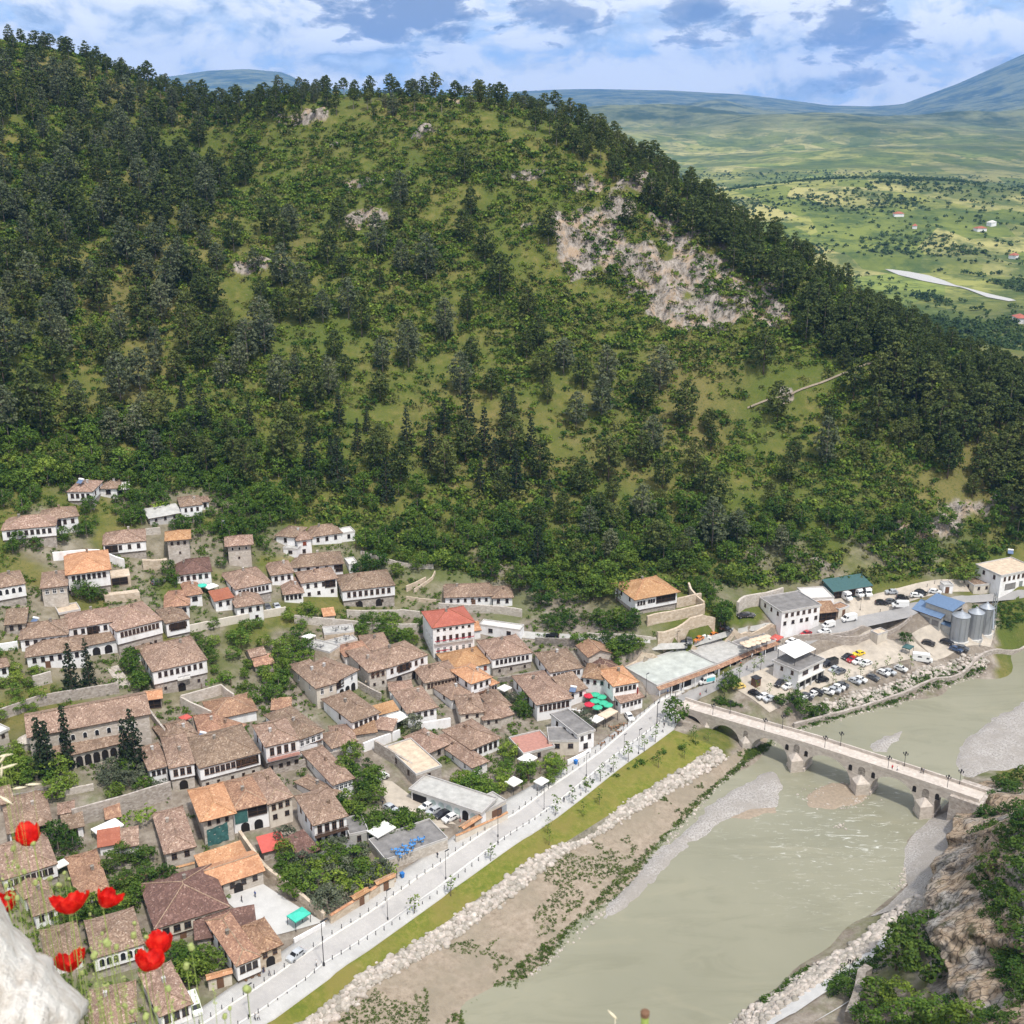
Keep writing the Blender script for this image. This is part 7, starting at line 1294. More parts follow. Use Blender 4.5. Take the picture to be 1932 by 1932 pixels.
bollards([(1310, 1293), (1400, 1251), (1464, 1218)], 2.6, 'slim dark bollard in front of the shop row', 'bollards in front of the shops', (0, 0)); bollards([(1590, 1192), (1720, 1165), (1830, 1139), (1932, 1132)], 3.2, 'slim bollard along the outer edge of the climbing road', 'bollards along the climbing road', (0, 0))
lp = MB().tube([(0, 0, -.3), (0, 0, 7.2)], [.065, .045], 6).mesh('pole', 'metal_dark'); lh = MB().box(-.12, .12, -.1, 1.1, 7.18, 7.3).mesh('lamp_head', 'metal_dark'); lb_ = MB().lathe([(.16, -.1), (.16, .5), (.1, .6)], 8).mesh('base', 'metal_dark')
for (reg, x_, y_, s_) in [('M', 455, 952, 1), ('M', 957, 602, 1), ('M', 1408, 290, 1), ('G', 1545, 1365, 1.45), ('G', 810, 1872, 1), ('H', 1415, 1212, 1), ('H', 1288, 1212, .8), ('H', 963, 1400, .9), ('H', 598, 1700, 1), ('H', 200, 1925, 1), ('I', 605, 1560, .9), ('I', 512, 1320, 1), ('I', 780, 905, .8), ('I', 1148, 770, .8), ('J', 515, 690, .8), ('H', 1575, 945, .9)]:
    p = at(reg, x_, y_); t = thing('street_lamp', 'tall thin dark street lamp standing along the roads', 'street lamp', (p[0], p[1], p[2] + .2), math.atan2(DIR[1], DIR[0]) - 1.57, 'street lamps along the roads'); t.scale = (s_, s_, s_); obj('pole', lp, t); obj('lamp_head', lh, t); obj('base', lb_, t)
# lattice mast by the silos
p = at('J', 1640, 905); t = thing('lattice_mast', 'grey lattice pylon rising behind the silos', 'mast', p, .4); g = MB()
for sx in (-1, 1):
    for sy in (-1, 1): g.tube([(sx * .8, sy * .8, -1), (sx * .35, sy * .35, 15)], .09, 4)
for k in range(10):
    z0, z1 = 1.5 * k, 1.5 * k + 1.5; w0, w1 = .8 - .45 * z0 / 15, .8 - .45 * z1 / 15
    for a, b_ in (((-1, -1), (1, -1)), ((1, -1), (1, 1)), ((1, 1), (-1, 1)), ((-1, 1), (-1, -1))): g.tube([(a[0] * w0, a[1] * w0, z0), (b_[0] * w1, b_[1] * w1, z1)], .05, 4)
obj('lattice', g.mesh('lattice', 'metal_galv'), t); obj('conveyor', MB().tube([(0, 0, 9.5), (-9, -9, 7.5)], .28, 6).mesh('conveyor', 'metal_galv'), t)
for (reg, x_, y_, lab) in [('H', 872, 1300, 'blue wheelie bin at the edge of the pavement by the rounded bar'), ('M', 580, 590, 'blue wheelie bin outside the grey garage wall')]:
    p = at(reg, x_, y_); t = thing('wheelie_bin', lab, 'bin', (p[0], p[1], p[2] + .25), .7); obj('body', MB().add([(-.32, -.34, .08), (.32, -.34, .08), (.32, .34, .08), (-.32, .34, .08), (-.4, -.42, 1.1), (.4, -.42, 1.1), (.4, .42, 1.1), (-.4, .42, 1.1)], [(0, 3, 2, 1), (4, 5, 6, 7), (0, 1, 5, 4), (1, 2, 6, 5), (2, 3, 7, 6), (3, 0, 4, 7)]).mesh('body', 'bin_blue'), t); obj('lid', MB().box(-.43, .43, -.46, .46, 1.11, 1.2).mesh('lid', 'bin_blue'), t)
p = at('I', 1462, 1215); t = thing('ticket_kiosk', 'dark red kiosk at the entrance of the car park', 'kiosk', p, .6); obj('body', MB().box(-1, 1, -1, 1, -.3, 2.5).mesh('body', 'wood_brown'), t); obj('roof', MB().box(-1.2, 1.2, -1.2, 1.2, 2.5, 2.7).mesh('roof', 'metal_dark'), t); obj('window', MB().box(-.6, .6, -1.04, -.98, 1.1, 1.9).mesh('window', 'glass_dark'), t)
# solar water heaters on roofs
def heater(reg, x, y, h, label):
    p = at(reg, x, y, h); t = thing('water_heater', label, 'water heater', p, -.35); obj('tank', MB().tube([(-.9, .5, .9), (.9, .5, .9)], .32, 10).mesh('tank', 'white_paint'), t); obj('solar_panel', MB().add([(-.9, -1, 0), (.9, -1, 0), (.9, .4, .8), (-.9, .4, .8), (-.9, -1, -.08), (.9, -1, -.08), (.9, .4, .72), (-.9, .4, .72)], [(0, 1, 2, 3), (7, 6, 5, 4), (0, 4, 5, 1), (1, 5, 6, 2), (2, 6, 7, 3), (3, 7, 4, 0)]).mesh('solar_panel', 'solar'), t); obj('frame', MB().box(-.8, -.7, .45, .55, -.9, .7).box(.7, .8, .45, .55, -.9, .7).mesh('frame', 'metal_galv'), t)
for a in [('D', 915, 590, 4.8, 'solar panel and white tank on the small mottled roof'), ('D', 345, 655, 4.6, 'solar panel with long pipe left of the mottled roof'), ('A', 1715, 487, 1.2, 'white twin water tanks in the grass between the towers'), ('A', 620, 165, 6.5, 'white tank on the highest house roof'), ('H', 850, 655, 4.8, 'blue tilted solar panels on the white house front'), ('A', 270, 1235, 2, 'white tank beside the little grey shed'), ('G', 640, 1070, 3.2, 'white tank on the corner cafe roof'), ('J', 1815, 190, 1.2, 'pair of white tanks out on the rough slope')]: heater(*a)
# cafe tables and chairs
def seat_set(reg, x, y, label, mat, group, h=0.0):
    p = at(reg, x, y, h); t = thing('cafe_table', label, 'table', p, rnd.uniform(0, 3), group); obj('tabletop', MB().lathe([(.42, .7), (.42, .74)], 10).mesh('tabletop', mat), t); obj('pedestal', MB().lathe([(.25, 0), (.05, .06), (.05, .7)], 8).mesh('pedestal', 'metal_dark'), t)
    for k in range(3):
        a = k * 2.1 + rnd.uniform(0, 1); c = thing('cafe_chair', label.replace('table', 'chair'), 'chair', (p[0] + math.cos(a) * .85, p[1] + math.sin(a) * .85, p[2]), a - 1.57 + math.pi, group.replace('tables', 'chairs')); obj('seat', MB().box(-.22, .22, -.22, .22, .42, .47).mesh('seat', mat), c); obj('backrest', MB().box(-.22, .22, -.24, -.2, .48, .9).mesh('backrest', mat), c)
        for sx in (-1, 1):
            for sy in (-1, 1): obj('leg', MB().box(sx * .19 - .02, sx * .19 + .02, sy * .19 - .02, sy * .19 + .02, 0, .42).mesh('leg', 'metal_dark'), c)
for i, (x_, y_) in enumerate([(600, 1790), (660, 1800), (700, 1760), (760, 1750), (640, 1840), (790, 1700), (850, 1690), (720, 1800)]): seat_set('E', x_, y_, 'blue table on the fenced bar terrace by the road' if i > 1 else 'blue table at the open corner of the bar terrace', 'furniture_blue', 'blue tables on the bar terrace %d' % (i > 1), 3.32)
for (x_, y_) in [(1180, 990), (1230, 980), (1290, 960), (1240, 1030), (1190, 1070), (1100, 1130)]: seat_set('H', x_, y_, 'brown cafe table in front of the promenade bar', 'furniture_wood', 'brown tables by the promenade bar')
for (x_, y_) in [(600, 870), (660, 870), (720, 850), (790, 840), (850, 840), (900, 850)]: seat_set('H', x_, y_, 'white cafe table on the terrace of the big cafe house', 'white_paint', 'white tables on the big cafe terrace', .3)
for (x_, y_) in [(800, 1490), (850, 1460), (910, 1440)]: seat_set('G', x_, y_, 'brown cafe table outside the corner cafe', 'furniture_wood', 'brown tables at the corner cafe')
for (x_, y_) in [(650, 1085), (720, 1080), (470, 1200), (530, 1215), (660, 1170), (730, 1150)]: seat_set('B', x_, y_, 'grey cafe table on the central garden terraces', 'concrete_dark', 'grey tables on the garden terraces', 2.7)
# washing line
p = at('A', 1260, 1440, 2.0); t = thing('washing_line', 'washing in pink and white on a line above the square white house', 'washing line', (p[0], p[1], p[2] - 2), .15); obj('line', MB().tube([(-6, 0, 2.05), (0, 0, 1.95), (6, 0, 2.05)], .02, 4).mesh('line', 'white_paint'), t)
for k in range(7): obj('cloth', MB().box(-5.4 + 1.5 * k, -4.3 + 1.5 * k, -.03, .03, .9 + .2 * (k % 2), 1.93).mesh('cloth', ['cloth_blue', 'laundry_pink', 'cloth_white'][min(k, 2)] if k < 3 else 'cloth_white'), t)
# stone stair above the church
A_, B_ = at('A', 860, 1590), at('A', 975, 1740); t_ = MB(); n = 16
dd = (B_ - A_)[:2]; dd /= np.linalg.norm(dd); pp_ = np.array([-dd[1], dd[0]]) * 1.6
for k in range(n):
    a, b_ = A_ + (B_ - A_) * k / n, A_ + (B_ - A_) * (k + .96) / n; z_ = float(ground(a[0], a[1])) + .25; q = [(a[0] - pp_[0], a[1] - pp_[1]), (a[0] + pp_[0], a[1] + pp_[1]), (b_[0] + pp_[0], b_[1] + pp_[1]), (b_[0] - pp_[0], b_[1] - pp_[1])]; t_.prism(q[::-1] if np.cross(dd, pp_) > 0 else q, z_ - 2, z_)
tag(obj('stone_stair', t_.mesh('stone_stair', 'stone_pale')), 'long stone stair descending from the gatehouse towards the church', 'stair')

# ------------------------------------------------------------------ people
def figure(stride, bendarm):
    me = bpy.data.meshes.new('body'); o = bpy.data.objects.new('tmp', me); COL.objects.link(o)
    s = stride; V = [(0, 0, .95), (0, 0, 1.15), (0, 0, 1.40), (0, 0, 1.50), (0, .01, 1.60), (0, .0, 1.74), (.10, 0, .90), (.11, s, .50), (.11, s * .6 - .0, .08), (.11, s * .6 + .14, .03), (-.10, 0, .90), (-.11, -s, .50), (-.11, -s * 1.5, .09), (-.11, -s * 1.5 + .13, .03),
        (.20, 0, 1.40), (.26, -.04, 1.12), (.27, .10 + bendarm, .90 + bendarm), (.27, .15 + bendarm, .82 + bendarm), (-.20, 0, 1.40), (-.26, -.02, 1.12), (-.27, .07, .88), (-.27, .10, .80)]
    E = [(0, 1), (1, 2), (2, 3), (3, 4), (4, 5), (0, 6), (6, 7), (7, 8), (8, 9), (0, 10), (10, 11), (11, 12), (12, 13), (2, 14), (14, 15), (15, 16), (16, 17), (2, 18), (18, 19), (19, 20), (20, 21)]
    me.from_pydata(V, E, []); sk = o.modifiers.new('s', 'SKIN'); rad = [.15, .14, .17, .06, .09, .09, .09, .065, .045, .04, .09, .065, .045, .04, .065, .045, .035, .035, .065, .045, .035, .035]
    for v_, r_ in zip(me.skin_vertices[0].data, rad): v_.radius = (r_, r_ * .85)
    me.skin_vertices[0].data[0].use_root = True; sb = o.modifiers.new('u', 'SUBSURF'); sb.levels = 1; dg = bpy.context.evaluated_depsgraph_get(); dg.update(); m2 = bpy.data.meshes.new_from_object(o.evaluated_get(dg)); bpy.data.objects.remove(o); return m2
FIG = [figure(.0, 0), figure(.14, .1), figure(-.16, 0)]; FC = {}
def person(reg, x, y, top, leg, label, k=0, rz=None, lift=.2, group=None):
    if (top, leg, k) not in FC:
        m_ = FIG[k].copy(); m_.materials.clear()
        for q in (top, leg, 'skin', 'hair'): m_.materials.append(MATS[q])
        for f in m_.polygons:
            c = f.center; f.material_index = 3 if c.z > 1.70 or (c.z > 1.62 and c.y < -.02) else 2 if c.z > 1.50 or (abs(c.x) > .22 and c.z < 1.02) else 0 if c.z > .93 or abs(c.x) > .2 else 1; f.use_smooth = True
        m_.name = 'person'; FC[(top, leg, k)] = m_
    p = at(reg, x, y); tag(obj('person', FC[(top, leg, k)], None, (p[0], p[1], p[2] + lift), rnd.uniform(0, 6.28) if rz is None else rz), label, 'person', group)
for a in [('G', 868, 688, 'cloth_blue', 'cloth_dark', 'person in dark blue standing on the paved yard', 0), ('G', 735, 735, 'cloth_dark', 'cloth_dark', 'person in black bending by the yard tables', 1), ('G', 1335, 935, 'cloth_grey', 'cloth_dark', 'person in grey under the turquoise canopy', 0), ('G', 1472, 1372, 'cloth_white', 'cloth_dark', 'person in a white shirt standing on the riverside road', 0), ('G', 868, 1905, 'cloth_grey', 'cloth_dark', 'person in grey walking, left of a pair on the promenade', 1), ('G', 900, 1905, 'cloth_white', 'cloth_dark', 'person in light top walking, right of a pair on the promenade', 2), ('G', 950, 1440, 'cloth_dark', 'cloth_blue', 'person in dark clothes outside the corner cafe', 0), ('G', 1010, 1470, 'cloth_grey', 'cloth_dark', 'person seen by the cafe planters', 1), ('M', 885, 422, 'cloth_dark', 'cloth_dark', 'person in black by the fenced terrace door', 0), ('M', 655, 805, 'cloth_white', 'cloth_dark', 'person in white beside a promenade sapling', 1),
          ('H', 770, 1632, 'cloth_dark', 'cloth_dark', 'person in dark clothes striding along the promenade', 1), ('H', 915, 1575, 'cloth_white', 'cloth_dark', 'person sitting low on the promenade edge', 0), ('H', 1178, 1375, 'cloth_dark', 'cloth_dark', 'person in dark clothes beside a promenade tree', 0), ('H', 1625, 1025, 'cloth_white', 'cloth_dark', 'person in white shirt on the promenade near the bridge', 1), ('H', 1635, 985, 'cloth_dark', 'cloth_dark', 'person in dark top next to the white-shirted walker', 2), ('I', 893, 1385, 'cloth_dark', 'cloth_dark', 'person in dark clothes at the bridge head, left one', 0), ('I', 925, 1380, 'cloth_dark', 'cloth_blue', 'person in dark clothes at the bridge head, right one', 1), ('I', 980, 1325, 'cloth_red', 'cloth_dark', 'person in dark red on the road by the van', 0), ('I', 1035, 1285, 'cloth_grey', 'cloth_dark', 'person crossing the road in front of the van', 1), ('I', 1385, 1090, 'cloth_dark', 'cloth_dark', 'person walking beside the car park trees', 2), ('I', 820, 1265, 'cloth_white', 'cloth_blue', 'person in white browsing the first shop', 0), ('I', 700, 1300, 'cloth_blue', 'cloth_dark', 'person in blue outside the first shop', 0), ('I', 1180, 1140, 'cloth_white', 'cloth_dark', 'person in white outside the middle shops', 1), ('I', 1330, 1060, 'cloth_red', 'cloth_dark', 'person in red outside the middle shops', 0), ('I', 1430, 985, 'cloth_white', 'cloth_grey', 'person in white outside the far shops', 1), ('H', 150, 1835, 'cloth_dark', 'cloth_dark', 'person in dark clothes by the long garage kerb', 0), ('H', 540, 1535, 'cloth_grey', 'cloth_dark', 'person at the pavement stall', 0), ('E', 470, 1345, 'cloth_dark', 'cloth_dark', 'person standing at the edge of the sandy car park', 0), ('E', 1235, 1505, 'cloth_grey', 'cloth_red', 'person beside the last white car at the garage', 0)]: person(*a)
# ------------------------------------------------------------------ old stone bridge
NE = [(1296, 1336, 1.0), (1439, 1372, 2.2), (1529, 1397, 3.0), (1657, 1439, 3.4), (1721, 1465, 3.5), (1800, 1492, 3.6)]
NP = np.array([at_z(*q) for q in NE]); A0, A1 = NP[0], NP[-1]; bl_ = float(np.linalg.norm((A1 - A0)[:2])); bdir = (A1 - A0)[:2] / bl_; bnrm = np.array([-bdir[1], bdir[0]]); ang = math.atan2(bdir[1], bdir[0]); BW = 5.6
def s_of(u_): 
    uu = [q[0] for q in NE]; ss = [(p[:2] - A0[:2]) @ bdir for p in NP]; return float(np.interp(u_, uu, ss))
ss_ = [(p[:2] - A0[:2]) @ bdir for p in NP]; ztop = lambda s: float(np.interp(s, ss_, [q[2] - .85 for q in NE]))
PIERS = [(s_of(1337), 1.3), (s_of(1413), 1.7), (s_of(1510), 2.2), (s_of(1633), 2.5), (s_of(1750), 2.3)]
edges = [(-3.0, .6)] + PIERS + [(bl_ + 3.0, 3.0)]
br = thing('stone_bridge', 'old pale stone bridge with arches and pointed piers across the river', 'bridge', (A0[0], A0[1], 0), ang)
def zbot(s):
    for i in range(len(edges) - 1):
        a, b_ = edges[i][0] + edges[i][1], edges[i + 1][0] - edges[i + 1][1]
        if a < s < b_:
            c, hw = (a + b_) / 2, (b_ - a) / 2; crown = ztop(s) - 1.15 - (.8 if hw < 3 else 0); spring = max(-5.2, crown - hw * .95); return spring + (crown - spring) * math.sqrt(max(0, 1 - ((s - c) / hw) ** 2))
    return -9.0
ssamp = sorted(set([round(v_, 3) for v_ in np.linspace(-3, bl_ + 3, 120)] + [round(e + sg * w_ + d_, 3) for e, w_ in edges for sg in (-1, 1) for d_ in (-.004, .004)]))
g = MB(); n = len(ssamp); zt = [ztop(s) for s in ssamp]; zb = [zbot(s) for s in ssamp]
vs = [(s, 0, a) for s, a in zip(ssamp, zt)] + [(s, 0, b_) for s, b_ in zip(ssamp, zb)] + [(s, BW, a) for s, a in zip(ssamp, zt)] + [(s, BW, b_) for s, b_ in zip(ssamp, zb)]; f = []
for i in range(n - 1): f += [(i + n, i + n + 1, i + 1, i), (i + 2 * n, i + 1 + 2 * n, i + 1 + 3 * n, i + 3 * n), (i, i + 1, i + 1 + 2 * n, i + 2 * n), (i + n, i + 3 * n, i + 1 + 3 * n, i + 1 + n)]
f += [(0, 2 * n, 3 * n, n), (n - 1, 2 * n - 1, 4 * n - 1, 3 * n - 1)]
obj('arches', g.add(vs, f).mesh('arches', 'stone_bridge'), br)
dk = MB(); vv = [(s, y_, z_ + .03) for y_ in (.38, BW - .38) for s, z_ in zip(ssamp, zt)]; dk.add(vv, [(i, i + 1, n + i + 1, n + i) for i in range(n - 1)]); obj('deck', dk.mesh('deck', 'stone_bridge'), br)
for y0_, y1_ in ((-.04, .36), (BW - .36, BW + .04)):
    g = MB(); vs = []
    for s, z_ in zip(ssamp, zt): vs += [(s, y0_, z_ - .25), (s, y1_, z_ - .25), (s, y1_, z_ + .85), (s, y0_, z_ + .85)]
    f = [];
    for i in range(n - 1): a = 4 * i; f += [(a, a + 4, a + 7, a + 3), (a + 3, a + 7, a + 6, a + 2), (a + 2, a + 6, a + 5, a + 1), (a + 1, a + 5, a + 4, a)]
    f += [(0, 3, 2, 1), (4 * n - 4, 4 * n - 3, 4 * n - 2, 4 * n - 1)]; obj('parapet', g.add(vs, f).mesh('parapet', 'stone_bridge'), br)
for k, (c, w_) in enumerate(PIERS):
    zc = -2.6 if k > 1 else -3.0; nose = 2.6 if k > 1 else 1.4; p_ = obj('pier', MB().add([(c - w_, -.02, -9), (c + w_, -.02, -9), (c, -nose, -9), (c - w_, -.02, zc), (c + w_, -.02, zc), (c, -nose, zc), (c, -.02, zc + 1.8)], [(0, 2, 5, 3), (2, 1, 4, 5), (3, 5, 6), (5, 4, 6), (0, 1, 2)]).box(c - w_ - .35, c + w_ + .35, .1, BW - .1, -9, -5.1).mesh('pier', 'stone_bridge'), br)
    if k > 0:
        obj('relief_arch_shade', panel(arch_poly(w_ * .75, 2.4), -.05, .04).mesh('relief_arch_shade', 'stone_dark'), p_, (c, 0, zc + 1.7 if k > 1 else -2.0))  # dark panel on the face paints the shade of a niche
        if k > 1:
            for sg in (-1, 1): obj('relief_arch_shade', panel(arch_poly(.95, 1.7), -.05, .04).mesh('relief_arch_shade', 'opening_shade'), p_, (c + sg * (w_ + .55), 0, ztop(c) - 3.1))  # side niches: their shade painted as near-black panels
e_ = MB(); e_.prism([(bl_ - .5, -1.2), (bl_ + 7, -1.2), (bl_ + 7, BW + 3), (bl_ - .5, BW + 3)], -8, 2.6); obj('abutment', e_.mesh('abutment', 'stone_wall'), br)
pl_ = MB().tube([(0, 0, 0), (0, 0, 3.6)], [.09, .05], 6).mesh('pole', 'metal_dark'); ln = MB()
for k in range(4): a = k * 1.571; ln.tube([(0, 0, 3.3), (math.cos(a) * .4, math.sin(a) * .4, 3.25), (math.cos(a) * .55, math.sin(a) * .55, 3.5)], .03, 4).lathe([(.08, 3.45), (.17, 3.85), (.05, 4.05)], 6, 0, math.cos(a) * .55, math.sin(a) * .55)
ln.lathe([(.1, 3.7), (.19, 4.15), (.05, 4.4)], 6); lnm = ln.mesh('lanterns', 'metal_dark')
for i, (u_, far) in enumerate([(1346, 0), (1365, 1), (1446, 0), (1466, 1), (1560, 0), (1577, 1), (1677, 0), (1695, 1), (1786, 0), (1798, 1)]):
    s = s_of(u_); y_ = .55 if not far else BW - .55; q = A0[:2] + bdir * s + bnrm * y_; t = thing('bridge_lamp', 'black many-armed lantern post on the %s parapet side of the stone bridge' % ('upstream' if far else 'downstream'), 'street lamp', (q[0], q[1], ztop(s) + .03), ang, 'lantern posts on the %s side of the bridge' % ('upstream' if far else 'downstream')); obj('pole', pl_, t); obj('lanterns', lnm, t)
for (u_, tp, lab) in ((1683, 'cloth_red', 'person in bright red on the stone bridge'), (1692, 'cloth_white', 'person in white beside the red-clad one on the bridge'), (1727, 'cloth_dark', 'person in dark clothes leaning at the far parapet of the bridge'), (1731, 'cloth_grey', 'person in grey at the far parapet of the bridge')):
    s = s_of(u_); q = A0[:2] + bdir * s + bnrm * (1.2 if u_ < 1700 else BW - 1); k = person('U', 1000, 1500, tp, 'cloth_dark', lab, 1); o = [o_ for o_ in COL.objects if o_.get('label') == lab][0]; o.location = (q[0], q[1], ztop(s) + .04)

# ------------------------------------------------------------------ stones, reeds, scrub on the banks
def rock_proto(seed):
    r = np.random.default_rng(seed); bm = bmesh.new(); bmesh.ops.create_icosphere(bm, subdivisions=2, radius=1); d_ = r.normal(0, 1, (7, 3)); d_ /= np.linalg.norm(d_, axis=1)[:, None]; cut = r.uniform(.55, .9, 7)
    for v_ in bm.verts:
        c = np.array(v_.co)
        for q, k in zip(d_, cut):
            e = c @ q
            if e > k: c = c - q * (e - k) * .95
        v_.co = c * np.array([1.15, .95, .7])
    bm.verts.ensure_lookup_table(); V = np.array([v_.co[:] for v_ in bm.verts]); F = np.array([[v_.index for v_ in f_.verts] for f_ in bm.faces]); bm.free(); return V, F
RP = [rock_proto(700 + k) for k in range(8)]
m, nt, b = nodes('limestone'); W = coord(nt, 'World'); c = ramp(nt, noise(nt, .9, 5, .7, W), [(.3, (.27, .235, .20)), (.55, (.42, .375, .33)), (.75, (.54, .50, .45))]); c = rnd_hsv(nt, c, .28, .015, 'isl'); nt.links.new(c, b.inputs[0]); b.inputs['Roughness'].default_value = .9; MATS['limestone'] = m
def between(La, Lb, n, sd, lo=0, hi=1):
    A, B = poly_at(La, 300), poly_at(Lb, 300); r = np.random.default_rng(sd); i = r.integers(0, 300, n); t = r.uniform(lo, hi, n)[:, None]; P = A[i] * (1 - t) + B[i] * t + np.c_[r.normal(0, .4, (n, 2)), np.zeros(n)]; P[:, 2] = ground(P[:, 0], P[:, 1]); return P, r
P, r = between(L4, L5, 3600, 71, .08, .9); s_ = r.gamma(3, .11, len(P)) + .18
stuff('riprap', scatter_mesh([(p[0], p[1], p[2] + .05, min(.95, s), k) for k, (p, s) in enumerate(zip(P, s_))], RP, 'riprap', 'limestone'), 'bank of pale tumbled boulders between the grass and the sand')
lk = lambda reg, pts: [uv(reg, *p) for p in pts]
RBo = lk('N', [(1360, 1700), (1620, 1510), (1800, 1390)]) + lk('L', [(100, 1370), (300, 1250), (540, 1040), (780, 900)]); RBi = lk('N', [(1590, 1700), (1760, 1555), (1900, 1450)]) + lk('L', [(200, 1450), (300, 1370), (520, 1130), (790, 990)])
P, r = between(RBo, RBi, 1300, 72); s_ = r.gamma(3, .15, len(P)) + .2
stuff('riprap', scatter_mesh([(p[0], p[1], p[2] + .1, min(1.0, s), k) for k, (p, s) in enumerate(zip(P, s_))], RP, 'riprap', 'limestone'), 'strip of pale boulders along the near right bank')
RB2 = lk('N', [(1650, 1700), (1830, 1600), (1960, 1510)]) + lk('L', [(250, 1520), (330, 1440), (480, 1300)])
strip('path', RBi[:6], RB2[:6], 'paving_pale', .2, 60, 4)
CB = lk('J', [(120, 1500), (500, 1400), (900, 1270), (1300, 1130), (1600, 1090)]); CB2 = lk('J', [(150, 1590), (520, 1510), (900, 1400), (1300, 1220), (1600, 1170)])
P, r = between(CB, CB2, 900, 73); stuff('bank_rubble', scatter_mesh([(p[0], p[1], p[2] + .1, min(.9, s), k) for k, (p, s) in enumerate(zip(P, r.gamma(2, .18, len(P)) + .18))], RP, 'bank_rubble', 'limestone'), 'pale rubble on the bank below the car park')
WL = [(1000, 1848), (1100, 1772), (1200, 1664), (1280, 1578), (1370, 1476), (1439, 1424), (1500, 1398)]; WL2 = [(1003, 1842), (1102, 1760), (1200, 1652), (1280, 1566), (1370, 1464), (1439, 1412), (1500, 1388)]
P1_, r = between([(a, b_ - 8) for a, b_ in WL], WL2, 420, 74); P2_, r = between(lk('J', [(-20, 1730), (500, 1590), (900, 1470), (1420, 1290), (1600, 1190)]), lk('J', [(-20, 1745), (500, 1605), (900, 1485), (1420, 1310), (1600, 1215)]), 300, 75); P3_ = np.array([at_z(*uv('K', rnd.gauss(1280, 130), rnd.gauss(1090, 45)), -6) for _ in range(380)]); P4_ = np.array([at_z(*uv('L', 560 + 260 * k / 300 + rnd.gauss(0, 30), 900 - 430 * k / 300 + rnd.gauss(0, 60)), -6) for k in range(300)]); P5_ = np.array([at_z(*uv('K', 1300 + rnd.gauss(0, 30), 1350 + rnd.gauss(0, 14)), -6) for _ in range(26)])
its = [(p[0], p[1], max(p[2], -6.05), abs(rnd.gauss(.16, .1)) + .08, k) for k, p in enumerate(np.concatenate([P1_, P2_, P3_, P4_, P5_]))]
stuff('river_stones', scatter_mesh(its, RP, 'river_stones', 'limestone'), 'small stones along the water edge and in the riffle')
# reeds and bushes by the water, weeds on the sand
its = []
P, r = between(L5, L6[:10], 9000, 76); nzz = vnoise(P[:, 0], P[:, 1], 9, 77) + .5 * vnoise(P[:, 0], P[:, 1], 3, 78); A, B = poly_at(L5, 300), poly_at(L6[:10], 300)
fr_ = np.array([np.min(np.hypot(*(A[:, :2] - p[:2]).T)) for p in P]) / (np.array([np.min(np.hypot(*(A[:, :2] - p[:2]).T)) + np.min(np.hypot(*(B[:, :2] - p[:2]).T)) for p in P]) + 1e-6)
for p, nn, q in zip(P, nzz, fr_):
    if (q > .80 and nn > -1.1) or (.34 < q < .70 and nn > .12 and r.random() < .75) or (nn > .65): its.append((p[0], p[1], p[2] - .05, r.uniform(.16, .5 if q > .80 else .36), int(r.integers(0, 9))))
stuff('riverbank_scrub', scatter_mesh(its, bp, 'riverbank_scrub', 'leaf_reed'), 'low green scrub and reeds along the river sand')
its = []
for La, Lb, n_, lo in ((CB, lk('J', [(-20, 1735), (520, 1600), (900, 1475), (1300, 1330), (1600, 1200)]), 520, .2), (lk('L', [(0, 1620), (250, 1430), (440, 1340)]), lk('L', [(0, 1720), (250, 1600), (440, 1490)]), 160, 0), (lk('N', [(1620, 1520), (1932, 1290)]), lk('N', [(1600, 1545), (1932, 1320)]), 120, 0), (lk('J', [(1450, 640), (1932, 600)]), lk('J', [(1700, 860), (1932, 780)]), 240, 0), (lk('I', [(1150, 1320), (1350, 1400)]), lk('I', [(1100, 1360), (1300, 1400)]), 60, 0), (lk('H', [(900, 1500), (1900, 1100)]), lk('H', [(920, 1520), (1920, 1110)]), 30, 0)):
    P, r = between(La, Lb, n_, 80 + n_, lo)
    its += [(p[0], p[1], p[2] - .1, r.uniform(.25, .8), int(r.integers(0, 9))) for p in P]
stuff('bank_weeds', scatter_mesh(its, bp, 'bank_weeds', 'leaf_broad'), 'weeds and small bushes on the banks by the car park and road')
# weeds between the village houses
x, y, z, u, v, r = candidates(24000, -190, 70, 150, 380, 91); pp2 = (x - RD[0]) * NRM[0] + (y - RD[1]) * NRM[1]; nz3 = vnoise(x, y, 14, 92) + .5 * vnoise(x, y, 5, 93)
sel = [i for i in range(len(x)) if pp2[i] > 8 and v[i] > toe(u[i:i + 1])[0] and v[i] < 1945 and -30 < u[i] < 1250 and (nz3[i] > -.12 or (z[i] > 20 and nz3[i] > -.5)) and not infoot(x[i], y[i], .6) and not (1010 < u[i] and v[i] > 1290) and not (450 < u[i] < 610 and 1690 < v[i] < 1830) and not (690 < u[i] < 870 and 1450 < v[i] < 1560)]
stuff('village_undergrowth', scatter_mesh([(x[i], y[i], z[i] - .1, r.uniform(.3, .85), int(r.integers(0, 9))) for i in sel], bp, 'village_undergrowth', 'leaf_broad'), 'bushes, weeds and hedges filling the gaps between village houses'); print('undergrowth', len(sel))

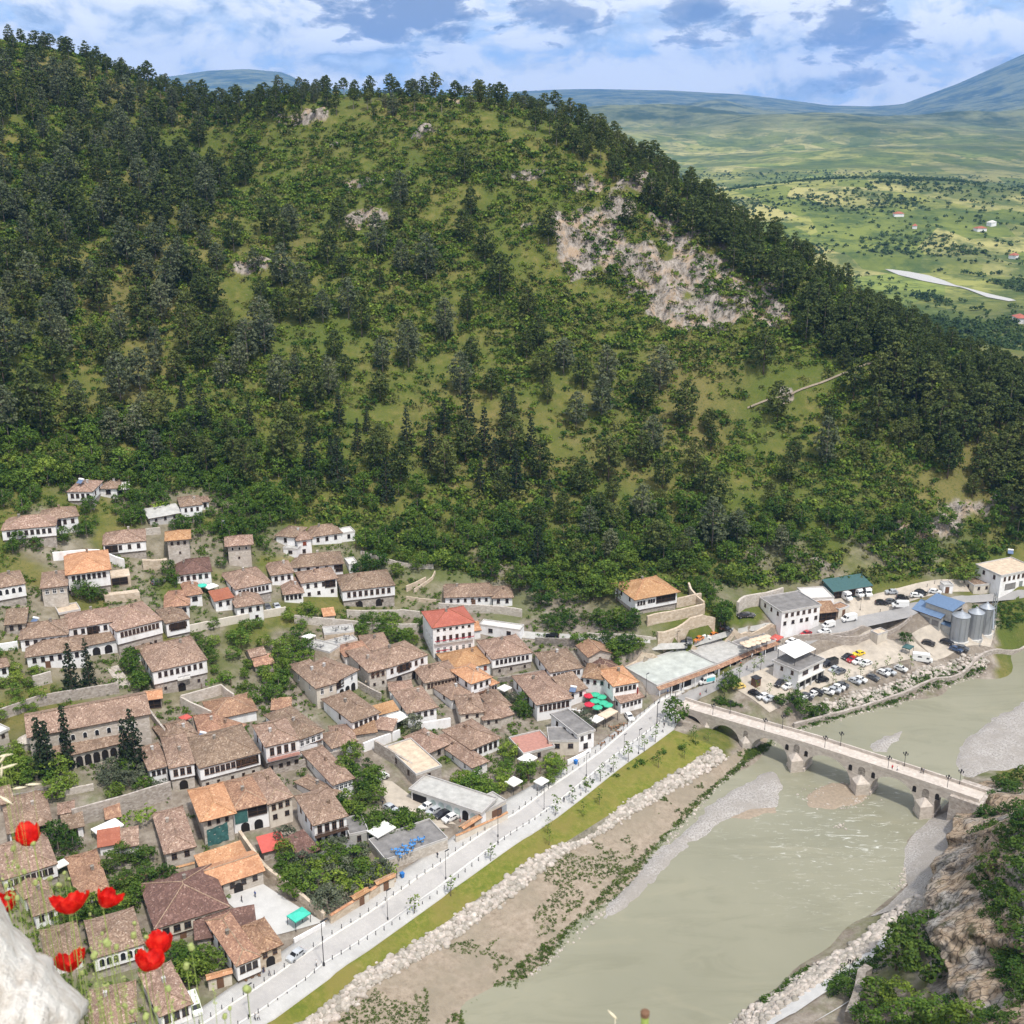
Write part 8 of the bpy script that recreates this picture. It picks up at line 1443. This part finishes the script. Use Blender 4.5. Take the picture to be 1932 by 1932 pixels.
# ------------------------------------------------------------------ cliff at the river bend
CV = [1470, 1500, 1530, 1560, 1600, 1640, 1700, 1740, 1790, 1830, 1880, 1932, 2000]; CU = [1866, 1808, 1806, 1800, 1788, 1772, 1760, 1766, 1786, 1800, 1815, 1832, 1850]
nv_, nu_ = 110, 70; PG = np.zeros((nv_, nu_, 3))
for i, v_ in enumerate(np.linspace(1470, 1995, nv_)):
    ul = np.interp(v_, CV, CU)
    for j, a in enumerate(np.linspace(0, 1, nu_)):
        p = hit(ul + (2040 - ul) * a ** 1.2, v_); PG[i, j] = p
N_ = np.cross(np.gradient(PG, axis=1), np.gradient(PG, axis=0)); N_ /= np.linalg.norm(N_, axis=2)[..., None] + 1e-9; N_ *= np.sign((N_ * (np.array([0, 0, H]) - PG)).sum(2))[..., None]
N_ = N_ * .4 + np.array([-.35, -.75, .15]); N_ /= np.linalg.norm(N_, axis=2)[..., None]
q1, q2 = PG[..., 0] * .9 + PG[..., 1] * .3, PG[..., 2]
dsp = 5.2 + np.abs(vnoise(q1, q2 * .45, 6, 95)) * -5 + vnoise(q1, q2 * .5, 3, 96) * 1.8 + vnoise(q1, q2 * .6, 1.4, 97) * 1.1 + vnoise(q1, q2, .8, 98) * .5
edge = np.clip(np.minimum(np.arange(nu_)[None] / 3.0, np.arange(nv_)[:, None] / 6.0), 0, 1); dsp = dsp * (edge ** .5) * 1.0 - (1 - edge) * 1.5
dsp += 3.5 * np.sin(np.linspace(0, math.pi, nv_))[:, None] * edge * np.clip(1.6 - np.arange(nu_)[None] / 22, 0, 1)
PC = PG + N_ * dsp[..., None]
m, nt, b = nodes('cliff_rock'); W = coord(nt, 'World'); st_ = coord(nt, 'World', (1, 1, .3)); a1 = noise(nt, .45, 8, .78, st_, .4); a2 = noise(nt, .09, 4, .6, W); a3 = noise(nt, .22, 5, .7, W); vk = voro(nt, .55, coord(nt, 'World', (1, 1, .5)), 'Distance', 'DISTANCE_TO_EDGE')
c = ramp(nt, a1, [(.36, (.04, .036, .033)), (.44, (.28, .255, .235)), (.54, (.52, .48, .44)), (.68, (.66, .62, .58))]); c = mixc(nt, ramp(nt, a2, [(.40, 0.0), (.52, .8)]), c, ramp(nt, a1, [(.36, (.14, .09, .055)), (.48, (.56, .40, .26)), (.68, (.72, .58, .43))])); c = mixc(nt, ramp(nt, vk, [(.0, .8), (.07, .0)]), c, (.05, .045, .04)); c = mixc(nt, ramp(nt, a3, [(.56, 0.0), (.66, .9)]), c, (.07, .075, .028)); nt.links.new(c, b.inputs[0]); b.inputs['Roughness'].default_value = .95; b.inputs['Specular IOR Level'].default_value = .1; bump(nt, b, a1, 1.0, 1.6); MATS['cliff_rock'] = m
struct(obj('cliff', npmesh('cliff', PC.reshape(-1, 3), grid_faces(nu_, nv_), 'cliff_rock', None, False)))
SHR = [(1880, 1510, 5), (1915, 1500, 6), (1930, 1540, 6), (1860, 1545, 5), (1850, 1580, 5), (1838, 1615, 4), (1900, 1580, 5), (1925, 1610, 6), (1890, 1640, 6), (1850, 1660, 5), (1870, 1690, 5), (1910, 1680, 6), (1932, 1720, 6), (1890, 1730, 5), (1860, 1740, 4), (1925, 1770, 5), (1900, 1800, 5), (1930, 1830, 5), (1905, 1850, 4), (1930, 1890, 5), (1880, 1920, 4), (1910, 1935, 5), (1870, 1600, 4), (1835, 1640, 3), (1845, 1530, 4), (1905, 1535, 5), (1825, 1560, 3), (1880, 1780, 4), (1915, 1640, 5), (1868, 1640, 4), (1895, 1480, 6), (1932, 1475, 7), (1850, 1505, 3), (1945, 1650, 7), (1945, 1560, 7), (1950, 1780, 6), (1945, 1860, 6)]
def shrub(u_, v_, h_, kd, lab, grp, sq=1.25, lift=1.5):
    p = hit(u_, v_); n_ = np.array([-.35, -.75, .3]); p = p + n_ * lift; V, F, cm, tm, h0 = KIND[kd][rnd.randrange(len(KIND[kd]))]; t = thing('shrub', lab, 'shrub', (p[0], p[1], p[2] - h_ * .35), rnd.uniform(0, 6.28), grp); s = h_ / h0; t.scale = (s * sq, s * sq, s); obj('foliage', cm, t); obj('stem', tm, t)
SHR += [(np.interp(v_, CV, CU) + du, v_, h_) for v_, du, h_ in [(1490, 70, 5), (1515, 40, 4), (1540, 60, 5), (1565, 30, 3), (1570, 80, 5), (1600, 50, 4), (1600, 110, 5), (1630, 95, 5), (1660, 75, 4), (1690, 130, 5), (1700, 150, 5), (1730, 110, 5), (1760, 130, 5), (1790, 100, 4), (1820, 110, 5), (1850, 80, 4), (1870, 110, 5), (1740, 160, 5), (1620, 150, 6), (1580, 130, 6), (1660, 25, 2.5), (1720, 30, 2.5), (1800, 40, 2.5), (1840, 30, 3), (1690, 60, 2.5)]]
SHR = [q for q in SHR if not (1590 < q[1] < 1890 and q[0] - np.interp(q[1], CV, CU) < 78 and q[2] > 2.6)]
for (u_, v_, h_) in SHR: shrub(u_, v_, h_, 'cliff_shrub' if 'cliff_shrub' in KIND else 'dark_tree', 'dark evergreen shrub clinging to the cliff face at the river bend', 'shrubs on the cliff', 1.3, 2.0)
for (u_, v_, h_) in [(1690, 1830, 8), (1725, 1800, 9), (1745, 1850, 8), (1700, 1790, 6), (1760, 1770, 6)]: tree('dark_tree', hit(u_, v_), h_, 'big dark evergreen tree at the foot of the cliff', 'dark trees at the cliff foot', 1.25)
for (u_, v_, h_, kd) in [(1650, 1900, 6, 'broadleaf_tree'), (1690, 1900, 6, 'broadleaf_tree'), (1720, 1940, 6, 'light_tree'), (1760, 1930, 6, 'light_tree'), (1790, 1950, 6, 'broadleaf_tree'), (1830, 1950, 6, 'broadleaf_tree'), (1600, 1880, 4, 'dark_tree'), (1630, 1940, 5, 'broadleaf_tree'), (1670, 1945, 5, 'light_tree'), (1860, 1960, 5, 'dark_tree'), (1800, 1910, 4, 'dark_tree')]: tree(kd, hit(u_, v_), h_, 'leafy tree on the slope below the cliff' if kd == 'broadleaf_tree' else 'bright green tree on the slope below the cliff' if kd == 'light_tree' else 'small dark tree on the slope below the cliff', 'trees below the cliff ' + kd, 1.3)
wall('L', [(150, 1950), (215, 1780), (245, 1620), (300, 1580)], 3.0, 'old thick stone wall beside the near riverside path', 'stone_dark', 1.6, 4)
sheet('pavement', [(1532, 1932), (1560, 1915), (1640, 1862), (1618, 1880)], 'paving_pale', .25, 10); g = MB()
Fp = [hit(*uv('L', *q)) for q in [(0, 1735), (150, 1660), (300, 1570), (440, 1500)]]; c0 = Fp[0]
for a, b_ in zip(Fp[:-1], Fp[1:]):
    for hh in (.45, .95): g.tube([a - c0 + [0, 0, hh], b_ - c0 + [0, 0, hh]], .05, 4)
    for k in range(4): q = a + (b_ - a) * k / 4 - c0; g.tube([q + [0, 0, -.3], q + [0, 0, 1.0]], .05, 4)
tag(obj('railing', g.mesh('railing', 'metal_dark'), None, c0), 'black metal railing along the near riverside path', 'railing')
t = thing('bridge_lamp', 'black two-lantern post by the boulders of the near right bank', 'street lamp', hit(*uv('L', 155, 1575)), .3); obj('pole', pl_, t); obj('lanterns', lnm, t)

# ------------------------------------------------------------------ foreground: parapet rock, poppies, buds, wild oats
cap_ = MB(); cap_.prism([(-6, -3), (6, -3), (6, .9), (2, 1.25), (.3, 1.3), (-.4, 1.35), (-2.5, 1.6), (-6, 1.6)], 153, 157.35); struct(obj('castle_wall_top', cap_.mesh('castle_wall_top', 'stone_pale')))
o_ = [(-420, 1500), (-200, 1560), (-60, 1640), (0, 1692), (14, 1720), (26, 1748), (44, 1762), (58, 1772), (68, 1797), (84, 1800), (98, 1806), (106, 1830), (124, 1852), (142, 1868), (155, 1880), (167, 1892), (166, 1908), (150, 1916), (136, 1922), (150, 1932), (175, 1950), (200, 2050), (190, 2300), (120, 2700), (40, 3250), (-420, 3300)]
o_ = [((a[0] * (1 - t) + b_[0] * t) + rnd.gauss(0, 1.2), (a[1] * (1 - t) + b_[1] * t) + rnd.gauss(0, 1.2)) for a, b_ in zip(o_, o_[1:] + o_[:1]) for t in (0, .33, .66)]
cu, cv_ = -60, 2300; rings = [(2.55, .97), (2.30, 1.0), (2.12, .995), (2.00, .975), (1.92, .93), (1.86, .86), (1.82, .76), (1.80, .62), (1.79, .45), (1.79, .25)]; vs = []
o0 = np.array(o_)
for ri_, (t_, s) in enumerate(rings):
    wn = 1 + 2 * max(0, ri_ - 2) * 2; sm = np.mean([np.roll(o0, q_, 0) for q_ in range(-(wn // 2), wn // 2 + 1)], 0)
    for k, (a, b_) in enumerate(sm):
        w1 = 1; qx, qy = np.array([cu + (a - cu) * s]), np.array([cv_ + (b_ - cv_) * s]); tt = t_ + float(vnoise(qx, qy, 90, 401)[0] * .035 + vnoise(qx, qy, 34, 402)[0] * .022 + vnoise(qx, qy, 13, 403)[0] * .008); r_ = ray(cu + (a - cu) * s * (w1 if s < .96 else 1), cv_ + (b_ - cv_) * s * (w1 if s < .96 else 1)); vs.append(np.array([0, 0, H]) + r_ * tt)
n = len(o_); f = [(r_ * n + k, r_ * n + (k + 1) % n, (r_ + 1) * n + (k + 1) % n, (r_ + 1) * n + k) for r_ in range(len(rings) - 1) for k in range(n)]; vs.append(np.array([0, 0, H]) + ray(cu, cv_) * 1.79); f += [((len(rings) - 1) * n + k, (len(rings) - 1) * n + (k + 1) % n, len(vs) - 1) for k in range(n)] + [tuple(range(n))[::-1]]
m, nt, b = nodes('white_rock'); W = coord(nt, 'World'); a1 = noise(nt, 22, 7, .7, W); a2 = noise(nt, 7, 4, .6, W)
c = ramp(nt, a1, [(.28, (.42, .35, .29)), (.40, (.66, .60, .53)), (.52, (.80, .76, .70)), (.75, (.86, .83, .78))]); c = mixc(nt, ramp(nt, a2, [(.55, 0.0), (.7, .5)]), c, (.52, .42, .32)); nt.links.new(c, b.inputs[0]); b.inputs['Roughness'].default_value = .9; bump(nt, b, a1, 1.0, .03); MATS['white_rock'] = m
c0 = np.mean(np.array(vs), 0); ro = tag(obj('boulder', MB().add([p - c0 for p in vs], f).mesh('boulder', 'white_rock', True), None, c0), 'big pale weathered rock in the near corner beside the poppies', 'rock')
m, nt, b = nodes('poppy_petal'); W = coord(nt, 'World'); c = ramp(nt, noise(nt, 60, 4, .6, W), [(.32, (.42, .004, .004)), (.5, (.70, .010, .007)), (.68, (.90, .045, .022))]); nt.links.new(c, b.inputs[0]); b.inputs['Roughness'].default_value = .55; b.inputs['Specular IOR Level'].default_value = .2; tr = nt.nodes.new('ShaderNodeBsdfTranslucent'); nt.links.new(c, tr.inputs[0]); ms = nt.nodes.new('ShaderNodeMixShader'); ms.inputs[0].default_value = .45; nt.links.new(b.outputs[0], ms.inputs[1]); nt.links.new(tr.outputs[0], ms.inputs[2]); nt.links.new(ms.outputs[0], nt.nodes['Material Output'].inputs[0]); MATS['poppy_petal'] = m
def petal(ph, R_, open_, seed):
    r = random.Random(seed); g = MB(); n, mm_ = 14, 9; vs = []
    for i in range(mm_):
        t = i / (mm_ - 1)
        for j in range(n):
            q = (j / (n - 1) - .5) * 2; wd = math.sin(math.pi * min(1, .12 + .62 * t)) ; a = ph + q * 1.02 * wd / max(.35, .35 + t * .4) * .62
            rr = R_ * (open_ * math.sin(t * 1.45) + .04); zz = R_ * (1.62 - open_ * .55) * (t ** 1.25) * (1 - .22 * q * q) + R_ * .05 * math.sin(q * 9 + seed) * t + R_ * .03 * math.sin(q * 21 + seed * 2) * t
            rr *= 1 + .05 * math.sin(q * 7 + seed * 3) * t; vs.append((rr * math.cos(a), rr * math.sin(a), zz))
    g.add(vs, [(i * n + j, i * n + j + 1, (i + 1) * n + j + 1, (i + 1) * n + j) for i in range(mm_ - 1) for j in range(n - 1)]); return g.mesh('petal', 'poppy_petal', True)
def stem_to(t, p, end, r_=.0016, nm='stem', seed=0):
    rr = random.Random(seed); e = Vector(end) - Vector(p); pts = [(0, 0, 0), (e.x * .02 + rr.uniform(-.008, .008), e.y * .02, e.z * .2), (e.x * .2 + rr.uniform(-.01, .01), e.y * .2, e.z * .5), (e.x * .6, e.y * .6, e.z * .8), tuple(e)]; return pts
def root_of(p, rr): return (p[0] * .55 + rr.uniform(-.05, .05) - .05, 1.25 + rr.uniform(-.06, .06), 157.3)
FL = lambda x_, y_, t_: np.array([0, 0, H]) + ray((x_ * .36232) * 1932 / 3666, (2966 + y_ * .36232) * 1932 / 3666) * t_
for k, (x_, y_, wpx, t_, op, tilt, ta, lab) in enumerate([(325, 110, 300, 2.35, .78, 1.0, .5, 'red poppy highest of all, its petals swept to the right'), (700, 800, 320, 2.2, .95, .55, 4.2, 'widest rounded red poppy left of centre'), (1010, 740, 275, 2.25, .8, .35, .6, 'red poppy with one upright petal and a folded right petal'), (80, 775, 260, 2.5, .85, .6, 3.3, 'red poppy cut by the left edge behind buds'), (690, 1375, 290, 2.45, .9, .3, 2.0, 'red poppy half hidden behind the pale rock'), (1580, 1200, 290, 2.2, .85, .9, .2, 'red poppy farthest right of the cluster'), (1425, 1370, 300, 2.15, .85, .25, 5.2, 'red poppy just below the farthest right one, skirt spreading down')]):
    p = FL(x_, y_, t_); R_ = wpx * .36232 * (t_ / 4117.6) * .52; rr = random.Random(k + 5); t = thing('poppy', lab, 'flower', p)
    pr = obj('flower_head', MB().lathe([(R_ * .12, -.002), (R_ * .2, R_ * .08), (R_ * .17, R_ * .35), (.0005, R_ * .38)], 10).mesh('flower_head', 'bud_green', True), t, (0, 0, -R_ * .35)); pr.rotation_euler = (tilt * math.cos(ta) * .8 + .35, tilt * math.sin(ta) * .8, rr.uniform(0, 6))
    for q in range(4): obj('petal', petal(q * 1.571 + rr.uniform(-.15, .15), R_ * (1 + .12 * (q % 2)), op, k * 7 + q), pr)
    g = MB().tube(stem_to(t, p - np.array([0, 0, R_ * .35]), root_of(p, rr), seed=k), [.0010, .0011, .0012, .0014, .0016], 6); obj('stem', g.mesh('stem', 'stem_green', True), t, (0, 0, -R_ * .33))
BUDS = [(240, 430, 55, 2.2), (350, 540, 60, 2.3), (390, 500, 45, 2.4), (500, 495, 50, 2.3), (585, 560, 60, 2.25), (635, 440, 40, 2.4), (685, 500, 40, 2.5), (130, 200, 60, 2.4), (1060, 1135, 90, 2.0), (930, 1255, 80, 2.05), (1150, 1175, 60, 2.2), (1320, 1060, 70, 2.2), (1450, 1075, 55, 2.2), (1890, 1175, 80, 2.1), (1840, 1365, 75, 2.1), (1665, 1585, 65, 2.0), (1540, 1790, 60, 2.1), (1440, 1860, 75, 2.0), (1300, 1815, 60, 2.1), (1235, 1755, 60, 2.2), (2445, 1590, 95, 2.0), (2220, 1860, 60, 2.1), (2270, 1780, 45, 2.2), (1010, 1040, 40, 2.3), (1330, 940, 50, 2.4), (810, 1430, 50, 2.3), (1060, 1550, 45, 2.3), (180, 380, 45, 2.4), (75, 690, 55, 2.3), (170, 690, 60, 2.3), (480, 500, 40, 2.5), (890, 850, 35, 2.3), (60, 570, 50, 2.3)]
for k, (x_, y_, px_, t_) in enumerate(BUDS):
    p = FL(x_, y_, t_); r_ = px_ * .36232 * t_ / 4117.6 * .5; rr = random.Random(k + 50); t = thing('poppy_bud', 'pale green poppy bud on a thin stalk among the foreground flowers', 'bud', p, 0, 'poppy buds in the foreground'); hd = obj('bud', MB().lathe([(r_ * .2, -r_), (r_ * .75, -r_ * .6), (r_ * .85, 0), (r_ * .7, r_ * .7), (r_ * .75, r_ * .95), (.0003, r_ * 1.05)], 10).mesh('bud', 'bud_green', True), t); hd.rotation_euler = (rr.uniform(-.7, .7), rr.uniform(-.7, .7), 0)
    obj('stalk', MB().tube(stem_to(t, p, root_of(p, rr), seed=k + 9), [.0006, .0007, .0008, .0010, .0012], 5).mesh('stalk', 'stem_green', True), t, (0, 0, -r_ * .8))
GRS = [(120, 330, 2.3), (100, 520, 2.2), (140, 620, 2.4), (970, 1080, 2.2), (1260, 1180, 2.2), (1130, 1250, 2.3), (790, 1190, 2.1), (1000, 1690, 2.1), (1220, 1480, 2.1), (1700, 1700, 2.1), (2110, 1560, 2.1), (1930, 1600, 2.2), (1560, 1640, 2.2), (1090, 1790, 2.0), (950, 1560, 2.1), (1010, 1440, 2.2), (900, 1180, 2.3), (20, 460, 2.4), (60, 260, 2.4), (1380, 1500, 2.2), (1800, 1560, 2.3), (880, 1640, 2.1), (1050, 1900, 2.1), (1250, 1930, 2.0), (980, 1800, 2.2), (860, 1760, 2.2), (920, 1450, 2.4), (1150, 1640, 2.3), (1330, 1690, 2.2)]
for k, (x_, y_, t_) in enumerate(GRS):
    p = FL(x_, y_, t_); rr = random.Random(k + 200); t = thing('grass_stalk', 'thin green grass stalk among the foreground poppies', 'grass stalk', p, 0, 'grass stalks among the poppies'); obj('stalk', MB().tube(stem_to(t, p, root_of(p, rr), seed=k + 99), [.0004, .0006, .0007, .0009, .0012], 5).mesh('stalk', 'stem_green', True), t); V, F = clumps([(0, 0, -.01 * j) for j in range(5)], [.004] * 5, 5, .004, rng, 1.5, .5); obj('seed_head', npmesh('seed_head', V, F, 'bud_green'), t)
OATS = [(40, -1120 + 850, 2.2, .9), (70, -1560 + 850 + 30, 2.3, 1.2), (30, -690, 2.2, .6), (90, -610, 2.3, 1.3), (190, -400, 2.2, 1.4), (320, -440, 2.3, 1.3), (60, -280, 2.2, -.7), (15, -540, 2.3, .5)]
for k, (x_, y_, t_, an) in enumerate([(45, -720, 2.2, 1.35), (20, -680, 2.2, .7), (90, -615, 2.2, 1.25), (40, -600, 2.2, 1.25), (185, -400, 2.3, 1.4), (320, -435, 2.3, 1.5), (60, -280, 2.1, -.9), (15, -560, 2.2, .2)]):
    p = FL(x_, y_, t_); t = thing('wild_oat', 'pale straw oat head at the left edge over the churchyard', 'oat', p, 0, 'oat heads at the left edge'); h_ = obj('oat_head', MB().lathe([(.0006, -.014), (.0022, -.006), (.0026, .002), (.0012, .012), (.0002, .018)], 8).mesh('oat_head', 'oat_straw', True), t); h_.rotation_euler = (0, an, 0); rr = random.Random(k + 300); obj('stalk', MB().tube(stem_to(t, p, root_of(p, rr), seed=k + 300), [.0003, .0003, .0004, .0005, .0006], 5).mesh('stalk', 'stem_green', True), t)
for (u_, v_, t_, kd) in [(1156, 1915, 2.0, 'oat'), (1217, 1915, 1.7, 'stem')]:
    p = np.array([0, 0, H]) + ray(u_, v_) * t_; t = thing('wild_oat' if kd == 'oat' else 'broken_stem', 'pale oat tip poking up at the lower edge over the river' if kd == 'oat' else 'thick green broken stem end at the lower edge over the river', 'oat' if kd == 'oat' else 'stem', p)
    if kd == 'oat': h_ = obj('oat_head', MB().lathe([(.0006, -.012), (.0022, -.006), (.0024, .002), (.0010, .010), (.0002, .014)], 8).mesh('oat_head', 'oat_straw', True), t); h_.rotation_euler = (0, -.7, 0); obj('stalk', MB().tube([(.004, 0, -.006), (.01, -.02, -.1), (.02, -.4, -1.3)], .0006, 5).mesh('stalk', 'oat_straw', True), t)
    else: obj('stalk', MB().tube([(0, 0, 0), (0, -.01, -.06), (0, -.2, -.7)], [.006, .005, .006], 8).mesh('stalk', 'stem_green', True), t); obj('cut_end', MB().lathe([(.0065, -.002), (.007, .006), (.004, .008)], 8).mesh('cut_end', 'wood_brown'), t)
